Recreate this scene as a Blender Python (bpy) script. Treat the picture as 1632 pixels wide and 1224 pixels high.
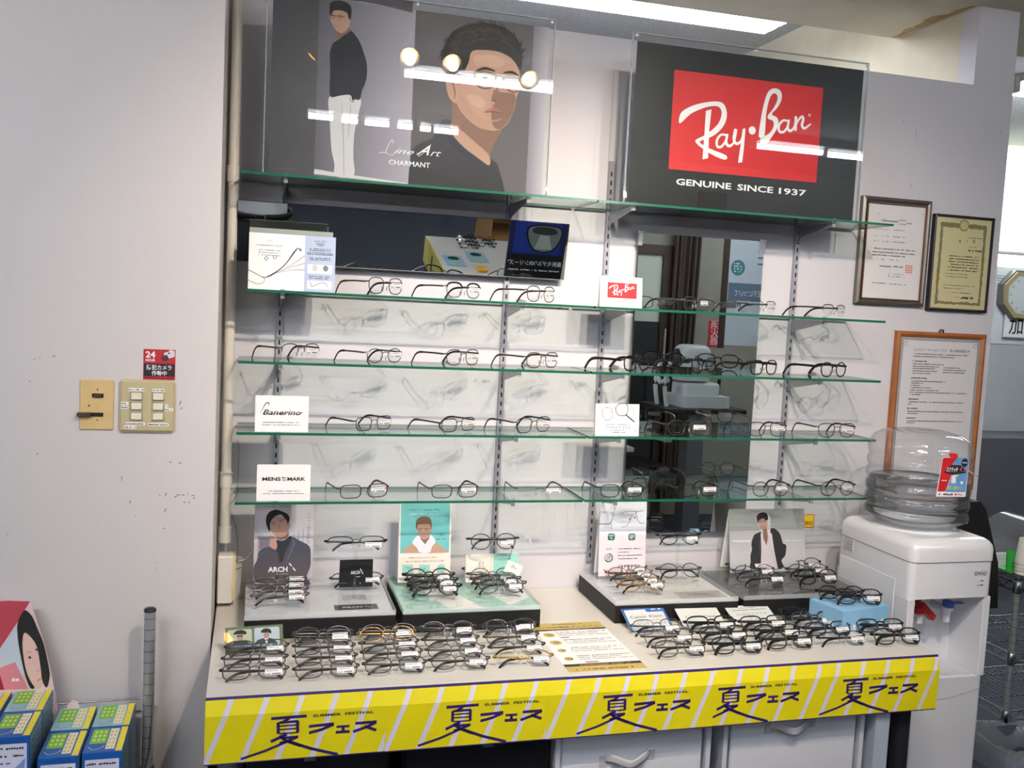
import bpy, math, random
import numpy as np
from mathutils import Vector, Matrix, Euler
from mathutils.geometry import tessellate_polygon
random.seed(7)
S = bpy.context.scene
for o in list(bpy.data.objects): bpy.data.objects.remove(o)
PI = math.pi
# ------------------------------------------------------------ camera
CAM = (0.0326, -2.5653, 1.5334); YAW, PITCH, ROLL, FPX = .2697, -.0824, .0494, 1506.44
def _basis(y, p, r):
    f = Vector((math.sin(y)*math.cos(p), math.cos(y)*math.cos(p), math.sin(p)))
    r0 = Vector((math.cos(y), -math.sin(y), 0)); u0 = r0.cross(f)
    return r0*math.cos(r)+u0*math.sin(r), u0*math.cos(r)-r0*math.sin(r), f
RV, UV, FV = _basis(YAW, PITCH, ROLL); CV = Vector(CAM)
cam_data = bpy.data.cameras.new('camera'); cam = bpy.data.objects.new('camera', cam_data)
S.collection.objects.link(cam); S.camera = cam
cam_data.sensor_width = 36; cam_data.lens = FPX/1632*36; cam_data.clip_start = .02
cam.matrix_world = Matrix(((RV.x, UV.x, -FV.x, CV.x), (RV.y, UV.y, -FV.y, CV.y), (RV.z, UV.z, -FV.z, CV.z), (0, 0, 0, 1)))
# ------------------------------------------------------------ view, world
S.view_settings.view_transform = 'Standard'; S.view_settings.look = 'None'
S.view_settings.gamma = 1; S.view_settings.use_curve_mapping = False
S.view_settings.exposure = 2.05
w = bpy.data.worlds.new('world'); S.world = w; w.use_nodes = True
w.node_tree.nodes['Background'].inputs[0].default_value = (.75, .82, 1, 1)
w.node_tree.nodes['Background'].inputs[1].default_value = .3
S.cycles.transparent_max_bounces = 28; S.cycles.max_bounces = 10
S.cycles.caustics_reflective = False; S.cycles.sample_clamp_indirect = 4
TUBE_E, BULB_E, SPOT_W = 20, 24, 20
# ------------------------------------------------------------ pixel helpers (measure the photo, land on real planes)
def ray(px, py): return FV + RV*((px-816)/FPX) - UV*((py-612)/FPX)
def at(px, py, ax, v):
    d = ray(px, py); i = 'xyz'.index(ax); return CV + d*((v-CV[i])/d[i])
def proj(P):
    d = Vector(P)-CV; z = d.dot(FV); return 816+FPX*d.dot(RV)/z, 612-FPX*d.dot(UV)/z
def crop(x0, y0, s): return lambda x, y: (x0+x/s, y0+y/s)
# ------------------------------------------------------------ materials
def lin(c):
    return tuple((v/255/12.92 if v/255 <= .04045 else ((v/255+.055)/1.055)**2.4) for v in c) + (1,)
MATS = {}
def mat(name, rgb, rough=.5, metal=0, noise=0, scale=40, coat=0, emit=0, bump=0, spec=.5, trans=0):
    if name in MATS: return MATS[name]
    m = bpy.data.materials.new(name); m.use_nodes = True; nt = m.node_tree; b = nt.nodes['Principled BSDF']
    c = lin(rgb); b.inputs['Base Color'].default_value = c
    b.inputs['Roughness'].default_value = rough; b.inputs['Metallic'].default_value = metal
    b.inputs['Coat Weight'].default_value = coat; b.inputs['Coat Roughness'].default_value = .03
    b.inputs['Specular IOR Level'].default_value = spec
    if emit:
        b.inputs['Emission Color'].default_value = c; b.inputs['Emission Strength'].default_value = emit
    if noise or bump:
        tc = nt.nodes.new('ShaderNodeTexCoord'); n = nt.nodes.new('ShaderNodeTexNoise')
        n.inputs['Scale'].default_value = scale; n.inputs['Detail'].default_value = 4
        nt.links.new(tc.outputs['Object'], n.inputs['Vector'])
        if noise:
            r = nt.nodes.new('ShaderNodeValToRGB')
            r.color_ramp.elements[0].color = tuple(v*(1-noise) for v in c[:3])+(1,)
            r.color_ramp.elements[1].color = tuple(min(1, v*(1+noise)) for v in c[:3])+(1,)
            r.color_ramp.elements[0].position = .35; r.color_ramp.elements[1].position = .65
            nt.links.new(n.outputs['Fac'], r.inputs['Fac']); nt.links.new(r.outputs['Color'], b.inputs['Base Color'])
        if bump:
            bp = nt.nodes.new('ShaderNodeBump'); bp.inputs['Strength'].default_value = bump; bp.inputs['Distance'].default_value = .002
            nt.links.new(n.outputs['Fac'], bp.inputs['Height']); nt.links.new(bp.outputs['Normal'], b.inputs['Normal'])
    MATS[name] = m; return m
def gradmat(name, c0, c1, ax, v0, v1, rough=.6):
    """a printed tone that runs from c0 to c1 across the sheet"""
    if name in MATS: return MATS[name]
    m = mat(name, c0, rough); nt = m.node_tree
    tc = nt.nodes.new('ShaderNodeTexCoord'); sp = nt.nodes.new('ShaderNodeSeparateXYZ'); mr = nt.nodes.new('ShaderNodeMapRange'); r = nt.nodes.new('ShaderNodeValToRGB')
    mr.inputs['From Min'].default_value = v0; mr.inputs['From Max'].default_value = v1
    r.color_ramp.elements[0].color = lin(c0); r.color_ramp.elements[1].color = lin(c1)
    nt.links.new(tc.outputs['Object'], sp.inputs[0]); nt.links.new(sp.outputs['XYZ'.index(ax)], mr.inputs['Value'])
    nt.links.new(mr.outputs[0], r.inputs[0]); nt.links.new(r.outputs[0], nt.nodes['Principled BSDF'].inputs['Base Color'])
    return m
def clear(name, tint=(1, 1, 1), f0=.04, rough=0, refr=0, ior=1.2, edge=None, haze=0):
    """thin clear sheet: looks straight through, mirrors more at grazing angles"""
    if name in MATS: return MATS[name]
    m = bpy.data.materials.new(name); m.use_nodes = True; nt = m.node_tree; nt.nodes.clear(); N = nt.nodes.new; L = nt.links.new
    out = N('ShaderNodeOutputMaterial'); lw = N('ShaderNodeLayerWeight'); lw.inputs['Blend'].default_value = .5
    pw = N('ShaderNodeMath'); pw.operation = 'POWER'; pw.inputs[1].default_value = 5
    ma = N('ShaderNodeMath'); ma.operation = 'MULTIPLY_ADD'; ma.inputs[1].default_value = 1-f0-.1; ma.inputs[2].default_value = f0
    L(lw.outputs['Facing'], pw.inputs[0]); L(pw.outputs[0], ma.inputs[0])
    tr = N('ShaderNodeBsdfTransparent'); tr.inputs[0].default_value = (*tint, 1)
    gl = N('ShaderNodeBsdfGlossy'); gl.inputs['Roughness'].default_value = rough
    base = tr.outputs[0]
    if edge:
        pe = N('ShaderNodeMath'); pe.operation = 'POWER'; pe.inputs[1].default_value = 2.5; L(lw.outputs['Facing'], pe.inputs[0])
        t2 = N('ShaderNodeBsdfTransparent'); t2.inputs[0].default_value = (*edge, 1)
        mx = N('ShaderNodeMixShader'); L(pe.outputs[0], mx.inputs[0]); L(tr.outputs[0], mx.inputs[1]); L(t2.outputs[0], mx.inputs[2]); base = mx.outputs[0]
    if refr:
        rf = N('ShaderNodeBsdfRefraction'); rf.inputs['IOR'].default_value = ior; rf.inputs['Color'].default_value = (*tint, 1); rf.inputs['Roughness'].default_value = 0
        mx = N('ShaderNodeMixShader'); mx.inputs[0].default_value = refr; L(base, mx.inputs[1]); L(rf.outputs[0], mx.inputs[2]); base = mx.outputs[0]
    if haze:
        df = N('ShaderNodeBsdfDiffuse'); df.inputs[0].default_value = (.85, .88, .92, 1)
        mx = N('ShaderNodeMixShader'); mx.inputs[0].default_value = haze; L(base, mx.inputs[1]); L(df.outputs[0], mx.inputs[2]); base = mx.outputs[0]
    mx = N('ShaderNodeMixShader'); L(ma.outputs[0], mx.inputs[0]); L(base, mx.inputs[1]); L(gl.outputs[0], mx.inputs[2]); L(mx.outputs[0], out.inputs[0])
    MATS[name] = m; return m
# ------------------------------------------------------------ mesh building
def link(o): S.collection.objects.link(o); return o
class MB:
    def __init__(s): s.v = []; s.f = []; s.m = []; s.mats = []; s.sm = []
    def mi(s, m):
        if m not in s.mats: s.mats.append(m)
        return s.mats.index(m)
    def add(s, vs, fs, m, smooth=False, M=None):
        b = len(s.v)
        for p in vs:
            p = Vector(p); s.v.append(tuple(M @ p) if M is not None else tuple(p))
        k = s.mi(m)
        for f in fs: s.f.append(tuple(i+b for i in f)); s.m.append(k); s.sm.append(smooth)
        return s
    def box(s, x0, x1, y0, y1, z0, z1, m, M=None, bev=0):
        if bev:
            b = bev; vs = []; 
            for (sx, sy, sz) in [(a, c, e) for a in (0, 1) for c in (0, 1) for e in (0, 1)]:
                X, Y, Z = (x0, x1)[sx], (y0, y1)[sy], (z0, z1)[sz]; dx, dy, dz = (b, -b)[sx], (b, -b)[sy], (b, -b)[sz]
                vs += [(X+dx, Y+dy, Z), (X+dx, Y, Z+dz), (X, Y+dy, Z+dz)]
            def q(a, k): return (a[0]*4+a[1]*2+a[2])*3+k
            fs = []
            for z, fl in ((0, 1), (1, 0)): fs.append([q((0, 0, z), 0), q((1, 0, z), 0), q((1, 1, z), 0), q((0, 1, z), 0)][::-1 if fl else 1])
            for y, fl in ((0, 0), (1, 1)): fs.append([q((0, y, 0), 1), q((1, y, 0), 1), q((1, y, 1), 1), q((0, y, 1), 1)][::-1 if fl else 1])
            for x, fl in ((0, 1), (1, 0)): fs.append([q((x, 0, 0), 2), q((x, 1, 0), 2), q((x, 1, 1), 2), q((x, 0, 1), 2)][::-1 if fl else 1])
            for y in (0, 1):
                for z in (0, 1):
                    f = [q((0, y, z), 0), q((1, y, z), 0), q((1, y, z), 1), q((0, y, z), 1)]; fs.append(f if (y ^ z) == 0 else f[::-1])
            for x in (0, 1):
                for z in (0, 1):
                    f = [q((x, 0, z), 0), q((x, 1, z), 0), q((x, 1, z), 2), q((x, 0, z), 2)]; fs.append(f[::-1] if (x ^ z) == 0 else f)
            for x in (0, 1):
                for y in (0, 1):
                    f = [q((x, y, 0), 1), q((x, y, 1), 1), q((x, y, 1), 2), q((x, y, 0), 2)]; fs.append(f if (x ^ y) == 0 else f[::-1])
            for x in (0, 1):
                for y in (0, 1):
                    for z in (0, 1):
                        f = [q((x, y, z), 0), q((x, y, z), 1), q((x, y, z), 2)]; fs.append(f if (x ^ y ^ z) else f[::-1])
            return s.add(vs, fs, m, False, M)
        vs = [(x, y, z) for x in (x0, x1) for y in (y0, y1) for z in (z0, z1)]
        fs = [(0, 1, 3, 2), (4, 6, 7, 5), (0, 4, 5, 1), (2, 3, 7, 6), (0, 2, 6, 4), (1, 5, 7, 3)]
        return s.add(vs, fs, m, False, M)
    def tube(s, path, r, m, n=8, closed=False, up=(0, 0, 1), M=None, cap=True):
        """r: number, (rw, rh) or a list of them, one per point"""
        P = [Vector(p) for p in path]; K = len(P); U = Vector(up); vs = []
        for i, p in enumerate(P):
            a = P[(i-1) % K] if (closed or i > 0) else p; b = P[(i+1) % K] if (closed or i < K-1) else p
            t = (b-a).normalized(); sd = t.cross(U)
            if sd.length < 1e-5: sd = t.cross(Vector((1, 0, 0)))
            sd.normalize(); nn = sd.cross(t).normalized()
            ri = r[i] if isinstance(r, list) else r
            rw, rh = ri if isinstance(ri, tuple) else (ri, ri)
            for k in range(n):
                an = 2*PI*(k+.5)/n; vs.append(p+sd*(rw*math.cos(an))+nn*(rh*math.sin(an)))
        fs = []
        for i in range(K if closed else K-1):
            for k in range(n):
                a, b = i*n+k, i*n+(k+1) % n; c, d = ((i+1) % K)*n+(k+1) % n, ((i+1) % K)*n+k
                fs.append((a, d, c, b))
        s.add(vs, fs, m, True, M)
        if not closed and cap:
            s.add(vs[:n], [tuple(range(n))], m, False, M); s.add(vs[-n:], [tuple(range(n))[::-1]], m, False, M)
        return s
    def lathe(s, prof, m, n=32, M=None, sq=0, smooth=True):
        """prof: (r, z) pairs; sq > 0 pushes the ring towards a rounded square"""
        vs = []; fs = []
        for (r, z) in prof:
            for k in range(n):
                a = 2*PI*k/n; c, d = math.cos(a), math.sin(a)
                if sq: e = 2/(2+sq); c, d = math.copysign(abs(c)**e, c), math.copysign(abs(d)**e, d)
                vs.append((r*c, r*d, z))
        for i in range(len(prof)-1):
            for k in range(n): fs.append((i*n+k, i*n+(k+1) % n, (i+1)*n+(k+1) % n, (i+1)*n+k))
        return s.add(vs, fs, m, smooth, M)
    def prism(s, pts, ax, a0, a1, m, M=None, smooth=False):
        """polygon in the two other axes, pushed along ax from a0 to a1"""
        n = len(pts); i = 'xyz'.index(ax)
        def mk(p, a): q = list(p); q.insert(i, a); return tuple(q)
        vs = [mk(p, a0) for p in pts]+[mk(p, a1) for p in pts]
        fs = [tuple(range(n)), tuple(range(2*n-1, n-1, -1))]
        s.add(vs, fs, m, False, M)
        s.add(vs, [(k, k+n, (k+1) % n+n, (k+1) % n) for k in range(n)], m, smooth, M)
        return s
    # flat artwork in the local x-z plane, facing -y; layer lifts it 0.15 mm a step
    def poly(s, pts, m, layer=1):
        area = sum(pts[i][0]*pts[(i+1) % len(pts)][1]-pts[(i+1) % len(pts)][0]*pts[i][1] for i in range(len(pts)))
        if area < 0: pts = pts[::-1]
        s.k = (getattr(s, 'k', 0)+1) % 40; yy = -.00018*layer-4e-6*s.k; fs = []   # every printed patch at its own depth
        for t in ([(0, 1, 2), (0, 2, 3)] if len(pts) == 4 else tessellate_polygon([[Vector((x, z, 0)) for x, z in pts]])):
            (ax, az), (bx, bz), (cx, cz) = (pts[i] for i in t); fs.append(tuple(t) if (bx-ax)*(cz-az)-(cx-ax)*(bz-az) > 0 else tuple(t)[::-1])
        return s.add([(x, yy, z) for x, z in pts], fs, m)
    def rect(s, x0, x1, z0, z1, m, layer=1): return s.poly([(x0, z0), (x1, z0), (x1, z1), (x0, z1)], m, layer)
    def blob(s, pts, m, layer=1, n=4): return s.poly(smooth(pts, n), m, layer)
    def disc(s, x, z, r, m, layer=1, rz=None, n=20, inner=0):
        rz = rz or r
        if not inner: return s.poly([(x+r*math.cos(2*PI*k/n), z+rz*math.sin(2*PI*k/n)) for k in range(n)], m, layer)
        for k in range(n):
            a, b = 2*PI*k/n, 2*PI*(k+1)/n
            s.poly([(x+r*math.cos(a), z+rz*math.sin(a)), (x+r*math.cos(b), z+rz*math.sin(b)), (x+r*inner*math.cos(b), z+rz*inner*math.sin(b)), (x+r*inner*math.cos(a), z+rz*inner*math.sin(a))], m, layer)
        return s
    def stroke(s, pts, w, m, layer=1, curve=True, caps=True, n=5):
        """w: width, or one per point"""
        ws = w if isinstance(w, list) else [w]*len(pts)
        if curve and len(pts) > 2:
            q = smooth([(p[0], p[1], ws[i]) for i, p in enumerate(pts)], n, closed=False); pts = [(a, b) for a, b, c in q]; ws = [c for a, b, c in q]
        K = len(pts); L = []; R = []
        for i, p in enumerate(pts):
            a = pts[max(i-1, 0)]; b = pts[min(i+1, K-1)]; dx, dz = b[0]-a[0], b[1]-a[1]; l = math.hypot(dx, dz) or 1
            h = ws[i]/2; L.append((p[0]-dz/l*h, p[1]+dx/l*h)); R.append((p[0]+dz/l*h, p[1]-dx/l*h))
        for i in range(K-1): s.poly([L[i], R[i], R[i+1], L[i+1]], m, layer)
        if caps:
            for e in (0, -1): s.disc(pts[e][0], pts[e][1], ws[e]/2, m, layer, n=10)
        return s
    def text(s, txt, x, z, h, m, layer=1, w=None, align='c', bold=0, shear=0, rot=0):
        """h: cap height; w: fitted width; (x, z) is the baseline's start, centre or end"""
        vs, fs, x0, x1, ch = glyphs(txt, bold, shear)
        k = h/ch; kx = (w/(x1-x0)) if w else k
        off = {'l': -x0, 'c': -(x0+x1)/2, 'r': -x1}[align]; c, d = math.cos(rot), math.sin(rot)
        q = [((vx+off)*kx, vz*k) for vx, vz in vs]
        return s.add([(x+a*c-b*d, -.00018*layer-.00017, z+a*d+b*c) for a, b in q], fs, m)
    def lines(s, x0, x1, z, h, m, layer=1, fill=.85, seed=0):
        """one line of print too small to read"""
        R = random.Random(seed*7919+int(z*1e5)); x = x0
        while x < x1-h*.3:
            wd = h*R.uniform(.5, .95)
            if R.random() < fill: s.rect(x, min(x+wd, x1), z+h*R.uniform(0, .25), z+h*R.uniform(.7, 1), m, layer)
            x += wd+h*.16
        return s
    def build(s, name, parent=None, loc=None, M=None, smooth_all=False):
        me = bpy.data.meshes.new(name); me.from_pydata(s.v, [], s.f)
        for m in s.mats: me.materials.append(m)
        me.polygons.foreach_set('material_index', s.m); me.polygons.foreach_set('use_smooth', s.sm); me.update()
        o = link(bpy.data.objects.new(name, me))
        if M is not None: o.matrix_world = M
        if loc is not None: o.location = loc
        if parent is not None: o.parent = parent
        return o
def smooth(pts, n=4, closed=True):
    K = len(pts); out = []
    D = len(pts[0])
    for i in range(K if closed else K-1):
        g = lambda j: pts[j % K] if closed else pts[min(max(j, 0), K-1)]
        p0, p1, p2, p3 = g(i-1), g(i), g(i+1), g(i+2)
        for k in range(n):
            t = k/n; out.append(tuple(.5*(2*p1[d]+(p2[d]-p0[d])*t+(2*p0[d]-5*p1[d]+4*p2[d]-p3[d])*t*t+(3*p1[d]-p0[d]-3*p2[d]+p3[d])*t**3) for d in range(D)))
    if not closed: out.append(tuple(pts[-1]))
    return out
GL = {}
def glyphs(txt, bold, shear):
    key = (txt, bold, shear)
    if key in GL: return GL[key]
    def raw(t, b, sh):
        cu = bpy.data.curves.new('t', 'FONT'); cu.body = t; cu.size = 1; cu.resolution_u = 2; cu.offset = b; cu.shear = sh; cu.fill_mode = 'FRONT'
        o = link(bpy.data.objects.new('t', cu)); dg = bpy.context.evaluated_depsgraph_get()
        me = bpy.data.meshes.new_from_object(o.evaluated_get(dg))
        vs = [(v.co.x, v.co.y) for v in me.vertices]; fs = [tuple(p.vertices) for p in me.polygons]
        nz = [p.normal.z for p in me.polygons]; fs = [f if z > 0 else f[::-1] for f, z in zip(fs, nz)]
        bpy.data.objects.remove(o); bpy.data.curves.remove(cu); bpy.data.meshes.remove(me); return vs, fs
    vs, fs = raw(txt, bold, shear)
    ch = .72 if all(ord(c) < 256 for c in txt) else .86
    xs = [v[0] for v in vs] or [0, 1]
    GL[key] = (vs, fs, min(xs), max(xs), ch); return GL[key]
# ------------------------------------------------------------ object bookkeeping
def tag(o, label, cat, group=None, kind=None):
    if label: o['label'] = label
    if cat: o['category'] = cat
    if group: o['group'] = group
    if kind: o['kind'] = kind
    return o
def emp(name, label, cat, loc=(0, 0, 0), rz=0, group=None, M=None):
    o = link(bpy.data.objects.new(name, None)); o.empty_display_size = .02
    if M is not None: o.matrix_world = M
    else: o.location = loc; o.rotation_euler = (0, 0, rz)
    return tag(o, label, cat, group)
def struct(o): o['kind'] = 'structure'; return o
def copy_tree(o, parent=None):
    c = o.copy(); S.collection.objects.link(c)
    if parent is not None: c.parent = parent
    for ch in o.children: copy_tree(ch, c)
    return c
class Panel:
    """a real sheet standing in the place: origin at its lower corner, x along it, z up it, -y out of its face"""
    def __init__(s, O, ux=(1, 0, 0), uz=(0, 0, 1)):
        s.O = Vector(O); s.ux = Vector(ux).normalized(); s.uz = Vector(uz).normalized(); s.n = s.ux.cross(s.uz)
        y = -s.n
        s.M = Matrix(((s.ux.x, y.x, s.uz.x, s.O.x), (s.ux.y, y.y, s.uz.y, s.O.y), (s.ux.z, y.z, s.uz.z, s.O.z), (0, 0, 0, 1)))
    def L(s, px, py):
        d = ray(px, py); t = (s.O-CV).dot(s.n)/d.dot(s.n); q = CV+d*t-s.O; return q.dot(s.ux), q.dot(s.uz)
    def P(s, c, pts): return [s.L(*c(x, y)) for x, y in pts]
# ------------------------------------------------------------ shared materials
WHITE = mat('white paint', (226, 222, 219), .6, noise=.015, scale=6)
WALLP = mat('pale wallpaper', (208, 206, 212), .7, noise=.02, scale=300, bump=.15)
PILLARM = mat('pillar wallpaper', (206, 200, 198), .7, noise=.012, scale=250, bump=.12)
CREAM = mat('aged cream plaster', (214, 205, 184), .8, noise=.05, scale=9, bump=.2)
IVORY = mat('ivory plastic', (224, 219, 208), .4)
CARPET = mat('slate carpet', (52, 56, 66), .95, noise=.25, scale=500)
CEILM = mat('speckled ceiling board', (186, 187, 190), .9, noise=.12, scale=110, bump=.3)
SLATE = mat('dark slate wall covering', (50, 55, 68), .8, noise=.05, scale=30)
GREYG = mat('grey green wallpaper', (150, 149, 138), .8, noise=.03, scale=200)
BLACK = mat('black', (12, 12, 14), .45); BLACKM = mat('matt black board', (10, 10, 12), .6)
CHROME = mat('chrome', (190, 190, 195), .18, 1); POSTM = mat('chromed post', (176, 176, 182), .33, .55); STD = mat('zinc upright', (168, 168, 178), .35, .35); STEEL = mat('brushed steel', (160, 160, 168), .35, .6)
INK = mat('black ink', (28, 28, 32), .7); GREYINK = mat('grey ink', (120, 120, 128), .7); PAPER = mat('white paper', (236, 234, 234), .6)
WINK = mat('white ink', (235, 235, 240), .6); SKIN = mat('printed skin', (180, 142, 124), .7); SKIND = mat('printed skin in shade', (128, 96, 84), .7)
ACR = clear('clear acrylic', (.97, .985, .98), .045); GLASSP = clear('shelf glass', (.93, .975, .962), .05)
EDGE = mat('green glass edge', (26, 96, 74), .15, spec=.8)
ACRE = clear('acrylic edge', (.82, .86, .87), .12, haze=.35)
LENS = clear('demo lens', (.955, .965, .975), .05)
def boxobj(name, x0, x1, y0, y1, z0, z1, m, parent=None, bev=0):
    return MB().box(x0, x1, y0, y1, z0, z1, m, bev=bev).build(name, parent)
# ------------------------------------------------------------ shell
XR = 2.352
struct(boxobj('floor', -2.6, 6.6, -7.2, 2.6, -.1, 0, CARPET))
struct(boxobj('wall_back', -.35, XR, 0, .075, 0, 2.298, WALLP))
b = MB().box(2.2, XR, 0, .075, 2.2981, 2.54, WALLP); struct(b.build('trim_1'))          # the upright beside the opening
struct(boxobj('wall_left', -2.6, -.045, -.3, -.001, 0, 2.6, PILLARM))
struct(boxobj('wall_side', 2.2, 2.3, .0755, 2.5, 2.2, 2.75, CREAM))
struct(boxobj('ceiling', -2.6, 6.6, -7.2, 2.6, 2.75, 2.8, CEILM))
ceil_low = MB().box(-2.6, 6.6, -7.2, -.9, 2.6, 2.7499, CEILM); struct(ceil_low.build('ceiling_1'))
SOF = mat('cream beam plaster', (222, 213, 190), .8, noise=.02, scale=14, bump=.1)
bm_ = MB().box(-2.6, 6.6, -.9, .40, 2.54, 2.7499, SOF)
# water stain along the beam's edge, a mark of its own
ST = mat('brown water stain', (190, 164, 118), .9, noise=.22, scale=60)
R_ = random.Random(3)
pts = [(2.19, .395), (2.19, .0)]+[(2.19-.012-.03*R_.random()-(.02 if .1 < y < .3 else 0), y) for y in (.02, .06, .1, .14, .18, .22, .26, .3, .34, .39)]
bm_.add([(x, y, 2.5396) for x, y in pts], [tuple(range(len(pts)))], ST)
struct(bm_.build('ceiling_2'))
struct(boxobj('wall_north', -.4, 2.2, 2.5, 2.6, 0, 2.75, WHITE))
struct(boxobj('wall_store', -.45, -.35, 0, 2.5, 0, 2.75, WHITE))
struct(boxobj('wall_far', 2.3, 6.6, 2.4, 2.5, 0, 2.6, mat('far grey wall', (176, 180, 184), .8, noise=.02)))
struct(boxobj('wall_right', 6.5, 6.6, -7.2, 2.4, 0, 2.75, GREYG))
struct(boxobj('wall_front', -2.6, 6.5, -7.2, -7.1, 0, 2.75, SLATE))
struct(boxobj('wall_west', -2.7, -2.6, -7.2, 0, 0, 2.75, PILLARM))
# scuffs on the left pillar: dark chips with a shape of their own
sc = MB(); SC = mat('dark scuff', (110, 102, 98), .9); c6 = crop(0, 500, 2.914)
PW = Panel((-2.6, -.3003, 0))
for (x, y, l, a) in ((160, 210, 6, .3), (185, 205, 5, 1), (250, 198, 14, .1), (137, 314, 5, 1.5), (835, 415, 22, 1.3), (842, 440, 12, .7), (790, 690, 12, -.6), (836, 694, 14, -.4), (564, 762, 10, -.8),
        (565, 772, 6, -.4), (768, 840, 20, 1.2), (742, 842, 5, 0), (603, 875, 14, 1.5), (815, 850, 14, .6), (828, 842, 16, 0), (850, 842, 12, 0), (872, 838, 5, 0), (895, 845, 14, .1), (900, 856, 10, .2), (856, 876, 10, 0),
        (878, 877, 10, 0), (766, 912, 20, 1.2), (760, 997, 10, .4), (728, 1156, 5, 0), (35, 1025, 5, 0), (628, 942, 4, 0), (452, 985, 3, 0), (173, 650, 8, .4), (720, 1185, 4, 0), (380, 372, 6, 1)):
    X, Z = PW.L(*c6(x, y)); h = l/2914*1.15/1.45; 
    sc.stroke([(X-h*math.cos(a), Z-h*math.sin(a)), (X+h*.2, Z+h*.12), (X+h*math.cos(a), Z+h*math.sin(a))], [.0006, .0022, .0007], SC, 1)
o = sc.build('wall_left_scuffs', M=PW.M); struct(o)
# hairline marks on the wall by the certificates
sc = MB(); PB = Panel((0, -.0003, 0)); c3 = crop(1272, 0, 2.914)
for (x, y0, y1) in ((490, 557, 572), (548, 600, 638), (523, 853, 876), (943, 606, 620)):
    sc.stroke([PB.L(*c3(x+2, y0)), PB.L(*c3(x-2, y1))], .0012, SC, 1, curve=False)
struct(sc.build('wall_back_scuffs', M=PB.M))
# ------------------------------------------------------------ fluorescent tubes and spotlights
TUBE = mat('lit fluorescent tube', (243, 247, 255), .5, emit=TUBE_E)
TUBE2 = mat('lit fluorescent tube behind the partition', (243, 247, 255), .5, emit=5.5)
FIX = mat('white enamel lamp body', (225, 226, 222), .35)
def fixture(x0, x1, y, zc, label, tubes=(-.05, .05), group=None, zt=.06, tm=None):
    r = emp('fluorescent_lamp', label, 'ceiling lamp', ((x0+x1)/2, y, zc), group=group); L = (x1-x0)/2
    MB().prism([(-.11, 0), (.11, 0), (.075, -.035), (-.075, -.035)], 'x', -L, L, FIX).build('lamp_body', r)
    for t in tubes: MB().tube([(-L, t, -zt), (L, t, -zt)], .016, tm or TUBE, 8, up=(0, 1, 0)).build('lamp_tube', r)
    for e in (-L, L):
        for t in tubes: MB().box(e-.003, e+.003, t-.018, t+.018, -zt-.02, -.02, FIX).build('end_socket', r)
    return r
def mirrored(px, py, yp, zc):
    """where a ray bounced off the poster front meets height zc: places the lamps the photo shows reflected"""
    d = ray(px, py); t = (yp-CV.y)/d.y; P = CV+d*t; return P+Vector((d.x, -d.y, d.z))*((zc-P.z)/d.z)
c1_ = crop(340, 0, 2.914); c2_ = crop(860, 0, 2.914); YP = -.194
a = mirrored(*c1_(898, 316), YP, 2.54); e = mirrored(*c1_(1555, 438), YP, 2.54); fixture(a.x, 1.6, (a.y+e.y)/2, 2.60, 'ceiling lamp above the shop aisle, next to the spotlights', (0,))
for k, (xa, ya, xb, yb_, t) in enumerate(((438, 536, 557, 548, 'first'), (592, 556, 672, 562, 'second'), (700, 568, 818, 577, 'third'), (852, 582, 925, 590, 'fourth'), (957, 595, 1010, 600, 'fifth'), (1020, 603, 1138, 614, 'sixth'))):
    a = mirrored(*c1_(xa, ya), YP, 2.54); e = mirrored(*c1_(xb, yb_), YP, 2.54); fixture(a.x, e.x, (a.y+e.y)/2, 2.6, t+' short tube lamp of the row deeper in the shop, counted from the pillar side', (0,), 'row of short tube lamps')
for k, (xa, ya, xb, yb_, t) in enumerate(((998, 674, 1316, 711, 'single ceiling lamp over the examination corner'), (1328, 713, 1490, 735, 'ceiling lamp continuing the line over the examination corner'))):
    a = mirrored(*c2_(xa, ya), YP, 2.54); e = mirrored(*c2_(xb, yb_), YP, 2.54); fixture(a.x+.012, e.x-.012+(.4 if k else 0), (a.y+e.y)/2, 2.6, t, (0,))
fixture(-1.9, -.5, -2.3, 2.6, 'unseen fill lamp added over the rack of contact lens solution boxes', (-.04, .04))  # added lamp out of view, brightens the pillar
fixture(-2.5, -.95, -5.4, 2.6, 'unseen fill lamp added near the shop entrance', (-.04, .04))  # added out of view to raise the ambient light, clear of the poster reflections
fixture(2.4, 4.4, -5.6, 2.6, 'unseen fill lamp added near the far end of the shop', (-.04, .04))  # another added lamp behind the camera, for ambient light only
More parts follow.
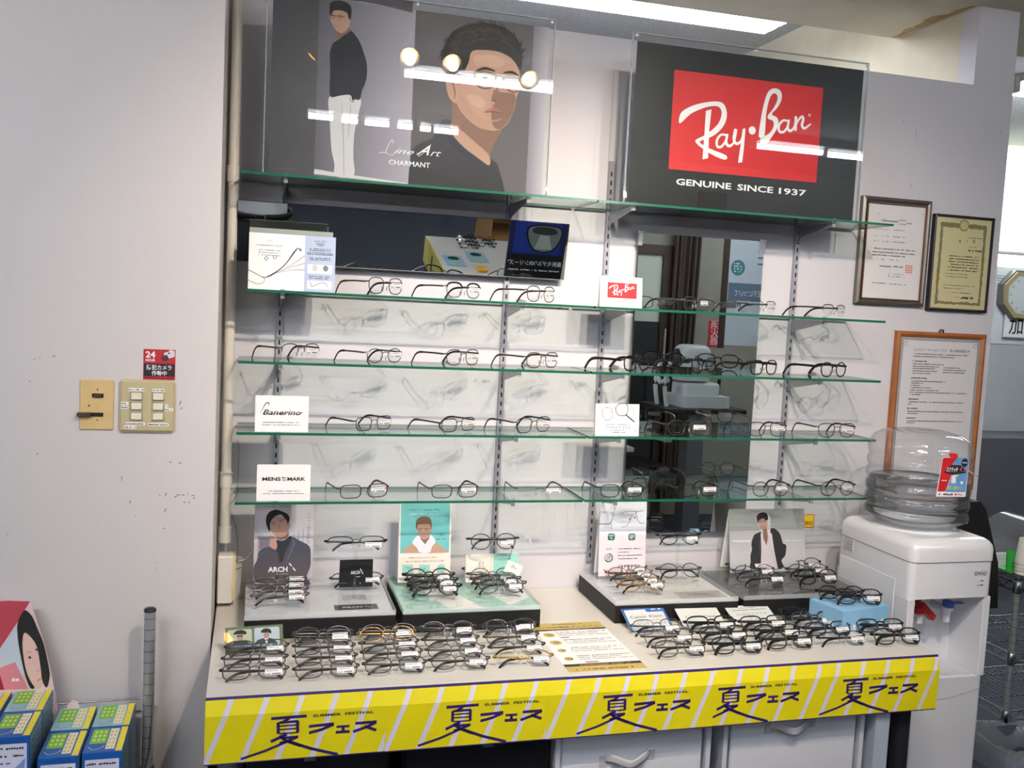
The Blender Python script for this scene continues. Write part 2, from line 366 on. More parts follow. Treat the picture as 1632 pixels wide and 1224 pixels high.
# the lamp seen beyond the partition, and one in the corridor
fx = fixture(.3, 1.865, .64, 2.62, 'long wide lit ceiling lamp hanging above the partition wall', (-.035, .035), zt=.045, tm=TUBE2); fx.location.z = 2.665
MB().prism([(-.1, -.02), (.1, -.02), (.085, -.066), (-.085, -.066)], 'x', -.765, .775, TUBE2).build('lamp_cover', fx)
p = at(1612, 150, 'z', 2.58); fixture(p.x, p.x+1.2, p.y, 2.66, 'lit ceiling lamp in the passage beside the blind', (-.03, .03))
struct(boxobj('ceiling_3', 2.36, 6.5, .42, 2.4, 2.66, 2.6999, CEILM))
BULB = mat('lit warm bulb', (255, 214, 160), .5, emit=BULB_E)
def spotlamp(x, y, z, tgt, label, on=True):
    d = (Vector(tgt)-Vector((x, y, z))).normalized(); q = d.to_track_quat('-Z', 'Y').to_matrix().to_4x4(); q.translation = (x, y, z)
    r = emp('spotlight', label, 'spotlight', M=q, group='spotlights on the ceiling')
    MB().lathe([(.012, .1), (.03, .09), (.036, .05), (.045, 0), (.043, -.002), (.03, .03), (0, .035)], FIX, 20).build('lamp_shade', r)
    MB().lathe([(0, .03), (.02, .022), (.026, .01), (.018, .001), (0, -.003)], BULB if on else mat('amber bulb', (255, 170, 70), .5, emit=4), 16).build('bulb', r)
    s = MB().tube([(0, 0, .1), tuple(q.inverted() @ Vector((x, y, 2.6)))], .008, FIX, 8); s.build('stem', r)
    if on:
        l = bpy.data.lights.new('spot', 'SPOT'); l.energy = SPOT_W; l.color = (1, .86, .7); l.spot_size = 1.2; l.spot_blend = .85; l.shadow_soft_size = .022
        lo = link(bpy.data.objects.new('spot_light', l)); m2 = q.copy(); m2.translation = Vector((x, y, z))+d*.012; lo.matrix_world = m2
for (xa, ya, tg, la) in ((912, 268, (.5, 0, 1.2), 'warm spotlight closest to the pillar side of the aisle'), (1110, 297, (.95, 0, 1.1), 'warm spotlight in the middle of the three lit ones'), (1470, 372, (1.5, 0, 1.1), 'warm spotlight over the water dispenser side')):
    p = mirrored(*c1_(xa, ya), YP, 2.5); spotlamp(p.x, p.y, 2.5, tg, la)
p = mirrored(*c1_(455, 262), YP, 2.5); spotlamp(p.x, p.y, 2.5, (-1.2, -2.0, 1.0), 'dim amber spotlight turned away from the shelves', False)
# ------------------------------------------------------------ conduit, junction box, cords in the corner
P = MB(); x_, y_ = -.0245, -.042
r = emp('conduit_pipe', 'cream wall pipe running down the corner next to the glass shelves', 'pipe', (x_, y_, 0))
MB().tube([(0, 0, .885), (0, 0, 2.54)], .0125, IVORY, 14).build('pipe', r)
for z in (.885, 1.81, 1.03): MB().tube([(0, 0, z), (0, 0, z+.04)], .0155, IVORY, 14).build('pipe_collar', r)
r = emp('junction_box', 'white junction box with yellowed back plate at the foot of the cream pipe', 'junction box', (-.0215, -.042, .73))
MB().box(-.018, .02, -.035, .018, 0, .125, mat('white plastic box', (232, 228, 222), .4), bev=.003).build('box_body', r)
MB().box(.0201, .026, -.02, .04, .003, .122, mat('yellowed plastic', (222, 206, 150), .5)).build('back_plate', r)
cw = crop(320, 700, 4.08)
pts = [at(*cw(a, b), 'y', -.03) for a, b in ((313, 485), (330, 550), (345, 630), (343, 700), (320, 750), (285, 783), (245, 792))]
tag(MB().tube([tuple(p) for p in smooth([tuple(p) for p in pts], 4, False)], .0014, IVORY, 6).build('loose_cable'), 'short cream cable curling out of the junction box', 'cable')
pts = [at(*cw(a, b), 'y', -.006) for a, b in ((240, 0), (248, 60), (247, 130), (243, 200), (241, 300), (240, 345), (212, 395), (183, 440), (205, 500), (232, 580), (240, 650), (242, 720), (243, 790))]
tag(MB().tube([tuple(p) for p in pts], .0009, mat('grey cord', (150, 148, 142), .5), 6).build('thin_cord'), 'thin grey cord hanging down the wall beside the cream pipe', 'cord')
# ------------------------------------------------------------ slotted standards, brackets, glass shelves
Z1, Z2, Z3, Z4, Z5 = 1.8211, 1.5433, 1.3693, 1.1957, 1.0231
ROWS = (('top', Z1), ('second', Z2), ('third', Z3), ('fourth', Z4), ('lowest', Z5))
SX = (.0997, .7094, 1.0005, 1.6108); SN = ('closest to the corner pipe', 'second from the corner pipe', 'beside the tall mirror, pillar side', 'closest to the framed certificates')
for i, x in enumerate(SX):
    b = MB(); b.box(-.007, .007, -.011, -.0105, 0, 1, STEEL); b = MB()
    z0, z1 = (.79, 1.86) if i < 2 else (.80, 1.955)
    dk = mat('slot shadow', (25, 25, 28), .8)
    b.prism([(-.0075, 0), (-.0075, -.012), (.0075, -.012), (.0075, 0)], 'z', 0, z1-z0, STD)
    k = 0; z = .012
    while z < z1-z0-.02:
        b.box(-.0022, .0022, -.0124, -.0119, z, z+.013, dk); z += .025
    tag(b.build('wall_standard', loc=(x, -.0002, z0)), 'slotted chrome shelf upright, '+SN[i], 'shelf upright', 'slotted shelf uprights')
for rn, z in ROWS:
    dep = .2 if rn != 'top' else .205
    for i, x in enumerate(SX):
        r = emp('shelf_bracket', 'steel bracket under the %s glass shelf on the upright %s' % (rn, SN[i].replace(', pillar side', '')), 'shelf bracket', (x, -.013, z-.0075), group='brackets of the glass shelves')
        MB().prism([(0, 0), (-(dep-.03), 0), (-(dep-.03), -.008), (-.02, -.035), (0, -.048)], 'x', -.0012, .0012, STEEL).build('bracket_arm', r)
        MB().box(-.005, .005, -(dep-.026), -(dep-.034), -.012, .0105, clear('bracket clip', (.8, .82, .82), .2, haze=.3)).build('shelf_clip', r)
    for k, (x0, x1) in enumerate(((0, .9), (.906, 1.8))):
        if rn == 'top': x0, x1 = ((-.008, .892), (.896, 1.797))[k]
        if rn == 'second' and k == 0: x0 = .015
        h = .0065; g = emp('glass_shelf', '%s glass shelf with green edge, %s' % (rn, ('starting at the corner pipe', 'in front of the tall mirror')[k]), 'glass shelf', (x0, 0, z-h), group='green-edged glass shelves')
        W = x1-x0; m = MB(); m.add([(0, -.014, h), (W, -.014, h), (W, -dep, h), (0, -dep, h)], [(0, 3, 2, 1)], GLASSP); m.add([(0, -.014, 0), (W, -.014, 0), (W, -dep, 0), (0, -dep, 0)], [(0, 1, 2, 3)], GLASSP)
        m.build('glass_plate', g)
        m = MB(); v = [(0, -.014), (W, -.014), (W, -dep), (0, -dep)]
        for a in range(4): p, q = v[a], v[(a+1) % 4]; m.add([(*p, 0), (*q, 0), (*q, h), (*p, h)], [(3, 2, 1, 0)], EDGE)
        m.build('glass_edge', g)
# ------------------------------------------------------------ mirrors
MIR = mat('mirror silvering', (226, 230, 226), 0, 1); MBACK = mat('mirror back', (60, 62, 66), .6)
T = .17; 
r = emp('tilted_mirror', 'long low mirror tilted forward between the top and second glass shelves', 'mirror', M=Matrix.Translation((-.012, -.030, 1.614)) @ Matrix.Rotation(T, 4, 'X'))
MB().add([(0, -.0031, 0), (.88, -.0031, 0), (.88, -.0031, .153), (0, -.0031, .153)], [(0, 1, 2, 3)], MIR).build('mirror_face', r)
MB().box(0, .88, -.003, 0, 0, .153, MBACK).build('mirror_back', r)
m = MB(); m.box(0, .88, -.0036, .0005, -.002, 0, STEEL); m.box(0, .88, -.0036, .0005, .153, .1545, mat('dark metal strip', (70, 72, 76), .4, .8)); m.build('edge_strip', r)
r = emp('tall_mirror', 'tall frameless mirror with metal corner clips behind the glass shelves', 'mirror', (1.09, -.0215, .885))
MB().add([(0, -.0051, 0), (.4, -.0051, 0), (.4, -.0051, .875), (0, -.0051, .875)], [(0, 1, 2, 3)], MIR).build('mirror_face', r)
MB().box(0, .4, -.005, 0, 0, .875, MBACK).build('mirror_back', r)
for x, z in ((.006, .869), (.394, .869), (.006, .006), (.394, .006)):
    m = MB(); sx = 1 if x < .2 else -1; sz = 1 if z < .4 else -1
    m.box(x-.012, x+.012, -.0075, .004, z-.012*(1 if sz > 0 else -.3)-.0, z+.012*(1 if sz < 0 else .3), STEEL); m.box(x-.009, x+.004 if sx > 0 else x+.009, -.008, .004, z-.03 if sz < 0 else z-.01, z+.01 if sz < 0 else z+.03, STEEL)
    m.build('corner_clip', r)
# ------------------------------------------------------------ printed matter
HAIR = mat('printed dark hair', (22, 19, 20), .7); NAVY = mat('printed navy cloth', (24, 26, 38), .7); RED = mat('printed red', (198, 30, 34), .5)
LIP = mat('printed lips', (160, 100, 94), .7); MINT = mat('printed mint', (150, 208, 196), .7); PALEPINK = mat('printed pale pink', (238, 224, 216), .7)
def holder(r, w, h, t=.004, side=.012):
    """clear acrylic pocket round a poster"""
    MB().box(-side, w+side, -t, -t+.0012, 0, h+.02, ACR).build('front_pane', r)
    m = MB()
    m.box(-side-.002, -side, -t-.001, .004, 0, h+.02, ACRE); m.box(w+side, w+side+.002, -t-.001, .004, 0, h+.02, ACRE); m.box(-side, w+side, -t-.001, .004, h+.0185, h+.021, ACRE)
    m.build('pocket_edge', r)
    b = MB()
    for x in (-side+.008, w/2, w+side-.008):
        M = Matrix.Translation((x, -t-.002, h+.012)) @ Matrix.Rotation(PI/2, 4, 'X')
        b = MB(); b.lathe([(0, .003), (.0035, .0025), (.0035, -.002), (0, -.002)], mat('clear stud', (220, 224, 226), .15), 10, M); b.build('stud', r)
def poster_emp(name, label, cat, P, group=None): return emp(name, label, cat, M=P.M, group=group)
# --- model poster on the top shelf
zt = Z1+.0005; yA = -.19
A, B = at(428, 270.5, 'y', yA), at(863, 314, 'y', yA)
lean = 0; P1 = Panel((A.x, yA, zt), (1, 0, 0), (0, math.sin(lean), math.cos(lean)))
c1 = crop(340, 0, 2.914); w1 = P1.L(*c1(1525, 880))[0]; h1 = P1.L(*c1(1555, 105))[1]-.012
r = poster_emp('advertising_poster', 'large poster of a man in a dark polo shirt, clear holder, top glass shelf', 'poster', P1)
m = MB(); x_l, x_m, x_r = P1.L(*c1(480, 400))[0], P1.L(*c1(927, 400))[0], P1.L(*c1(1470, 500))[0]
G1 = gradmat('printed charcoal tone', (66, 64, 70), (86, 83, 90), 'X', 0, .72); G2 = gradmat('printed lilac tone', (92, 89, 102), (156, 151, 166), 'X', x_l, x_m)
m.rect(0, w1, 0, h1, G1, 0); m.rect(x_l, x_m, 0, h1, G2, 1); m.rect(x_r, w1, 0, h1, gradmat('printed pale lilac', (120, 116, 130), (170, 165, 178), 'X', x_r, w1), 1)
q = lambda *p: P1.P(c1, p)
m.poly(q((483, 0), (600, 0), (700, 8), (810, 30), (925, 60), (932, -60), (483, -60)), mat('printed grey corner', (80, 78, 87), .7), 1)
# standing man
WP = mat('printed white trousers', (206, 204, 208), .7); WPS = mat('printed trouser fold', (176, 174, 182), .7)
m.poly(q((470, 785), (560, 800), (760, 830), (910, 852), (912, 858), (466, 808)), WP, 2)
m.blob(q((537, 452), (600, 440), (640, 436), (685, 462), (676, 520), (655, 620), (650, 730), (652, 815), (568, 818), (562, 760), (548, 690), (541, 560)), WP, 2)
m.stroke(q((596, 470), (600, 560), (604, 660), (606, 810)), [.001, .003, .003, .003], WPS, 3); m.stroke(q((640, 470), (632, 560), (626, 640)), [.001, .004, .001], WPS, 3)
m.blob(q((553, 205), (585, 182), (632, 143), (660, 165), (682, 200), (700, 250), (713, 300), (713, 350), (704, 390), (690, 420), (680, 462), (655, 462), (648, 478), (636, 442), (590, 444), (545, 450), (540, 400), (543, 330), (541, 250)), NAVY, 3)
m.blob(q((570, 130), (632, 132), (634, 146), (604, 166), (580, 184), (572, 160)), SKIND, 4)
m.blob(q((545, 62), (570, 50), (612, 46), (632, 70), (634, 110), (618, 142), (592, 154), (568, 140), (552, 112), (543, 90)), SKIN, 4)
m.blob(q((540, 40), (542, 16), (566, 4), (604, 6), (634, 24), (642, 52), (637, 88), (628, 86), (622, 62), (596, 50), (560, 48), (548, 72), (541, 66)), HAIR, 5)
for cx in (556, 589): m.disc(*P1.L(*c1(cx, 78)), .0046, HAIR, 6, inner=.78, n=14)
m.stroke(q((546, 72), (610, 78)), .0012, HAIR, 6, curve=False); m.stroke(q((560, 120), (580, 124)), .002, LIP, 6, curve=False)
m.stroke(q((634, 455), (640, 470), (660, 462)), .0025, SKIN, 4)
# large man: polo shirt, neck, head
POLO = gradmat('printed polo shirt', (17, 17, 25), (38, 38, 55), 'Z', 0, .13)
m.blob(q((905, 850), (912, 760), (925, 695), (970, 660), (1020, 640), (1060, 560), (1105, 562), (1150, 610), (1240, 690), (1285, 735), (1318, 762), (1330, 800), (1345, 850), (1352, 888), (1352, 900), (1100, 878), (912, 857)), POLO, 2)
m.blob(q((1108, 555), (1112, 470), (1170, 500), (1330, 590), (1320, 640), (1290, 700), (1278, 765), (1230, 735), (1170, 690), (1130, 650), (1100, 600)), SKIND, 3)
m.blob(q((1120, 590), (1145, 600), (1215, 660), (1278, 720), (1278, 768), (1200, 715), (1130, 650), (1105, 610)), mat('printed neck in light', (176, 140, 122), .7), 4)
m.stroke(q((1060, 562), (1080, 630), (1150, 690), (1220, 740), (1276, 775)), [.003, .009, .012, .011, .005], mat('printed collar', (50, 50, 70), .7), 5)
m.blob(q((1118, 330), (1135, 280), (1180, 240), (1260, 228), (1340, 240), (1395, 270), (1420, 330), (1425, 400), (1405, 460), (1392, 520), (1362, 580), (1315, 606), (1258, 600), (1200, 568), (1150, 520), (1125, 450)), SKIN, 5)
m.blob(q((1300, 420), (1345, 430), (1400, 440), (1395, 510), (1365, 570), (1330, 600), (1300, 585), (1290, 520), (1310, 470)), SKIND, 6)
MT = mat('printed skin mid tone', (176, 138, 122), .7)
m.blob(q((1285, 400), (1320, 410), (1350, 420), (1402, 430), (1400, 500), (1370, 565), (1330, 602), (1285, 592), (1272, 540), (1290, 480), (1270, 440)), MT, 5.5)
m.blob(q((1180, 440), (1235, 450), (1262, 480), (1240, 505), (1195, 480)), mat('printed cheek light', (192, 154, 136), .7), 5.4); m.blob(q((1215, 262), (1290, 255), (1350, 280), (1330, 312), (1250, 305), (1212, 300)), mat('printed cheek light', (192, 154, 136), .7), 5.4)
m.blob(q((1145, 430), (1190, 500), (1240, 545), (1300, 590), (1250, 600), (1195, 568), (1150, 520), (1128, 470)), mat('printed jaw tone', (172, 136, 120), .7), 6)
m.blob(q((1080, 355), (1100, 345), (1122, 362), (1142, 400), (1140, 470), (1120, 478), (1095, 455), (1082, 410)), SKIN, 6)
m.stroke(q((1096, 370), (1112, 392), (1122, 430), (1118, 458)), [.002, .004, .004, .002], SKIND, 7)
m.blob(q((1072, 240), (1088, 180), (1130, 135), (1200, 112), (1290, 110), (1370, 140), (1420, 200), (1433, 270), (1425, 330), (1400, 290), (1370, 262), (1320, 240), (1250, 232), (1200, 240), (1185, 290), (1160, 340), (1140, 365), (1120, 362), (1095, 340), (1080, 310), (1068, 280)), HAIR, 8)
HL = mat('printed hair strand', (58, 52, 54), .7)
Rh = random.Random(11)
for k in range(46):
    an = PI*(1.02-1.02*k/45); cx, cz = 1250+178*math.cos(an), 262-140*math.sin(an); l_ = Rh.uniform(14, 34); d_ = an+Rh.uniform(-.7, .7)
    m.stroke(q((cx, cz), (cx+l_*.6*math.cos(d_), cz-l_*.6*math.sin(d_)), (cx+l_*math.cos(d_+.5), cz-l_*math.sin(d_+.5))), [.004, .003, .0006], HAIR, 8)
for k in range(60):
    an = Rh.uniform(.1, PI-.1); rr_ = Rh.uniform(.55, .95); cx, cz = 1250+170*rr_*math.cos(an), 255-130*rr_*math.sin(an)
    if cz > 225 and 1185 < cx < 1400: continue
    m.stroke(q((cx, cz), (cx+Rh.uniform(-16, 16), cz-10), (cx+Rh.uniform(-26, 26), cz+Rh.uniform(-8, 14))), [.0005, .0018, .0005], HL, 9)
for a in (((1130, 175), (1170, 150), (1225, 150)), ((1240, 150), (1290, 140), (1345, 165)), ((1180, 210), (1230, 185), (1290, 190)), ((1330, 185), (1375, 210), (1400, 250)), ((1110, 230), (1125, 270), (1120, 320))): m.stroke(q(*a), [.001, .004, .001], HL, 9)
GF = mat('printed spectacle frame', (58, 40, 38), .5)
m.stroke(q((1205, 420), (1240, 430), (1270, 425)), [.001, .003, .001], MT, 6.5)
m.stroke(q((1212, 338), (1216, 375), (1232, 402), (1262, 412), (1292, 404), (1308, 372), (1312, 352)), .0035, GF, 10); m.stroke(q((1212, 338), (1260, 336), (1312, 350)), .006, GF, 10)
m.stroke(q((1346, 362), (1354, 400), (1378, 424), (1408, 426), (1424, 400), (1424, 372)), .0035, GF, 10); m.stroke(q((1346, 360), (1390, 362), (1426, 374)), .006, GF, 10); m.stroke(q((1310, 358), (1328, 352), (1346, 362)), .004, GF, 10)
m.stroke(q((1142, 340), (1180, 338), (1212, 342)), .004, GF, 10)
m.stroke(q((1222, 328), (1262, 318), (1305, 330)), [.003, .007, .004], HAIR, 9); m.stroke(q((1350, 338), (1385, 336), (1415, 350)), [.004, .007, .003], HAIR, 9)
for e in ((1262, 366), (1382, 388)): m.disc(*P1.L(*c1(*e)), .0085, mat('printed eye shade', (112, 86, 78), .7), 8, rz=.005); m.disc(*P1.L(*c1(*e)), .0035, HAIR, 9)
m.stroke(q((1322, 380), (1316, 420), (1300, 455), (1312, 470), (1345, 474)), [.002, .006, .01, .008, .003], SKIND, 9)
m.stroke(q((1335, 470), (1345, 462), (1338, 452)), .002, SKIND, 9); m.stroke(q((1292, 470), (1302, 466), (1310, 472)), .0024, mat('printed mouth line', (110, 64, 60), .7), 10); m.stroke(q((1290, 492), (1310, 488), (1335, 494)), .002, SKIND, 9); m.stroke(q((1275, 556), (1305, 562), (1340, 552)), [.001, .004, .001], mat('printed jaw tone', (172, 136, 120), .7), 9)
m.stroke(q((1258, 520), (1290, 508), (1312, 512), (1340, 522)), [.001, .007, .008, .002], LIP, 9); m.stroke(q((1262, 522), (1300, 519), (1340, 526)), .0022, mat('printed mouth line', (110, 64, 60), .7), 10)
m.build('printed_picture', r)
t = MB()
def cur(x, z): return P1.L(*c1(x, z))
for (s, bx, by, wd, hh, sh) in (('ine', 885, 716, 90, 26, .5), ('A', 975, 720, 60, 46, .6), ('rt', 1032, 726, 50, 30, .5)):
    t.text(s, *cur(bx, by), hh/2914*1.62, WINK, 11, w=wd/2914*1.62, shear=sh)
t.stroke(q((768, 714), (785, 708), (802, 712), (826, 720), (842, 712)), [.0008, .0014, .001, .0014, .0006], WINK, 11); t.stroke(q((800, 710), (806, 690), (818, 664), (830, 652), (836, 660), (828, 672)), [.0014, .0012, .001, .0012, .001, .0006], WINK, 11); t.stroke(q((945, 712), (955, 725), (985, 700), (1010, 672)), .0012, WINK, 11)
t.text('CHARMANT', *cur(910, 772), .0125, WINK, 11, w=cur(1006, 770)[0]-cur(813, 770)[0], bold=.012)
t.text('CHARMANT MADE', *cur(342, 788), .003, GREYINK, 11, w=cur(392, 788)[0]-cur(290, 780)[0]); t.stroke(q((330, 766), (338, 760), (345, 768), (352, 760), (358, 766)), .0006, GREYINK, 11)
t.build('lettering', r)
holder(r, w1, h1)
# --- red and black sign
c2 = crop(860, 0, 2.914); yB = -.19; A = at(1000.7, 327, 'y', yB)
lean = 0; P2 = Panel((A.x, yB, zt), (1, 0, 0), (0, math.sin(lean), math.cos(lean)))
w2 = P2.L(*c2(1470, 680))[0]+.006; h2 = (P2.L(*c2(450, 197))[1]+P2.L(*c2(1495, 318))[1])/2
r = poster_emp('brand_sign', 'large black sign with a red rectangle and white script in a clear holder, top shelf', 'sign', P2)
BLK = mat('printed glossy black', (20, 19, 20), .35); m = MB().rect(0, w2, 0, h2, BLK, 0)
x0, z0 = P2.L(*c2(602, 793)); x1, z1 = P2.L(*c2(1318, 402)); x0 = P2.L(*c2(612, 560))[0]; x1 = P2.L(*c2(1303, 600))[0]; z0 = (P2.L(*c2(602, 793))[1]+P2.L(*c2(1288, 841))[1])/2; z1 = (P2.L(*c2(628, 330))[1]+P2.L(*c2(1320, 403))[1])/2
m.rect(x0, x1, z0, z1, RED, 1); m.build('printed_field', r)
Lx, Lz = x0, z0; LW, LH = x1-x0, z1-z0
def rb_logo(m, X, Z, W, layer=2, col=WINK):
    """the script mark; traced once in the red field's own frame and scaled"""
    k = W/LW
    def T(*pts): return [(X+(a-Lx)*k, Z+(b-Lz)*k) for a, b in P2.P(c2, pts)]
    u = LW/700*k
    def st(p, ws, **kw): m.stroke(T(*p), [a*u for a in ws], col, layer, **kw)
    m.blob(T((650, 574), (654, 528), (690, 500), (740, 482), (800, 472), (845, 476), (866, 505), (868, 550), (850, 590), (815, 625), (775, 645), (742, 660), (790, 690), (866, 722), (858, 742), (790, 712), (722, 658), (760, 632), (800, 604), (832, 570), (845, 530), (838, 502), (812, 492), (760, 502), (700, 530)), col, layer, 3)
    m.poly(T((772, 515), (798, 508), (788, 600), (782, 735), (756, 740), (764, 640)), col, layer)
    st(((868, 628), (842, 626), (824, 650), (824, 678), (842, 682), (862, 658), (872, 628)), (10, 9, 11, 11, 10, 9, 8)); st(((872, 626), (866, 662), (880, 678), (902, 660), (912, 606)), (9, 12, 12, 8, 12))
    st(((908, 604), (902, 648), (916, 668), (938, 650), (950, 602)), (12, 13, 12, 10, 11)); m.poly(T((942, 600), (956, 598), (948, 690), (940, 754), (921, 756), (932, 680)), col, layer)
    m.disc(*T((987, 606))[0], 17*u, col, layer)
    m.blob(T((1018, 634), (1026, 560), (1042, 480), (1062, 425), (1092, 410), (1120, 424), (1124, 460), (1104, 500), (1078, 530), (1104, 548), (1108, 580), (1092, 615), (1052, 670), (1026, 672), (1030, 640), (1066, 620), (1086, 588), (1084, 562), (1062, 552), (1060, 536), (1084, 506), (1104, 464), (1100, 438), (1082, 436), (1066, 464), (1052, 530), (1044, 630)), col, layer, 3)
    st(((1152, 562), (1130, 560), (1112, 582), (1112, 608), (1130, 614), (1148, 594), (1158, 562)), (9, 9, 10, 11, 10, 9, 8)); st(((1158, 560), (1152, 594), (1164, 608), (1182, 590), (1190, 548)), (9, 11, 11, 8, 9))
    st(((1190, 546), (1188, 602)), (13, 12)); st(((1190, 580), (1206, 552), (1220, 542), (1224, 556), (1218, 582), (1230, 596), (1258, 576)), (8, 9, 11, 12, 12, 11, 6))
    m.disc(*T((1253, 535))[0], 6*u, col, layer, inner=.5)
t = MB(); rb_logo(t, Lx, Lz, LW)
a, z_ = P2.L(*c2(632, 866)); b_, z2_ = P2.L(*c2(1238, 905))
for word, xa, xb in (('GENUINE', 632, 888), ('SINCE', 918, 1084), ('1937', 1112, 1238)):
    pa = P2.L(*c2(xa, 870)); pb = P2.L(*c2(xb, 885)); t.text(word, (pa[0]+pb[0])/2, (z_+z2_)/2+.001, .0165, WINK, 2, w=pb[0]-pa[0], bold=.02)
t.build('lettering', r)
holder(r, w2, h2)
# --- cards on the glass shelves
def card(label, tl, tr, br, bl, y, zb, art, name='shelf_card', cat='card', face=PAPER, th=.0015, lean=.12, fold=True, group=None):
    A, B = at(*bl, 'y', y), at(*br, 'y', y); T_ = at(*tl, 'y', y); ux = Vector((B.x-A.x, 0, 0))
    P = Panel((A.x, y, zb+.0004), ux, (0, math.sin(lean), math.cos(lean))); w_ = ux.length; h_ = (T_.z-A.z)/math.cos(lean)
    r = poster_emp(name, label, cat, P, group); MB().box(0, w_, .0002, th, 0, h_, face).build('card_front', r)
    if fold:
        d = 2*h_*math.sin(lean)*1.0; MB().add([(0, .0022, h_), (w_, .0022, h_), (w_, .0022+h_*math.sin(2*lean), h_-h_*math.cos(2*lean)), (0, .0022+h_*math.sin(2*lean), h_-h_*math.cos(2*lean))], [(0, 1, 2, 3)], face).build('card_back', r)
    m = MB(); art(m, w_, h_, P); 
    if m.f: m.build('printed_face', r)
    return r, P, w_, h_
# charmant brochure card
def art(m, w, h, P):
    q = lambda *p: P.P(crop(340, 300, 5.1), p); xs = P.L(*crop(340, 300, 5.1)(742, 600))[0]
    m.rect(xs, w, 0, h, mat('printed pale blue', (172, 186, 212), .6), 1)
    m.text('CHARMANT MADE', xs*.36, h*.77, .004, GREYINK, 2, w=xs*.46); m.stroke([(xs*.3, h*.85), (xs*.34, h*.88), (xs*.36, h*.85), (xs*.38, h*.88), (xs*.42, h*.85)], .0006, GREYINK, 2)
    for k in range(3): m.lines(xs*.17, xs*.56, h*(.69-.045*k), .0024, GREYINK, 2, seed=k)
    m.stroke(q((286, 662), (340, 690), (400, 722), (430, 725)), .0012, INK, 3); m.stroke(q((430, 722), (470, 706), (540, 660), (600, 600), (650, 530), (685, 490), (705, 495)), [.002, .0034, .0024, .0022, .0034, .002, .0015], INK, 3)
    m.disc(*q((708, 502))[0], .0035, mat('printed silver', (120, 120, 124), .4), 4)
    m.stroke(q((286, 745), (350, 775), (400, 770), (416, 740), (405, 715)), .0009, INK, 3)
    for a, b_ in (((640, 620), (740, 552)), ((640, 640), (740, 612)), ((620, 668), (740, 662))): m.stroke(q((510, 690), a, b_), [.001, .002, .003], mat('printed ghost grey', (176, 174, 174), .6), 2)
    for p_ in ((430, 570), (500, 560)): m.disc(*q(p_)[0], .005, mat('printed soft grey', (150, 150, 152), .6), 3, inner=.55)
    cx = (xs+w)/2; m.text('Line Art', cx, h*.9, .0045, INK, 2, w=(w-xs)*.4, shear=.4)
    for k, (a, z) in enumerate(((.3, .86), (.2, .83), (.7, .765), (.7, .735), (.85, .69), (.85, .665), (.68, .6), (.68, .57), (.7, .27), (.68, .235))): m.lines(cx-(w-xs)*a/2, cx+(w-xs)*a/2, h*z, .0024, INK, 2, seed=k)
    m.rect(cx-(w-xs)*.4, cx+(w-xs)*.4, h*.33, h*.49, PAPER, 2); m.rect(cx-(w-xs)*.4, cx+(w-xs)*.4, h*.05, h*.2, PAPER, 2)
    m.disc(cx-.012, h*.43, .006, mat('printed head grey', (196, 188, 184), .6), 3, rz=.008); m.disc(cx+.014, h*.43, .0065, GREYINK, 3, rz=.0075); m.stroke([(cx-.022, h*.18), (cx-.018, h*.09), (cx, h*.16), (cx+.014, h*.16), (cx+.02, h*.1)], .0012, INK, 3)
card('white and pale blue brochure card with a spectacle temple, second shelf beside the pipe', (397, 367), (534.5, 377), (533, 464), (395, 457.5), -.185, Z2, art, 'brochure_card', lean=.06, fold=False)
A = at(398, 362, 'y', -.15); B = at(531, 372, 'y', -.15)
tag(MB().box(0, B.x-A.x, 0, .002, 0, A.z-Z2, mat('grey green card', (150, 158, 152), .7)).build('card_sleeve', loc=(A.x, -.15, Z2+.0005)), 'grey green card standing right behind the brochure card', 'card')
def art(m, w, h, P):
    m.rect(w*.18, w*.87, h*.3, h*.8, RED, 1); rb_logo(m, w*.18, h*.3, w*.69, 2); m.text('GENUINE SINCE 1937', w*.52, h*.17, .0032, INK, 2, w=w*.6)
card('small white card with red script logo at the start of the second shelf', (951, 437.5), (1019, 441.5), (1023, 490.5), (955.5, 487), -.19, Z2, art, lean=.1)
def art(m, w, h, P):
    q = lambda *p: P.P(crop(360, 520, 5.1), p); m.text('Banerino', w*.5, h*.47, .0135, INK, 2, w=w*.72, bold=.008, shear=.3)
    m.stroke(q((283, 704), (310, 650), (330, 622), (352, 625), (345, 645)), [.0006, .0016, .0022, .002, .001], INK, 2)
    m.stroke(q((305, 700), (318, 712), (490, 712), (505, 697), (520, 713), (600, 713), (625, 700)), .0012, INK, 2, curve=False)
    for k in range(2): m.lines(w*.14, w*.84, h*(.25-.07*k), .0026, GREYINK, 2, seed=k+3)
card('white card with black italic lettering above an underline, fourth shelf near the pipe', (408, 626.5), (492, 628.5), (491, 685), (406, 684), -.19, Z4, art, lean=.09)
def art(m, w, h, P):
    m.text('MENS', w*.27, h*.56, .0085, INK, 2, w=w*.34, bold=.03); m.text('MARK', w*.735, h*.56, .0085, INK, 2, w=w*.34, bold=.03)
    for k, s_ in enumerate(('BI', 'ZI')): m.text(s_, w*.5, h*(.62-.065*k), .0036, INK, 2, w=w*.07, bold=.02)
    for k in range(2): m.lines(w*(.22-.1*k), w*(.8+.08*k), h*(.26-.07*k), .0024, GREYINK, 2, seed=k+5)
card('white card with wide black capitals on the lowest shelf near the pipe', (410.5, 737), (495.5, 737.5), (494, 794.5), (408.5, 794.5), -.19, Z5, art, lean=.09)
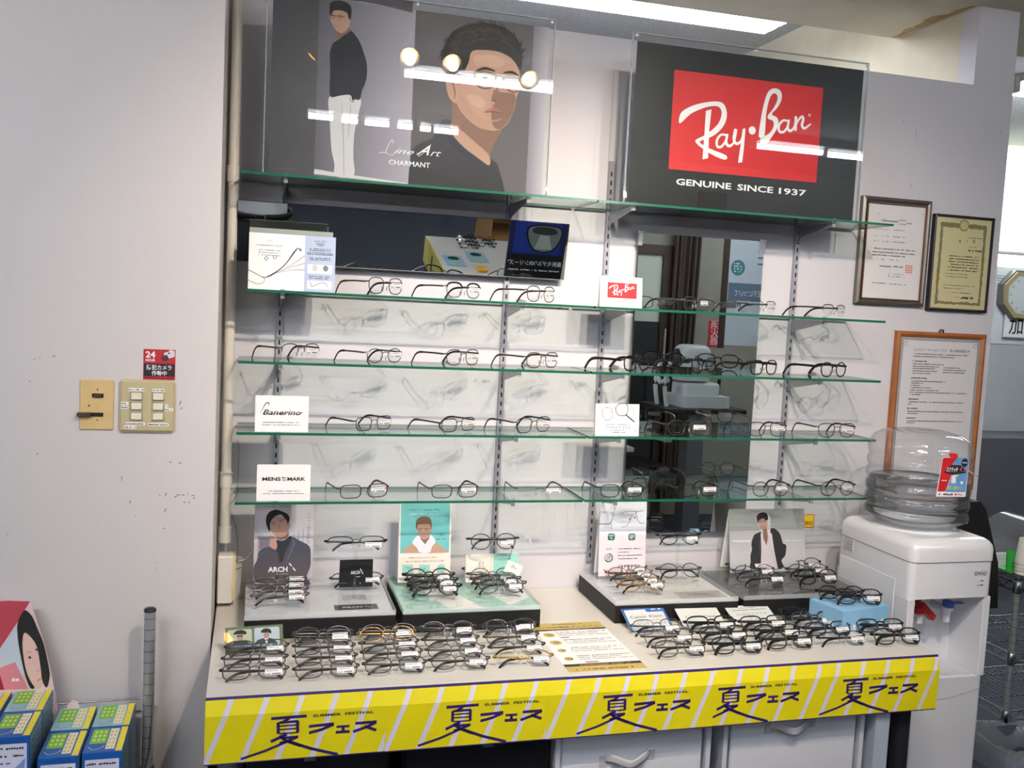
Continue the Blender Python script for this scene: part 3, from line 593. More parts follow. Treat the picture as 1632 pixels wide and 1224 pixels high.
def art(m, w, h, P):
    q = lambda *p: P.P(crop(920, 560, 5.1), p)
    m.poly([(w*.35, 0), (w, 0), (w, h*.6), (w*.5, h*.45)], mat('printed faint blue', (206, 218, 232), .6), 1)
    m.stroke(q((205, 480), (228, 458), (268, 462), (284, 495), (280, 540), (240, 560), (208, 530), (205, 480)), .0012, INK, 2); m.stroke(q((315, 450), (350, 424), (400, 430), (412, 470), (395, 515), (345, 522), (314, 490), (315, 450)), .0018, INK, 2)
    m.stroke(q((190, 500), (205, 480)), .001, INK, 2); m.stroke(q((286, 490), (300, 460), (315, 470)), .0012, GREYINK, 2); m.stroke(q((412, 440), (445, 455), (460, 500), (440, 560)), .0012, GREYINK, 2); m.stroke(q((395, 515), (430, 545), (462, 572)), .003, INK, 2)
    m.text('AIRSTYLE', w*.53, h*.24, .0052, GREYINK, 2, w=w*.57); m.lines(w*.22, w*.8, h*.34, .0024, GREYINK, 2, seed=1); m.lines(w*.3, w*.72, h*.17, .0018, GREYINK, 2, seed=2); m.lines(w*.36, w*.7, h*.1, .0024, INK, 2, seed=4)
    m.disc(w*.92, h*.17, .0035, mat('printed orange ring', (224, 150, 120), .6), 2, inner=.6)
card('small card showing a drawn pair of round spectacles, fourth shelf before the tall mirror', (947, 639.5), (1015.5, 641), (1018, 694.6), (948.5, 690.6), -.19, Z4, art, lean=.09)
# ------------------------------------------------------------ framed certificates on the wall
def frame(label, tl, tr, br, bl, fm, fw, art, face, mat_in=None):
    A = at(*bl, 'y', -.016); B = at(*br, 'y', -.016); C_ = at(*tl, 'y', -.016); D = at(*tr, 'y', -.016)
    w = ((B.x-A.x)+(D.x-C_.x))/2; x0 = (A.x+C_.x)/2; z0 = (A.z+B.z)/2; h = (C_.z+D.z)/2-z0
    P = Panel((x0, -.016, z0)); r = poster_emp('picture_frame', label, 'framed document', P)
    m = MB(); d = .015; bz = .003
    for (a, b_, c, e) in (((0, 0), (w, 0), (w-fw, fw), (fw, fw)), ((w, 0), (w, h), (w-fw, h-fw), (w-fw, fw)), ((w, h), (0, h), (fw, h-fw), (w-fw, h-fw)), ((0, h), (0, 0), (fw, fw), (fw, h-fw))):
        vs = [(*a, 0), (*b_, 0), (*c, .4), (*e, .4)]; o1 = [(a[0], d, a[1]), (b_[0], d, b_[1]), (b_[0], 0, b_[1]), (a[0], 0, a[1])]
        mid1 = ((a[0]+e[0])/2, -.004, (a[1]+e[1])/2); mid2 = ((b_[0]+c[0])/2, -.004, (b_[1]+c[1])/2)
        inn = [(c[0], .003, c[1]), (e[0], .003, e[1])]
        m.add(o1+[mid2, mid1]+inn, [(0, 1, 2, 3), (3, 2, 4, 5), (5, 4, 6, 7)], fm)
    m.build('frame_moulding', r); MB().box(fw*.9, w-fw*.9, .0045, .0135, fw*.9, h-fw*.9, face).build('document', r)
    m = MB(); art(m, w, h, P); o = m.build('printed_text', r); o.location = (0, .0044, 0)
    MB().add([(fw*.95, .0032, fw*.95), (w-fw*.95, .0032, fw*.95), (w-fw*.95, .0032, h-fw*.95), (fw*.95, .0032, h-fw*.95)], [(0, 1, 2, 3)], clear('frame glass', (.97, .97, .97), .045)).build('frame_glass', r)
    return r, P, w, h
def art(m, w, h, P):
    q = crop(1160, 350, 5.1); L = lambda x, y: P.L(*q(x, y))
    def T(x0, x1, y, hh, s, ink=INK):
        a = L(x0, y); b_ = L(x1, y); m.text(s, (a[0]+b_[0])/2, a[1]*.5+b_[1]*.5-hh/2, hh, ink, 1, w=b_[0]-a[0])
    T(1258, 1395, 12, .0055, '高度管理医療機器等'); T(1405, 1455, 5, .004, '販売業'); T(1405, 1455, 38, .004, '貸与業'); T(1460, 1502, 30, .0052, '許可証')
    ln = lambda x0, x1, y, hh=.003, s=0, ink=INK, f=.85: m.lines(L(x0, y)[0], L(x1, y)[0], (L(x0, y)[1]+L(x1, y)[1])/2, hh, ink, 1, f, s)
    ln(1200, 1335, 82, .0026, 1, GREYINK, .6); ln(1352, 1448, 90, .0026, 2, GREYINK); ln(1195, 1330, 136, .003, 3, GREYINK, .4); ln(1350, 1450, 146, .003, 4, GREYINK, .6); ln(1190, 1325, 178, .003, 5, GREYINK, .6); ln(1340, 1450, 188, .003, 6, GREYINK)
    for k in range(3): ln(1180+16*(k == 0), 1530-80*(k == 2), 248+22*k+(6 if k else 0), .0036, 7+k)
    ln(1215, 1395, 330, .0036, 11, GREYINK, .5); ln(1240, 1335, 385, .0042, 12); ln(1352, 1390, 388, .0042, 13); ln(1400, 1430, 392, .0042, 14)
    a = L(1446, 436); rd = mat('seal red', (226, 138, 134), .7); x0, z0 = a
    for k in range(3):
        for j in range(4): m.rect(x0+.001+k*.0088, x0+.0078+k*.0088, z0+.001+j*.0066, z0+.0056+j*.0066, rd, 1)
    ln(1300, 1440, 448, .003, 15, GREYINK, .5); ln(1300, 1440, 468, .003, 16, GREYINK, .5); ln(1172, 1295, 520, .0036, 17, GREYINK); ln(1312, 1470, 532, .0036, 18, GREYINK, .7)
    a = P.L(1400, 335); m.lines(a[0], a[0]+.01, h-.052, .002, GREYINK, 1); m.lines(w*.28, w*.36, h-.068, .002, GREYINK, 1); m.lines(w-.032, w-.024, h-.042, .003, GREYINK, 1)
r, P, w_, h_ = frame('white certificate with a red seal in a silver grey frame above the wooden frame', (1382, 311), (1490, 322), (1468, 489), (1358, 483), mat('pewter frame', (120, 116, 110), .35, .6, noise=.06, scale=5), .017, art, PAPER)
m = MB(); k = .0165; BR = mat('brown inner lip', (104, 70, 50), .4)
for a in ((k, w_-k, k, k+.003), (k, w_-k, h_-k-.003, h_-k), (k, k+.003, k, h_-k), (w_-k-.003, w_-k, k, h_-k)): m.box(a[0], a[1], -.0035, .003, a[2], a[3], BR)
m.build('inner_lip', r)
def art(m, w, h, P):
    OL = mat('printed olive border', (138, 130, 88), .7, noise=.3, scale=400); q = crop(1420, 300, 5.561); L = lambda x, y: P.L(*q(x, y)); R = random.Random(5)
    x0, x1, z0, z1 = w*.135, w*.865, h*.085, h*.895; t = .012
    def wob(pa, pb, tw):
        n = 26; pts = [(pa[0]+(pb[0]-pa[0])*i/n+R.uniform(-.0014, .0014), pa[1]+(pb[1]-pa[1])*i/n+R.uniform(-.0014, .0014)) for i in range(n+1)]
        m.stroke(pts, [tw*R.uniform(.6, 1.1) for _ in pts], OL, 1, curve=False)
    wob((x0, z0), (x1, z0), t*.8); wob((x0, z0), (x0, z1), t*.9); wob((x1, z0), (x1, z1), t*.9); wob((x0, z1), (w*.4, z1), t*1.4); wob((w*.6, z1), (x1, z1), t*1.4)
    m.disc(w*.5, z1+.002, .016, mat('printed gold medal', (206, 196, 138), .7), 2); m.disc(w*.5, z1+.002, .0185, OL, 2, inner=.8)
    for i, c in enumerate('修了証'): m.text(c, *(L(618+63*i, 480)), .0085, INK, 2)
    a = L(700, 436); m.lines(a[0], L(842, 440)[0], a[1]-.002, .0026, INK, 2); m.lines(L(690, 560)[0], L(810, 560)[0], L(750, 556)[1]-.003, .006, INK, 2); m.lines(L(700, 524)[0], L(765, 524)[0], L(735, 526)[1], .0024, INK, 2)
    for k in range(6): m.lines(L(525, 600)[0]-.0004*k, L(790, 600)[0], L(650, 606+25*k)[1]-.002, .0042, mat('brown ink', (72, 66, 50), .7), 2, seed=k)
    for k, (xa, xb, y) in enumerate(((487, 690, 765), (487, 690, 790), (472, 750, 868), (468, 660, 892), (545, 720, 932))): m.lines(L(xa, y)[0], L(xb, y)[0], L((xa+xb)/2, y)[1], .0026, mat('brown ink', (72, 66, 50), .7), 2, seed=k+9, fill=.8)
    m.lines(L(583, 968)[0], L(618, 968)[0], L(600, 968)[1], .003, INK, 2); m.lines(L(628, 975)[0], L(735, 975)[0], L(680, 985)[1], .0075, INK, 2, seed=8)
frame('cream certificate with ornate olive border in a thin black frame', (1496.5, 339), (1591, 350), (1568, 501), (1474, 491), mat('black lacquer frame', (22, 18, 24), .3), .0085, art, mat('cream certificate paper', (216, 208, 160), .7))
def art(m, w, h, P):
    q = crop(1420, 520, 6.119); L = lambda x, y: P.L(*q(x, y)); G = mat('printed grey margin', (176, 176, 180), .7); x0, x1 = .018, w-.018
    m.rect(.0175, w-.0175, .0175, h-.0175, G, 0); m.rect(.028, w-.028, .024, h-.028, mat('framed white sheet', (226, 224, 228), .7), 1)
    for a in ((.026, .0266, .022, h-.026), (w-.0266, w-.026, .022, h-.026)): m.rect(*a, INK, 2)
    m.rect(.026, w-.026, h-.0266, h-.026, INK, 2); m.rect(.026, w-.026, .022, .0226, INK, 2)
    for (x, z) in ((.036, h-.04), (w-.036, h-.04), (.036, .036), (w-.036, .036)): m.disc(x, z, .007, G, 2, inner=.7); m.stroke([(x-.008, z), (x, z+.008), (x+.009, z+.006)], .0008, GREYINK, 2)
    a, b_ = L(236, 222), L(552, 230); m.text('ビジョナリーホールディングス', (a[0]+b_[0])/2, (a[1]+b_[1])/2-.006, .0085, INK, 2, w=b_[0]-a[0])
    a, b_ = L(582, 235), L(778, 240); m.text('個人情報保護方針', (a[0]+b_[0])/2, (a[1]+b_[1])/2-.006, .0085, INK, 2, w=b_[0]-a[0])
    for k, (xa, xb, y, hh) in enumerate(((240, 760, 278, .0034), (222, 630, 300, .0034), (215, 365, 342, .0045), (222, 522, 372, .0034), (220, 480, 395, .0034), (218, 437, 414, .0034), (216, 458, 438, .0034), (214, 395, 460, .0034), (515, 680, 408, .0034), (513, 738, 432, .0034), (512, 725, 455, .0034),
            (200, 365, 507, .0045), (206, 540, 540, .0034), (203, 320, 556, .0034), (200, 290, 576, .0034), (197, 402, 600, .0034), (194, 475, 626, .0034), (192, 745, 652, .0034), (190, 295, 667, .0034), (175, 277, 711, .0045), (180, 725, 744, .0034), (178, 208, 760, .0034), (165, 280, 803, .0045), (168, 712, 836, .0034), (166, 272, 852, .0034), (155, 250, 896, .0045), (160, 708, 928, .0034), (158, 238, 943, .0034), (150, 240, 988, .0034), (285, 512, 1014, .0034))):
        m.lines(L(xa, y)[0], L(xb, y)[0], L((xa+xb)/2, y)[1]-hh/2, hh, INK, 2, .93, k)
WOODF = mat('orange brown wood', (158, 96, 50), .4, noise=.12, scale=18)
r, P, w_, h_ = frame('printed policy document in a brown wooden frame behind the water bottle', (1437, 526), (1574, 534.5), (1548, 790), (1405, 772), WOODF, .0185, art, mat('backing board', (176, 176, 180), .7))
m = MB(); m.tube([(w_/2-.008, .008, h_), (w_/2-.006, .006, h_+.008), (w_/2+.006, .006, h_+.008), (w_/2+.008, .008, h_)], .0022, BLACK, 6); m.build('hanger', r)
# ------------------------------------------------------------ switches and sticker on the pillar
yW = -.3001
A, B, C_ = at(126.5, 684.5, 'y', yW), at(181, 684.5, 'y', yW), at(128, 604, 'y', yW); w_, h_ = B.x-A.x, C_.z-A.z
OCH = mat('aged ochre plate', (206, 178, 122), .5, noise=.04, scale=40); BRN = mat('brown bakelite', (70, 48, 34), .4)
r = emp('slider_switch', 'ochre switch plate with two dark slots and a brown lever', 'light switch', (A.x, yW, A.z))
MB().box(0, w_, -.004, 0, 0, h_, OCH, bev=.002).build('wall_plate', r)
for z in (.68, .3):
    MB().box(w_*.36, w_*.7, -.0046, -.003, h_*(z-.035), h_*(z+.045), mat('dark slot', (26, 20, 18), .8)).build('slot', r)
MB().box(-.004, w_*.36, -.016, -.003, h_*.27, h_*.35, BRN, bev=.0015).build('switch_lever', r); MB().box(w_*.42, w_*.64, -.009, -.004, h_*.655, h_*.71, BRN).build('switch_lever', r)
for z in (.8, .2, .48): MB().lathe([(0, .0015), (.002, .001), (.0022, 0)], mat('brass screw', (150, 120, 60), .3, .8), 8, Matrix.Translation((w_*(.52 if z != .48 else .28), -.004, h_*z)) @ Matrix.Rotation(PI/2, 4, 'X')).build('screw', r)
A, B, C_ = at(190, 688, 'y', yW), at(278, 688, 'y', yW), at(191.5, 604, 'y', yW); w_, h_ = B.x-A.x, C_.z-A.z
BEI = mat('beige enamel plate', (190, 176, 138), .3, coat=.5); KEY = mat('cream switch key', (226, 220, 200), .35)
r = emp('switch_panel', 'beige plate with six white light switches and small paper labels', 'light switch', (A.x, yW, A.z))
MB().box(0, w_, -.009, 0, 0, h_, BEI, bev=.005).build('wall_plate', r); lab = MB()
for i, x in enumerate((.31, .7)):
    for j, z in enumerate((.69, .5, .31)):
        MB().box(w_*x-.013, w_*x+.013, -.011, -.008, h_*z-.0095, h_*z+.0095, mat('switch recess', (150, 142, 120), .5)).build('switch_bezel', r)
        MB().box(w_*x-.011, w_*x+.011, -.0135, -.009, h_*z-.0075, h_*z+.0075, KEY, bev=.001).build('switch_key', r)
        lab.rect(w_*x+.005, w_*x+.0075, h_*z-.002, h_*z+.003, GREYINK, 1) if 0 else None
lab_o = []
for (x, z, ww) in ((.3, .815, .034), (.7, .81, .026), (.3, .165, .04), (.2, .1, .026), (.71, .155, .044), (.1, .55, .016), (.1, .475, .016), (.84, .51, .01), (.9, .445, .018)):
    b = MB(); b.rect(w_*x-ww/2, w_*x+ww/2, h_*z-.0035, h_*z+.0035, PAPER, 0); b.lines(w_*x-ww/2+.001, w_*x+ww/2-.001, h_*z-.0017, .003, INK, 1, seed=int(x*100+z*1000))
    o = b.build('paper_label', r); o.location = (0, -.0092, 0)
A, B, C_ = at(228, 604.5, 'y', yW), at(279, 605, 'y', yW), at(229, 556, 'y', yW); w_, h_ = B.x-A.x, C_.z-A.z
PS = Panel((A.x, -.3006, A.z)); r = poster_emp('camera_sticker', 'red and black security camera sticker above the white switches', 'sticker', PS); c6 = crop(0, 500, 2.914); q = lambda *p: PS.P(c6, p)
MB().rect(0, w_, 0, h_, mat('sticker red', (176, 30, 40), .45), 0).build('sticker_base', r); m = MB(); m.rect(w_*.02, w_*.98, h_*.11, h_*.53, mat('sticker black', (34, 28, 34), .5), 1)
m.text('24', w_*.22, h_*.73, h_*.2, WINK, 2, w=w_*.3, bold=.03); m.text('HOUR', w_*.22, h_*.6, h_*.085, WINK, 2, w=w_*.3, bold=.03)
m.text('防犯カメラ', w_*.5, h_*.34, h_*.15, WINK, 2, w=w_*.78, bold=.015); m.text('作動中', w_*.5, h_*.15, h_*.15, WINK, 2, w=w_*.47, bold=.015)
m.lines(w_*.04, w_*.96, h_*.03, h_*.05, mat('dark red ink', (84, 16, 22), .6), 1)
m.poly(q((762, 182), (806, 170), (812, 176), (812, 200), (786, 208), (762, 192)), mat('printed light grey', (206, 206, 210), .5), 2); m.poly(q((750, 200), (775, 190), (786, 210), (770, 220), (752, 216)), mat('printed dark grey', (52, 50, 56), .5), 3); m.poly(q((782, 182), (788, 168), (800, 168), (798, 180)), mat('printed light grey', (206, 206, 210), .5), 3)
m.disc(*q((785, 184))[0], .002, INK, 4); m.build('sticker_print', r)
# ------------------------------------------------------------ eyeglasses
GC = {'black': mat('frame black', (18, 18, 20), .25), 'matt black': mat('frame matt black', (30, 30, 33), .5), 'gunmetal': mat('frame gunmetal', (52, 51, 54), .35, .3), 'silver': mat('frame silver', (112, 112, 118), .25, .7),
      'gold': mat('frame gold', (190, 150, 96), .25, .9), 'brown': mat('frame brown', (58, 42, 38), .35, .2), 'navy': mat('frame navy', (34, 38, 58), .35), 'tortoise': mat('frame tortoiseshell', (70, 46, 34), .25, noise=.5, scale=60),
      'pewter': mat('frame pewter', (78, 72, 68), .3, .4), 'copper': mat('frame copper', (170, 116, 70), .25, .9)}
TIPM = mat('temple tip black', (20, 19, 20), .3); TIPB = mat('temple tip brown', (52, 36, 30), .3); PADM = clear('nose pad silicone', (.85, .85, .85), .15, haze=.25)
TAGM = mat('price tag white', (222, 222, 224), .5); TAGR = mat('red dot', (200, 40, 50), .5); FILM = clear('tag film', (.93, .95, .97), .08)
def outline(shape, lw, lh, n=26):
    out = []
    for k in range(n):
        a = 2*PI*k/n; c, s = math.cos(a), math.sin(a)
        e = {'rectangular': 3.2, 'oval': 2.1, 'round': 2.1, 'square': 2.7, 'browline': 2.5}[shape]
        x = lw/2*math.copysign(abs(c)**(2/e), c); z = lh/2*math.copysign(abs(s)**(2/e), s)
        x *= 1+{'rectangular': .04, 'oval': .0, 'round': .03, 'square': .08, 'browline': .1}[shape]*(z/(lh/2))
        out.append((x, z))
    return out
SH = {'rectangular': (.053, .034), 'oval': (.052, .035), 'round': (.048, .041), 'square': (.052, .040), 'browline': (.051, .038)}
PROTO = {}
def make_glasses(shape, col, rim, fold, tagv, tip='black', wf=1.0):
    """rim: thick / thin / half / none; fold: temples folded behind the front; tagv: 0 none, 1 tag, 2 tag with red dot"""
    lw, lh = SH[shape]; lw *= wf; br = .0185; cx = br/2+lw/2; m = GC[col]; tm = TIPM if tip == 'black' else TIPB
    r = link(bpy.data.objects.new('eyeglasses', None)); r.empty_display_size = .01
    yb = lambda x: .9*x*x
    out = outline(shape, lw, lh); b = MB(); rw = {'thick': .0019, 'thin': .0014, 'half': .0014, 'none': .0005}[rim]; rd = {'thick': .0018, 'thin': .0008, 'half': .0009, 'none': .0005}[rim]
    for sx in (-1, 1):
        ring = [(sx*cx+sx*x, yb(cx+x), z) for x, z in out]
        if rim in ('thick', 'thin'): b.tube(ring, (rw, rd), m, 5, True, up=(0, 1, 0))
        elif rim == 'half': b.tube(ring[:len(ring)//2+1], (rw, rd), m, 5, up=(0, 1, 0))
        if shape == 'browline': b.tube(ring[1:len(ring)//2], (.0024, .0022), GC['black'] if col in ('black', 'gunmetal', 'silver') else m, 5, up=(0, 1, 0))
        xe = sx*(cx+lw/2+.001); ze = lh*.22; b.tube([(sx*(cx+lw*.47), yb(cx+lw/2), ze+.001), (sx*.0665*wf, .0055, ze+.001), (sx*.0685*wf, .009, ze)], (.0014 if rim != 'thick' else .0022, .0017), GC['black'] if rim == 'thick' and col == 'black' else m, 6)
    zb = lh*.16; bb = br/2+.001; bt = .0011 if rim != 'thick' else .0022
    b.tube([(-bb-.001, .0004, zb), (-bb*.45, -.0012, zb+.0035), (bb*.45, -.0012, zb+.0035), (bb+.001, .0004, zb)], (bt, bt), m, 6, up=(0, 1, 0))
    b.build('frame_front', r)
    for sx in (-1, 1):
        vs = [(sx*cx+sx*x*.985, yb(cx+x), z*.985) for x, z in out]
        MB().add(vs, [tuple(range(len(vs))) if sx < 0 else tuple(range(len(vs)))[::-1]], LENS).build('lens', r)
        p = MB(); p.tube([(sx*(bb+.001), .001, zb-.006), (sx*(bb-.0005), .007, zb-.008), (sx*(bb-.003), .006, zb-.013)], .0005, GC['silver'], 5)
        p.tube([(sx*(bb-.003), .0065, zb-.008), (sx*(bb-.0025), .007, zb-.0135), (sx*(bb-.0012), .0075, zb-.019)], [(.0012, .001), (.002, .0026), (.001, .001)], PADM, 6); p.build('nose_pad', r)
    zt_ = lh*.22; th = (.0009, .0022) if rim != 'thick' else (.0016, .0034); t2 = (.0014, .0028) if rim != 'thick' else (.0016, .0042)
    for sx in (-1, 1):
        if not fold:
            path = [(sx*.0685*wf, .009, zt_), (sx*.0705*wf, .045, zt_+.0006), (sx*.069*wf, .085, zt_)]; tp = [(sx*.069*wf, .082, zt_), (sx*.067*wf, .102, zt_-.002), (sx*.064*wf, .118, zt_-.011), (sx*.061*wf, .133, -lh/2-.003)]
        else:
            y = .011 if sx < 0 else .0165
            path = [(sx*.0685*wf, .009, zt_), (sx*.064*wf, y, zt_-.001), (-sx*.0, y+.001, zt_-.003), (-sx*.022, y+.001, zt_-.004)]
            tp = [(-sx*.018, y+.001, zt_-.004), (-sx*.034, y+.001, zt_-.006), (-sx*.047, y+.0, zt_-.014), (-sx*.0575, y-.002, -lh/2+.001)]
        t = MB().tube(path, [th, th, th] if len(path) == 3 else th, m, 6).build('temple', r)
        MB().tube(smooth(tp, 3, False), [t2]*10, tm, 6).build('temple_tip', t)
    if tagv:
        g = MB(); x0, x1, z0, z1 = (cx-lw*.28, cx+lw*.38, -.0115, .001) if fold else (cx-lw*.36, cx+lw*.42, -.0045, .0085); yt = yb(cx)-.0022
        g.add([(x0-.002, yt+.0002, z0-.002), (x1+.005, yt+.003, z0-.002), (x1+.005, yt+.003, z1+.002), (x0-.002, yt+.0002, z1+.002)], [(0, 1, 2, 3)], FILM)
        o = g.build('tag_film', r); g = MB(); g.rect(x0, x1, z0, z1, TAGM, 0)
        g.lines(x0+.001, x0+.012, z0+.0015, .0022, INK, 1, seed=1); g.rect(x0+.015, x1-.004, z0+.0012, z0+.0042, GREYINK, 1); g.lines(x0+.002, x1-.008, z0+.0085, .0018, GREYINK, 1, seed=2)
        if tagv == 2: g.disc(x1-.003, z1-.003, .0022, TAGR, 2, n=10)
        o = g.build('price_tag', r); o.location = (0, yt-.0005, 0)
        o2 = MB(); o2.lines(-cx-.010, -cx+.010, -lh*.34, .0012, GREYINK, 0, seed=3); o2.build('lens_print', r).location = (0, yb(cx)-.0006, 0)
    return r
def all_verts(o, acc=None, M=None):
    acc = [] if acc is None else acc; M = Matrix.Identity(4) if M is None else M
    for ch in o.children:
        M2 = M @ Matrix.Translation(ch.location)
        if ch.type == 'MESH': acc += [M2 @ v.co for v in list(ch.data.vertices)[::3]]
        all_verts(ch, acc, M2)
    return acc
def glasses(style, M3, x, y, zs, label, group):
    """style tuple -> proto (first use is the proto itself); M3 orientation; rests its lowest point on zs"""
    if style not in PROTO:
        o = make_glasses(*style); PROTO[style] = (o, all_verts(o))
    else: o = copy_tree(PROTO[style][0])
    vs = PROTO[style][1]; zmin = min((M3 @ v).z for v in vs)
    M = M3.to_4x4(); M.translation = (x, y, zs-zmin+.0003); o.matrix_world = M
    return tag(o, label, 'eyeglasses', group)
def rot(yaw, recl=0, roll=0): return (Matrix.Rotation(yaw, 3, 'Z') @ Matrix.Rotation(-recl, 3, 'X') @ Matrix.Rotation(roll, 3, 'Y'))
def st(shape='rectangular', col='gunmetal', rim='thin', fold=True, tagv=1, tip='black', wf=1.04): return (shape, col, rim, fold, tagv, tip, wf)
# --- open pairs on the glass shelves: measured pixel of the near rim end and of the far rim end
NUM = ('first', 'second', 'third', 'fourth')
def shelf_pair(xl, xr, z, style, label, group, yf=-.192):
    lo, hi = -1., 3.
    zc = z+.02
    def solve(px, y):
        lo, hi = -1., 3.5
        for _ in range(40):
            m = (lo+hi)/2
            if proj((m, y, zc))[0] > px: hi = m
            else: lo = m
        return (lo+hi)/2
    xL = solve(xl, yf); best = None
    for wq in (1.04, 1.0, .96, .92, .88, 1.08, 1.12):      # real frames differ in width: take the one that fits at a believable turn
        for k in range(0, 60):
            th = k/59*.6; W = .137*wq; e = abs(proj((xL+W*math.cos(th), yf+W*math.sin(th), zc))[0]-xr)+abs(th-.5)*3+abs(wq-1.0)*12
            if best is None or e < best[0]: best = (e, th, wq)
    style = style[:6]+(best[2],); W = .137*best[2]; best = best[1]
    cx_, cy_ = xL+W/2*math.cos(best), yf+W/2*math.sin(best)
    # keep the temple ends off the wall
    far = cy_+W/2*math.sin(best)+.135*math.cos(best)
    cy_ -= max(0, far+.016); 
    return glasses(style, rot(best), cx_+.002, cy_, z+.0004, label, group)
rows = [
 ('second', Z2, 'after the brochure card', [(585, 642, st('square', 'brown', 'thin', False, 1)), (707, 766, st('browline', 'silver', 'thin', False, 1)), (837, 884, st('square', 'gunmetal', 'thin', False, 1, 'brown'))]),
 ('third', Z3, 'from the corner pipe', [(446, 510, st('square', 'pewter', 'half', False, 1)), (582, 641, st('oval', 'silver', 'thin', False, 1)), (708, 763, st('square', 'gunmetal', 'thin', False, 1)), (835, 889, st('square', 'gunmetal', 'thin', False, 1))]),
 ('fourth', Z4, 'after the italic brand card', [(565, 624, st('rectangular', 'gunmetal', 'thin', False, 1)), (701, 757, st('rectangular', 'gunmetal', 'thin', False, 1, 'brown')), (819, 878, st('square', 'gunmetal', 'thin', False, 1))]),
 ('lowest', Z5, 'after the wide capitals card', [(538, 620, st('rectangular', 'tortoise', 'thin', False, 2)), (684, 763, st('rectangular', 'gunmetal', 'thin', False, 1)), (820, 898, st('rectangular', 'gunmetal', 'none', False, 2))]),
 ('second', Z2, 'after the small red card', [(1086, 1126, st('rectangular', 'silver', 'thin', False, 1)), (1193, 1236, st('rectangular', 'silver', 'half', False, 1)), (1308, 1346, st('rectangular', 'matt black', 'half', False, 1))]),
 ('third', Z3, 'from the upright before the tall mirror', [(990, 1033, st('square', 'black', 'thick', False, 0)), (1098, 1139, st('square', 'black', 'thick', False, 0)), (1193, 1238, st('square', 'black', 'thick', False, 0)), (1305, 1351, st('round', 'black', 'thick', False, 0))]),
 ('fourth', Z4, 'after the drawn-spectacles card', [(1061, 1129, st('square', 'matt black', 'thin', False, 2)), (1189, 1255, st('square', 'brown', 'thin', False, 2)), (1301, 1365, st('square', 'brown', 'thin', False, 2))]),
 ('lowest', Z5, 'of the far glass shelf', [(954, 1026, st('rectangular', 'matt black', 'thin', False, 1)), (1077, 1145, st('rectangular', 'black', 'thin', False, 1)), (1194, 1261, st('round', 'brown', 'thin', False, 2)), (1303, 1365, st('round', 'brown', 'thin', False, 2))])]
for rn, z, wh, items in rows:
    for i, (a, b_, s_) in enumerate(items):
        shelf_pair(a, b_, z, s_, '%s %s eyeglasses, %s shelf, %s pair %s' % (s_[1], s_[0], rn, NUM[i], wh), 'open eyeglasses on the glass shelves')
# ------------------------------------------------------------ table
ZT = .72; TX0, TX1, TY = -.04, 1.703, -.64
LAM = mat('white laminate', (212, 208, 201), .35, noise=.01, scale=8); DKM = mat('dark metal leg', (48, 50, 58), .35, .5); GRL = mat('grey metal leg', (150, 152, 160), .3, .8)
r = emp('display_table', 'long white table carrying the eyeglasses, under the glass shelves', 'table', (0, 0, 0))
MB().box(TX0, TX1, TY, -.003, ZT-.025, ZT, LAM, bev=.001).build('table_top', r)
MB().tube([(TX0+.05, TY+.06, 0), (TX0+.05, TY+.06, ZT-.025)], .026, GRL, 20).build('leg', r)
MB().tube([(TX1-.055, TY+.05, 0), (TX1-.055, TY+.05, ZT-.025)], .024, DKM, 20).build('leg', r)
for x in (TX0+.05, TX1-.055): MB().tube([(x, -.06, 0), (x, -.06, ZT-.025)], .022, GRL, 16).build('leg', r)
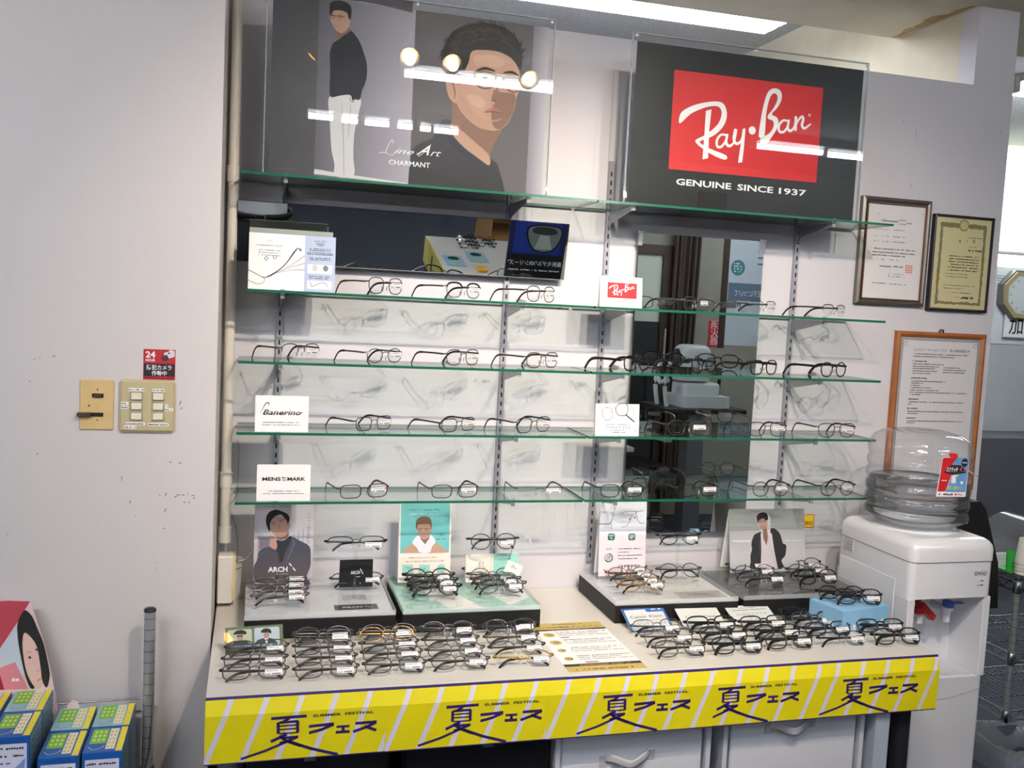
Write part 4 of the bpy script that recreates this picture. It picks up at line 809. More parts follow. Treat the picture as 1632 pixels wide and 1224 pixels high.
# ------------------------------------------------------------ festival banners over the table edge
YEL = mat('banner yellow', (226, 212, 18), .45); STR = mat('banner white stripe', (216, 212, 224), .5); PUR = mat('banner purple', (46, 24, 100), .5)
BW, BH = .404, .139; X5 = 1.297; cb = crop(1140, 900, 4.533); cz = crop(1140, 1020, 4.533)
PB5 = Panel((X5, -.647, ZT-BH))
def banner_mesh():
    fold = BH-.036
    def F(x, z, l=1):
        """sheet follows the slanted edge strip, then hangs"""
        y = -.0105*min(1, (BH-z)/(BH-fold))+max(0, (fold-z))*.035 if z < BH else 0
        return (x, y-.00012*l, z)
    m = MB()
    def poly(pts, mt, l=1):
        # clip in two at the fold
        for keep in (0, 1):
            out = []; n = len(pts)
            for i in range(n):
                a, b_ = pts[i], pts[(i+1) % n]; ia = (a[1] >= fold) == bool(keep) or abs(a[1]-fold) < 1e-9; ib = (b_[1] >= fold) == bool(keep) or abs(b_[1]-fold) < 1e-9
                if ia: out.append(a)
                if ia != ib: t = (fold-a[1])/(b_[1]-a[1]); out.append((a[0]+(b_[0]-a[0])*t, fold))
            if len(out) > 2:
                ar = sum(out[i][0]*out[(i+1) % len(out)][1]-out[(i+1) % len(out)][0]*out[i][1] for i in range(len(out)))
                if abs(ar) < 1e-9: continue
                if ar < 0: out = out[::-1]
                m.add([F(x, z, l) for x, z in out], [tuple(range(len(out)))], mt)
    poly([(0, 0), (BW, 0), (BW, BH), (0, BH)], YEL, 0)
    L = lambda x, y: PB5.L(*cz(x, y))
    # diagonal stripes, pitch and slant from the sheet's full-width view
    a, b_ = L(1267, 140), L(1117, 515); slope = (a[0]-b_[0])/(a[1]-b_[1]); pitch = (L(1620, 120)[0]-L(910, 165)[0])/4; sw = pitch*.165
    for k in range(-4, 7):
        xt = a[0]+pitch*k+(BH-a[1])*slope; pts = [(xt-sw/2, BH), (xt+sw/2, BH), (xt+sw/2-BH*slope, 0), (xt-sw/2-BH*slope, 0)]
        for lim, sg in ((0, 1), (BW, -1)):
            out = []
            for i in range(len(pts)):
                p, q = pts[i], pts[(i+1) % len(pts)]; ip = sg*(p[0]-lim) >= 0; iq = sg*(q[0]-lim) >= 0
                if ip: out.append(p)
                if ip != iq: t = (lim-p[0])/(q[0]-p[0]); out.append((lim, p[1]+(q[1]-p[1])*t))
            pts = out
            if len(pts) < 3: break
        if len(pts) > 2: poly(pts, STR, 1)
    poly([(0, BH-.0055), (BW, BH-.0055), (BW, BH), (0, BH)], PUR, 2); poly([(0, 0), (BW, 0), (BW, .0025), (0, .0025)], PUR, 2)
    def stk(pts, w):
        P_ = [L(*p) for p in pts]
        for i in range(len(P_)-1):
            p, q = P_[i], P_[i+1]; dx, dz = q[0]-p[0], q[1]-p[1]; l = math.hypot(dx, dz); h = w/2; e = h*.5
            ux, uz = dx/l, dz/l; p = (p[0]-ux*e*(i > 0), p[1]-uz*e*(i > 0)); q = (q[0]+ux*e*(i < len(P_)-2), q[1]+uz*e*(i < len(P_)-2))
            poly([(p[0]-uz*h, p[1]+ux*h), (q[0]-uz*h, q[1]+ux*h), (q[0]+uz*h, q[1]-ux*h), (p[0]+uz*h, p[1]-ux*h)], PUR, 3)
    T = .0064; t = .0054
    stk([(915, 291), (1098, 276)], T); stk([(1008, 290), (965, 318)], t); stk([(955, 316), (1052, 308)], t); stk([(950, 314), (946, 385)], T); stk([(1050, 306), (1046, 380)], T)
    for y0, y1 in ((338, 331), (360, 353), (385, 378)): stk([(950, y0), (1048, y1)], .0032)
    stk([(990, 388), (905, 434)], T); stk([(960, 412), (1048, 405)], t); stk([(1046, 404), (990, 432), (950, 446)], T)
    stk([(950, 400), (990, 432), (1060, 462)], T); stk([(985, 436), (870, 492), (745, 540)], t); stk([(1000, 435), (1110, 480), (1245, 518)], T)
    stk([(1106, 342), (1236, 327)], T); stk([(1234, 330), (1170, 362), (1104, 382)], T)
    stk([(1248, 346), (1315, 342)], t); stk([(1282, 346), (1280, 376)], T); stk([(1242, 380), (1314, 376)], T)
    stk([(1346, 326), (1457, 317)], T); stk([(1455, 320), (1400, 350), (1332, 378)], T); stk([(1392, 344), (1452, 370)], T)
    tb = MB(); p, q = L(1130, 280), L(1445, 266); tb.text('SUMMER  FESTIVAL', 0, 0, .0054, mat('banner dark ink', (70, 58, 40), .6), 0, w=q[0]-p[0], bold=.04)
    off = (p[0]+q[0])/2; zz = (p[1]+q[1])/2
    for (f, k) in zip(tb.f, tb.m): pass
    m.add([F(x+off, z+zz, 3) for x, y, z in tb.v], tb.f, mat('banner dark ink', (70, 58, 40), .6))
    return m
bm0 = banner_mesh()
BN = (('at the corner pipe end of the table', -.04, 0), ('second from the corner pipe end', .323, .0012), ('in the middle, in front of the gold leaflet', .68, .0024), ('second from the water dispenser', .964, .0012), ('at the water dispenser end of the table', X5, 0))
b0 = None
for wh, x, dy in BN:
    if b0 is None: b0 = bm0.build('festival_banner'); o = b0
    else: o = b0.copy(); S.collection.objects.link(o)
    o.location = (x, -.6412-dy, ZT-BH+.0005); tag(o, 'yellow summer festival banner with purple letters, '+wh, 'banner', 'summer festival banners')
b = MB(); b.box(TX0, TX1, -.6409, -.6402, ZT-.03, ZT+.0002, PAPER); o = b.build('edge_strip', r)
# ------------------------------------------------------------ black riser boxes with acrylic tops
def riser(x0, x1, y0, y1, label, insert, art=None):
    r = emp('display_riser', label, 'display riser', (x0, y0, ZT+.0003), group='black display risers on the table'); W, D = x1-x0, y1-y0
    MB().box(0, W, 0, D, 0, .047, BLACKM, bev=.001).build('riser_base', r)
    MB().box(.001, W-.001, .001, D-.001, .0473, .0477, insert).build('insert_sheet', r)
    m = MB(); m.add([(0, 0, .0602), (W, 0, .0602), (W, D, .0602), (0, D, .0602)], [(0, 1, 2, 3)], ACR); m.build('acrylic_top', r)
    m = MB(); v = [(0, 0), (W, 0), (W, D), (0, D)]
    for a in range(4): p, q = v[a], v[(a+1) % 4]; m.add([(*p, .0479), (*q, .0479), (*q, .0602), (*p, .0602)], [(0, 1, 2, 3)], ACRE)
    m.build('acrylic_edge', r)
    if art:
        b = MB(); art(b, W, D); o = b.build('insert_print', r); o.rotation_euler = (-PI/2, 0, 0); o.location = (0, 0, .048)
    return r
ZR = ZT+.0605
def flat(p, M=None): return p
WG = mat('insert white marble print', (214, 214, 220), .5, noise=.06, scale=9)
def art(b, W, D): b.rect(W*.60, W*.90, .05, .09, mat('insert dark label', (52, 50, 54), .5), 0); b.text('ARCH', W*.72, .064, .011, WINK, 1, w=.05, bold=.02); b.stroke([(W*.81, .076), (W*.86, .064)], .002, WINK, 1, curve=False); b.text('アークロス', W*.73, .0565, .003, WINK, 1)
riser(.03, .387, -.325, -.035, 'black riser with a white sheet under acrylic, closest to the corner pipe', WG, art)
riser(.404, .757, -.325, -.035, 'black riser with a mint sheet under acrylic, behind the fourth column of eyeglasses', mat('insert mint', (170, 210, 200), .5), lambda b, W, D: (b.poly([(W*.36, .02), (W*.6, .02), (W*.42, .2), (W*.2, .2)], PAPER, 0), b.poly([(W*.8, .04), (W, .1), (W, .25), (W*.7, .15)], PAPER, 0)))
def art(b, W, D):
    b.rect(W*.58, W*.97, .035, .095, mat('insert grey band', (186, 182, 184), .5), 0); b.text('OFFEEL', W*.77, .062, .011, INK, 1, w=.07); b.lines(W*.69, W*.86, .048, .003, GREYINK, 1); b.rect(0, W*.18, 0, D, mat('insert pale grey', (206, 206, 212), .5), 0)
riser(.962, 1.318, -.322, -.035, 'black riser with a near-white sheet under acrylic, behind the blue-edged card', mat('insert pale', (222, 220, 220), .5), art)
riser(1.337, 1.735, -.318, -.035, 'black riser with a dark sheet under acrylic, next to the water dispenser', mat('insert charcoal', (84, 84, 88), .5), lambda b, W, D: b.rect(W*.5, W*.8, .02, .035, mat('insert darker band', (60, 60, 62), .5), 0))
# --- folded pairs laid out on risers and table
def row_pairs(pts, z, styles, label_fn, group, recl=.72, yaw=0):
    for i, (px, py) in enumerate(pts):
        p = at(px, py, 'z', z); s_ = styles[i % len(styles)]
        yv = yaw+random.Random(int(px*7+py)).uniform(-.05, .05)
        glasses(s_, rot(yv, recl), p.x, min(p.y+.016, -.362) if z == ZT else p.y+.016, z, label_fn(i, s_), group)
def lab(fmt, n):
    od = ('front', 'second', 'third', 'fourth', 'rear')
    def f(i, s_):
        k = 'rear' if i == 0 else 'front' if i == n-1 else {1: 'second last'}.get(i, '') if False else ('front', 'second', 'third', 'fourth')[n-1-i]
        return ('%s %s eyeglasses, %s pair of '+fmt) % (s_[1], s_[0], k)
    return f
T_GRP = 'folded eyeglasses on the white table'; R_GRP = 'folded eyeglasses on the display risers'
g = lambda *a: st(*a)
row_pairs([(409, 1051), (406, 1070), (405, 1090)], ZT, [g('rectangular', 'brown', 'thin', True, 1), g('rectangular', 'gunmetal', 'thin', True, 1)], lab('the column under the green photo card', 3), T_GRP)
row_pairs([(513, 1015), (515, 1033), (517, 1050), (519, 1067), (521, 1087)], ZT, [g('oval', 'silver', 'thin', True, 1), g('rectangular', 'pewter', 'thin', True, 1), g('rectangular', 'gunmetal', 'thin', True, 1), g('rectangular', 'brown', 'thin', True, 1), g('rectangular', 'brown', 'thin', True, 1)], lab('the second column from the pillar', 5), T_GRP)
row_pairs([(616, 1012), (618, 1028), (622, 1044), (626, 1060), (631, 1079)], ZT, [g('oval', 'silver', 'half', True, 2), g('oval', 'gold', 'thin', True, 2), g('rectangular', 'gunmetal', 'thin', True, 1), g('rectangular', 'gunmetal', 'thin', True, 1), g('rectangular', 'gunmetal', 'thin', True, 1)], lab('the third column from the pillar', 5), T_GRP)
row_pairs([(709, 1006), (715, 1022), (721, 1038), (728, 1055), (735, 1073)], ZT, [g('oval', 'silver', 'thin', True, 1), g('oval', 'gunmetal', 'half', True, 2), g('oval', 'gunmetal', 'thin', True, 1), g('oval', 'pewter', 'thin', True, 2), g('oval', 'gunmetal', 'thin', True, 2)], lab('the fourth column from the pillar', 5), T_GRP)
row_pairs([(806, 1000), (811, 1016), (819, 1033), (828, 1050), (838, 1068)], ZT, [g('oval', 'silver', 'thin', True, 1), g('oval', 'gunmetal', 'half', True, 1), g('oval', 'pewter', 'thin', True, 1), g('oval', 'gunmetal', 'half', True, 1), g('oval', 'gold', 'half', True, 1)], lab('the column beside the gold leaflet', 5), T_GRP)
row_pairs([(1051, 1017), (1070, 1034), (1089, 1052)], ZT, [g('square', 'silver', 'thin', True, 1), g('square', 'pewter', 'thin', True, 1), g('square', 'gunmetal', 'thin', True, 1, 'black')], lab('the column before the blue-edged card', 3), T_GRP)
BIG = g('square', 'black', 'thick', True, 1, 'black', 1.08); BK = g('rectangular', 'black', 'thick', True, 1); MBK = g('square', 'matt black', 'thick', True, 1)
row_pairs([(1138, 1012), (1158, 1029), (1180, 1047)], ZT, [BIG, MBK, BIG], lab('the column before the middle logo card', 3), T_GRP, .6)
row_pairs([(1222, 1008), (1243, 1023), (1263, 1039)], ZT, [g('rectangular', 'matt black', 'thick', True, 1), g('oval', 'black', 'thick', True, 1), MBK], lab('the column before the pale third card', 3), T_GRP, .6, -.03)
row_pairs([(1268, 982), (1285, 993), (1303, 1004), (1325, 1018), (1349, 1034)], ZT, [g('square', 'black', 'thin', True, 1), BK, g('square', 'navy', 'thick', True, 1), g('rectangular', 'navy', 'thick', True, 1), g('rectangular', 'black', 'half', True, 1)], lab('the slanted column along the tissue box', 5), T_GRP, .65, -.04)
row_pairs([(1409, 1013), (1436, 1032)], ZT, [g('rectangular', 'black', 'thick', True, 1), g('square', 'black', 'thick', True, 1)], lab('the two at the dispenser end', 2), T_GRP, .6, -.05)
row_pairs([(448, 936), (447, 946), (446, 957), (446, 967)], ZR, [g('rectangular', 'gunmetal', 'thin', True, 2), g('rectangular', 'silver', 'half', True, 2), g('oval', 'silver', 'thin', True, 2), g('rectangular', 'pewter', 'half', True, 2)], lab('the stack on the white riser', 4), R_GRP, .75)
row_pairs([(570, 938)], ZR, [g('rectangular', 'gunmetal', 'half', True, 1)], lambda i, s: 'gunmetal half-rim folded eyeglasses alone before the small black card on its riser', R_GRP, .7)
row_pairs([(679, 926), (685, 935), (690, 944), (695, 954)], ZR, [g('square', 'copper', 'thin', True, 1), g('round', 'black', 'thick', True, 1), g('round', 'matt black', 'thick', True, 1), g('round', 'black', 'thick', True, 1)], lab('the stack before the hooded man card', 4), R_GRP, .65)
row_pairs([(779, 925), (787, 934), (793, 942), (801, 950)], ZR, [g('round', 'pewter', 'thin', True, 1), g('round', 'gunmetal', 'thin', True, 1), g('round', 'pewter', 'thin', True, 2), g('round', 'gunmetal', 'thin', True, 1)], lab('the stack by the tagged mint card', 4), R_GRP, .62)
row_pairs([(999, 920), (1007, 928), (1018, 938), (1028, 947)], ZR, [g('oval', 'matt black', 'thin', True, 1), g('oval', 'copper', 'thin', True, 1), g('oval', 'gunmetal', 'thin', True, 1), g('oval', 'gold', 'thin', True, 1)], lab('the stack before the green badge card', 4), R_GRP, .7)
row_pairs([(1087, 925)], ZR, [g('round', 'brown', 'thin', True, 0)], lambda i, s: 'brown round folded eyeglasses alone on the near-white riser', R_GRP, .6)
row_pairs([(1196, 914), (1207, 924), (1222, 936)], ZR, [g('oval', 'gunmetal', 'thin', True, 1), g('oval', 'silver', 'thin', True, 1), g('oval', 'silver', 'half', True, 1)], lab('the stack before the grey fashion card', 3), R_GRP, .65)
row_pairs([(1282, 912), (1293, 922), (1308, 935)], ZR, [g('oval', 'matt black', 'thin', True, 1), g('oval', 'gunmetal', 'thin', True, 1), g('square', 'black', 'thick', True, 1)], lab('the dark riser stack beside the dispenser', 3), R_GRP, .6)
# --- pairs worn by clear stands
def stand_pair(px, py, style, zt_, label, ybase=-.17, recl=.0, yaw=0.):
    p = at(px, py, 'y', ybase); h = p.z-ZR
    r = emp('glasses_stand', 'clear acrylic stand holding up the %s' % label, 'display stand', (p.x, p.y, ZR), group='clear acrylic eyeglass stands')
    m = MB(); m.box(-.004, .004, -.003, .003, .0005, h+.02, ACR); m.build('stand_post', r)
    MB().box(-.045, .045, -.004, .02, h-.008, h-.006, ACR).build('stand_arm', r); MB().box(-.03, .03, -.02, .02, 0, .0015, ACR).build('stand_foot', r)
    o = glasses(style, rot(yaw, recl), p.x, p.y-.009, ZR+h-.0055, '%s on a clear stand' % label, 'eyeglasses on clear stands')
    return p
stand_pair(567, 874, g('rectangular', 'black', 'half', True, 1, 'black', 1.15), 0, 'black half-rim eyeglasses above the small black card', -.22, .4)
stand_pair(785, 872, g('round', 'gunmetal', 'thin', True, 1, 'black', 1.08), 0, 'round thin eyeglasses with a hanging white tag', -.14, .3)
stand_pair(1081, 865, g('round', 'black', 'thin', True, 1), 0, 'round black eyeglasses in front of the tall mirror', -.14, .35)
# ------------------------------------------------------------ cards standing on the risers
def stand_card(label, tl, tr, br, bl, y, zb, art, name='poster_card', lean=.1, face=PAPER, fold=True, h=None):
    A, B = at(*bl, 'y', y), at(*br, 'y', y); T_ = at(*tl, 'y', y); w_ = B.x-A.x; h_ = h or (T_.z-zb)
    P = Panel((A.x, y, zb), (1, 0, 0), (0, math.sin(lean), math.cos(lean))); r = poster_emp(name, label, 'card', P)
    MB().box(0, w_, .0002, .0014, 0, h_, face).build('card_front', r)
    if fold:
        k = h_*math.cos(lean); d = 2*h_*math.sin(lean); b = MB(); M = Matrix.Rotation(-lean, 4, 'X') if False else None
        a = 2*lean; b.add([(0, .0018, h_), (w_, .0018, h_), (w_, .0018+h_*math.sin(a), h_-h_*math.cos(a)), (0, .0018+h_*math.sin(a), h_-h_*math.cos(a))], [(0, 1, 2, 3)], face); b.build('card_back', r)
    m = MB(); art(m, w_, h_, P); m.build('printed_face', r); return r, P
cz2 = crop(390, 790, 8.744)
def art(m, w, h, P):
    q = lambda *p: P.P(cz2, p)
    m.rect(0, w, 0, h, gradmat('printed street grey', (176, 170, 182), (206, 202, 208), 'Z', 0, h), 0)
    m.rect(w*.06, w*.3, h*.36, h*.6, mat('printed window grey', (156, 152, 164), .7), 1); m.rect(w*.09, w*.28, h*.44, h*.57, mat('printed window dark', (116, 112, 124), .7), 2)
    for k, x in enumerate((.66, .74, .82, .9)): m.rect(w*x, w*(x+.012), h*.4, h*(.62+.03*k), mat('printed post grey', (150, 146, 156), .7), 1)
    CO = gradmat('printed charcoal coat', (84, 74, 76), (64, 66, 82), 'Z', h*.1, h*.45); TN = mat('printed black turtleneck', (36, 38, 46), .7)
    m.blob(q((120, 1080), (130, 980), (170, 900), (190, 800), (230, 750), (340, 710), (430, 740), (520, 660), (600, 580), (660, 570), (760, 620), (870, 680), (915, 740), (920, 880), (915, 980), (880, 1080), (860, 1140), (870, 1260), (150, 1260), (130, 1150)), CO, 2)
    m.blob(q((440, 620), (520, 628), (600, 590), (630, 560), (655, 590), (620, 680), (570, 780), (530, 900), (490, 930), (470, 840), (440, 740)), TN, 3)
    m.stroke(q((650, 590), (690, 640), (650, 760), (600, 880), (560, 960)), [.002, .004, .004, .003, .001], mat('printed lapel', (92, 92, 108), .7), 4); m.stroke(q((180, 900), (220, 820), (330, 780)), [.0005, .002, .0005], mat('printed lapel', (92, 92, 108), .7), 4)
    m.blob(q((355, 600), (380, 570), (420, 570), (438, 620), (452, 700), (430, 750), (380, 730), (345, 700)), SKIN, 4)
    m.poly(q((430, 540), (615, 500), (612, 560), (560, 600), (510, 622), (450, 605)), SKIND, 4)
    m.blob(q((345, 420), (380, 330), (450, 290), (540, 300), (590, 350), (612, 400), (608, 470), (590, 530), (540, 575), (480, 590), (430, 560), (385, 510), (355, 470)), SKIN, 5); m.blob(q((605, 400), (630, 385), (632, 430), (612, 460)), SKIN, 5)
    m.blob(q((298, 380), (300, 300), (340, 230), (400, 200), (450, 195), (520, 218), (590, 250), (622, 300), (620, 350), (600, 400), (585, 350), (545, 300), (500, 262), (440, 280), (380, 330), (350, 400), (356, 460), (345, 500), (315, 440)), HAIR, 7)
    for (x0, y0, x1, y1) in ((370, 400, 420, 386), (480, 368, 545, 352)): m.stroke(q((x0, y0-18), ((x0+x1)/2, y0-30), (x1, y1-20)), .0014, HAIR, 8)
    for e in ((400, 396), (510, 366)): m.disc(*q(e)[0], .0022, HAIR, 8, rz=.001)
    m.stroke(q((470, 400), (480, 440), (455, 450)), .0012, SKIND, 8); m.stroke(q((440, 508), (490, 496), (530, 485)), [.0006, .0022, .0006], LIP, 8)
    m.text('ARCH', *P.L(*cz2(460, 1058)), .0128, WINK, 9, w=P.L(*cz2(598, 1050))[0]-P.L(*cz2(325, 1050))[0], bold=.03)
    m.stroke(q((618, 938), (660, 985)), .0028, WINK, 9, curve=False, caps=False); m.stroke(q((656, 980), (668, 998)), .0028, mat('printed blue mark', (40, 56, 150), .6), 10, curve=False, caps=False); m.stroke(q((668, 998), (708, 1046)), .0028, WINK, 9, curve=False, caps=False)
    m.text('アークロス', *P.L(*cz2(520, 1098)), .0032, WINK, 9, w=P.L(*cz2(598, 1090))[0]-P.L(*cz2(442, 1090))[0])
    for k, c in enumerate('この掛け心地が新次元'): m.text(c, *P.L(*cz2(897, 215+48*k)), .0045, mat('printed grey brown ink', (120, 114, 120), .7), 3)
stand_card('tall poster card of a man in a charcoal coat on the riser by the pipe', (407, 803), (499, 803), (497, 936), (403, 936), -.095, ZR, art, lean=.09)
ca = crop(600, 740, 5.1)
def art(m, w, h, P):
    q = lambda *p: P.P(ca, p); TL_ = mat('printed turquoise', (110, 188, 190), .6)
    m.rect(0, w, 0, h, PALEPINK, 0); m.rect(w*.03, w*.97, P.L(*ca(380, 720))[1], h*.985, TL_, 1)
    m.text('ハロー! New Me.', *P.L(*ca(385, 376)), .0052, INK, 3, w=P.L(*ca(525, 370))[0]-P.L(*ca(246, 370))[0]); m.lines(P.L(*ca(270, 405))[0], P.L(*ca(505, 405))[0], P.L(*ca(385, 408))[1], .0028, WINK, 3)
    JK = mat('printed tan jacket', (186, 150, 128), .7); HD = mat('printed white hoodie', (232, 222, 234), .7)
    m.blob(q((220, 718), (232, 690), (270, 660), (320, 640), (440, 630), (510, 655), (550, 690), (562, 718)), JK, 2); z0 = P.L(*ca(380, 720))[1]
    m.blob(q((292, 640), (320, 590), (345, 580), (380, 600), (430, 575), (460, 590), (478, 630), (450, 670), (432, 716), (352, 716), (330, 680)), HD, 3)
    m.poly(q((348, 570), (428, 565), (430, 600), (395, 650), (360, 610)), SKIND, 4)
    m.blob(q((330, 490), (345, 470), (440, 470), (446, 530), (430, 585), (400, 608), (372, 606), (345, 580), (332, 540)), SKIN, 5)
    m.blob(q((322, 530), (322, 470), (340, 438), (385, 422), (430, 432), (448, 470), (446, 530), (438, 500), (425, 485), (345, 488), (334, 505)), mat('printed brown hair', (112, 84, 60), .7), 6)
    for cx in (352, 405): m.disc(*P.L(*ca(cx, 528)), .0036, INK, 7, inner=.72, n=14)
    m.stroke(q((330, 520), (440, 520)), .0009, INK, 7, curve=False); m.stroke(q((365, 580), (395, 582)), .0014, LIP, 7)
    m.stroke(q((485, 575), (500, 570), (515, 560), (520, 580), (530, 555), (535, 580), (552, 575)), .0008, INK, 4); m.text('ReWEAR-2' if 0 else 'BoNEUR-T' if 0 else '', 0, 0, .002, INK, 3) if 0 else m.lines(P.L(*ca(485, 604))[0], P.L(*ca(555, 604))[0], P.L(*ca(520, 610))[1], .0024, INK, 4)
    for s_, y, wd in (('四角と丸のいいとこ取り。', 756, 270), ('誰でも似合う"憧れのボストン型"', 786, 350)): m.text(s_, *P.L(*ca(388+(8 if wd > 300 else -6), y+6)), .0038, mat('printed brown ink', (104, 86, 80), .7), 3, w=wd/5100*1.62*.94)
    for x in (208, 345): m.poly(q((x, 815), (x+90, 815), (x+90, 905), (x, 905)), MINT, 2)
    m.disc(*P.L(*ca(525, 848)), .013, MINT, 2)
    for x in (243, 268, 512, 534): m.disc(*P.L(*ca(x, 842)), .0035, INK, 3, inner=.8, n=12)
    m.stroke(q((365, 858), (385, 850), (390, 840), (398, 856)), .0007, INK, 3)
stand_card('tall turquoise poster card of a man in a white hood and tan jacket', (634, 803), (718, 803), (717, 922), (634, 922), -.10, ZR, art, lean=.09)
cb2 = crop(900, 740, 5.1)
def art(m, w, h, P):
    q = lambda *p: P.P(cb2, p); GN = mat('printed green', (30, 108, 84), .6)
    m.rect(0, w, 0, h, mat('printed pale mauve', (222, 214, 222), .6), 0); m.rect(0, w, P.L(*cb2(460, 575))[1], h, mat('printed cool white', (226, 226, 240), .6), 1)
    m.stroke(q((270, 485), (340, 485), (375, 470), (410, 350)), [.0012, .002, .0016, .001], INK, 2); m.stroke(q((395, 340), (410, 350), (420, 345)), .001, INK, 2); m.disc(*q((380, 395))[0], .0016, INK, 2, inner=.5); m.stroke(q((378, 480), (385, 525)), .0012, GREYINK, 2)
    m.stroke(q((460, 400), (500, 385), (575, 385), (645, 375)), [.002, .001, .0014, .001], INK, 2); m.stroke(q((500, 390), (540, 412), (590, 390)), .0008, INK, 2); m.stroke(q((580, 390), (590, 440), (610, 475), (648, 480)), .0012, INK, 2); m.stroke(q((545, 415), (530, 460), (500, 500), (465, 512)), [.0008, .0014, .001, .001], INK, 2)
    for p_ in ((527, 445), (570, 432)): m.disc(*q(p_)[0], .0028, INK, 3, inner=.5, n=10)
    for x in (378, 545):
        c = P.L(*cb2(x, 590)); m.poly([(c[0]+.0108*math.copysign(abs(math.cos(a))**.5, math.cos(a)), c[1]+.0098*math.copysign(abs(math.sin(a))**.5, math.sin(a))) for a in [2*PI*k/20 for k in range(20)]], GN, 3)
        for k in range(3): m.lines(c[0]-.0075+.003*(k == 2), c[0]+.0075-.003*(k == 2), c[1]+.003-.0042*k, .003, WINK, 4, seed=k+x)
    m.text('66.0%', *P.L(*cb2(358, 695)), .0056, GN, 3, w=.0165); c = P.L(*cb2(357, 760))
    for k in range(30):
        a0, a1 = PI/2-2*PI*k/30, PI/2-2*PI*(k+1)/30; mt = GN if k < 20 else mat('printed ring grey', (176, 160, 166), .6)
        m.poly([(c[0]+.0128*math.cos(a0), c[1]+.0128*math.sin(a0)), (c[0]+.0128*math.cos(a1), c[1]+.0128*math.sin(a1)), (c[0]+.0095*math.cos(a1), c[1]+.0095*math.sin(a1)), (c[0]+.0095*math.cos(a0), c[1]+.0095*math.sin(a0))], mt, 3)
    for k in range(4): m.lines(c[0]-.006, c[0]+.006, c[1]+.004-.0035*k, .002, INK, 3, seed=k)
    for k, (x1, s_) in enumerate(((628, 'x'), (525, 'y'), (628, 'z'), (595, 'w'))): m.lines(P.L(*cb2(432, 690))[0], P.L(*cb2(x1, 690))[0], P.L(*cb2(500, 690+27*k))[1], .003, mat('printed dark ink', (62, 58, 66), .7), 3, seed=k+20)
    m.text('OFFEEL', *P.L(*cb2(528, 838)), .0078, INK, 3, w=P.L(*cb2(624, 830))[0]-P.L(*cb2(432, 830))[0], bold=.006)
stand_card('tall white poster card with green badges and a 66.0% ring', (952, 799.5), (1028, 799.5), (1028, 912), (953.5, 914), -.10, ZR, art, lean=.08)
cc = crop(1120, 740, 5.1)
def art(m, w, h, P):
    q = lambda *p: P.P(cc, p); m.rect(0, w, 0, h, gradmat('printed studio grey', (184, 186, 190), (140, 142, 138), 'Z', h*.3, h), 0)
    JK = mat('printed black jacket', (34, 33, 38), .7); HD = mat('printed light hoodie', (200, 192, 200), .7)
    m.blob(q((390, 790), (388, 740), (400, 690), (395, 650), (410, 590), (440, 560), (560, 520), (600, 535), (630, 570), (650, 640), (678, 660), (670, 740), (640, 780), (640, 850), (400, 850)), JK, 2)
    m.poly(q((470, 560), (560, 560), (580, 700), (610, 850), (470, 850), (475, 700)), HD, 3); m.blob(q((432, 440), (445, 400), (480, 388), (520, 398), (545, 430), (550, 520), (540, 600), (520, 640), (490, 600), (470, 540), (450, 500)), HD, 4)
    m.poly(q((485, 520), (520, 520), (528, 600), (518, 660), (490, 600)), SKIND, 5); m.blob(q((445, 450), (470, 430), (510, 432), (524, 465), (520, 510), (500, 530), (475, 525), (452, 490)), SKIN, 6)
    m.blob(q((440, 460), (436, 420), (460, 395), (500, 390), (525, 410), (528, 450), (510, 455), (490, 440), (455, 455), (450, 480)), HAIR, 7)
    for x in (466, 500): m.disc(*P.L(*cc(x, 462)), .0038, INK, 8, inner=.75, n=12)
    m.stroke(q((525, 560), (540, 640), (560, 720), (600, 850)), .0008, GREYINK, 5); m.stroke(q((460, 620), (462, 740)), .0006, GREYINK, 5)
    m.text('POLICE', *P.L(*cc(316, 630)), .0048, WINK, 2, w=P.L(*cc(384, 630))[0]-P.L(*cc(248, 630))[0], bold=.03); m.lines(P.L(*cc(660, 616))[0], P.L(*cc(808, 616))[0], P.L(*cc(735, 622))[1], .0022, WINK, 2)
r, P = stand_card('square grey fashion card of a man in a black jacket and light hood', (1161, 814), (1283, 814), (1284, 905), (1164, 907), -.105, ZR, art, lean=.17)
b = MB(); b.text('POLICE', .073, .088, .006, WINK, 0, w=.05, bold=.03); o = b.build('back_lettering', r)
o.matrix_parent_inverse = Matrix.Identity(4); w_ = .18
o.rotation_euler = (-2*.17, 0, PI); o.rotation_mode = 'XYZ'; o.location = (.16, .004+.105*math.sin(.34)*.25, .0)
o.rotation_euler = (.34, 0, PI); o.location = (.165, .0022+.127*math.sin(.34)+.0006, .127-.127*math.cos(.34))
# small cards on risers
def art(m, w, h, P):
    m.text('ARCH', w*.47, h*.48, .0085, WINK, 1, w=w*.28, bold=.03); m.stroke([(w*.62, h*.66), (w*.7, h*.48)], .0018, WINK, 1, curve=False); m.lines(w*.45, w*.62, h*.36, .0022, WINK, 1)
stand_card('small black card with white lettering on the riser with the white sheet', (541, 893.5), (594, 893), (594, 924), (541, 927), -.13, ZR, art, 'shelf_card', .1, BLACK)
def art(m, w, h, P):
    m.rect(0, w*.52, 0, h, mat('printed cream', (236, 228, 218), .6), 0); m.rect(w*.52, w, 0, h, MINT, 0)
    m.stroke([(w*.15, h*.5), (w*.22, h*.52), (w*.27, h*.75), (w*.25, h*.5), (w*.33, h*.72), (w*.32, h*.5), (w*.38, h*.55)], .0009, INK, 1); m.lines(w*.15, w*.38, h*.33, .003, INK, 1); m.lines(w*.64, w*.85, h*.8, .002, INK, 1)
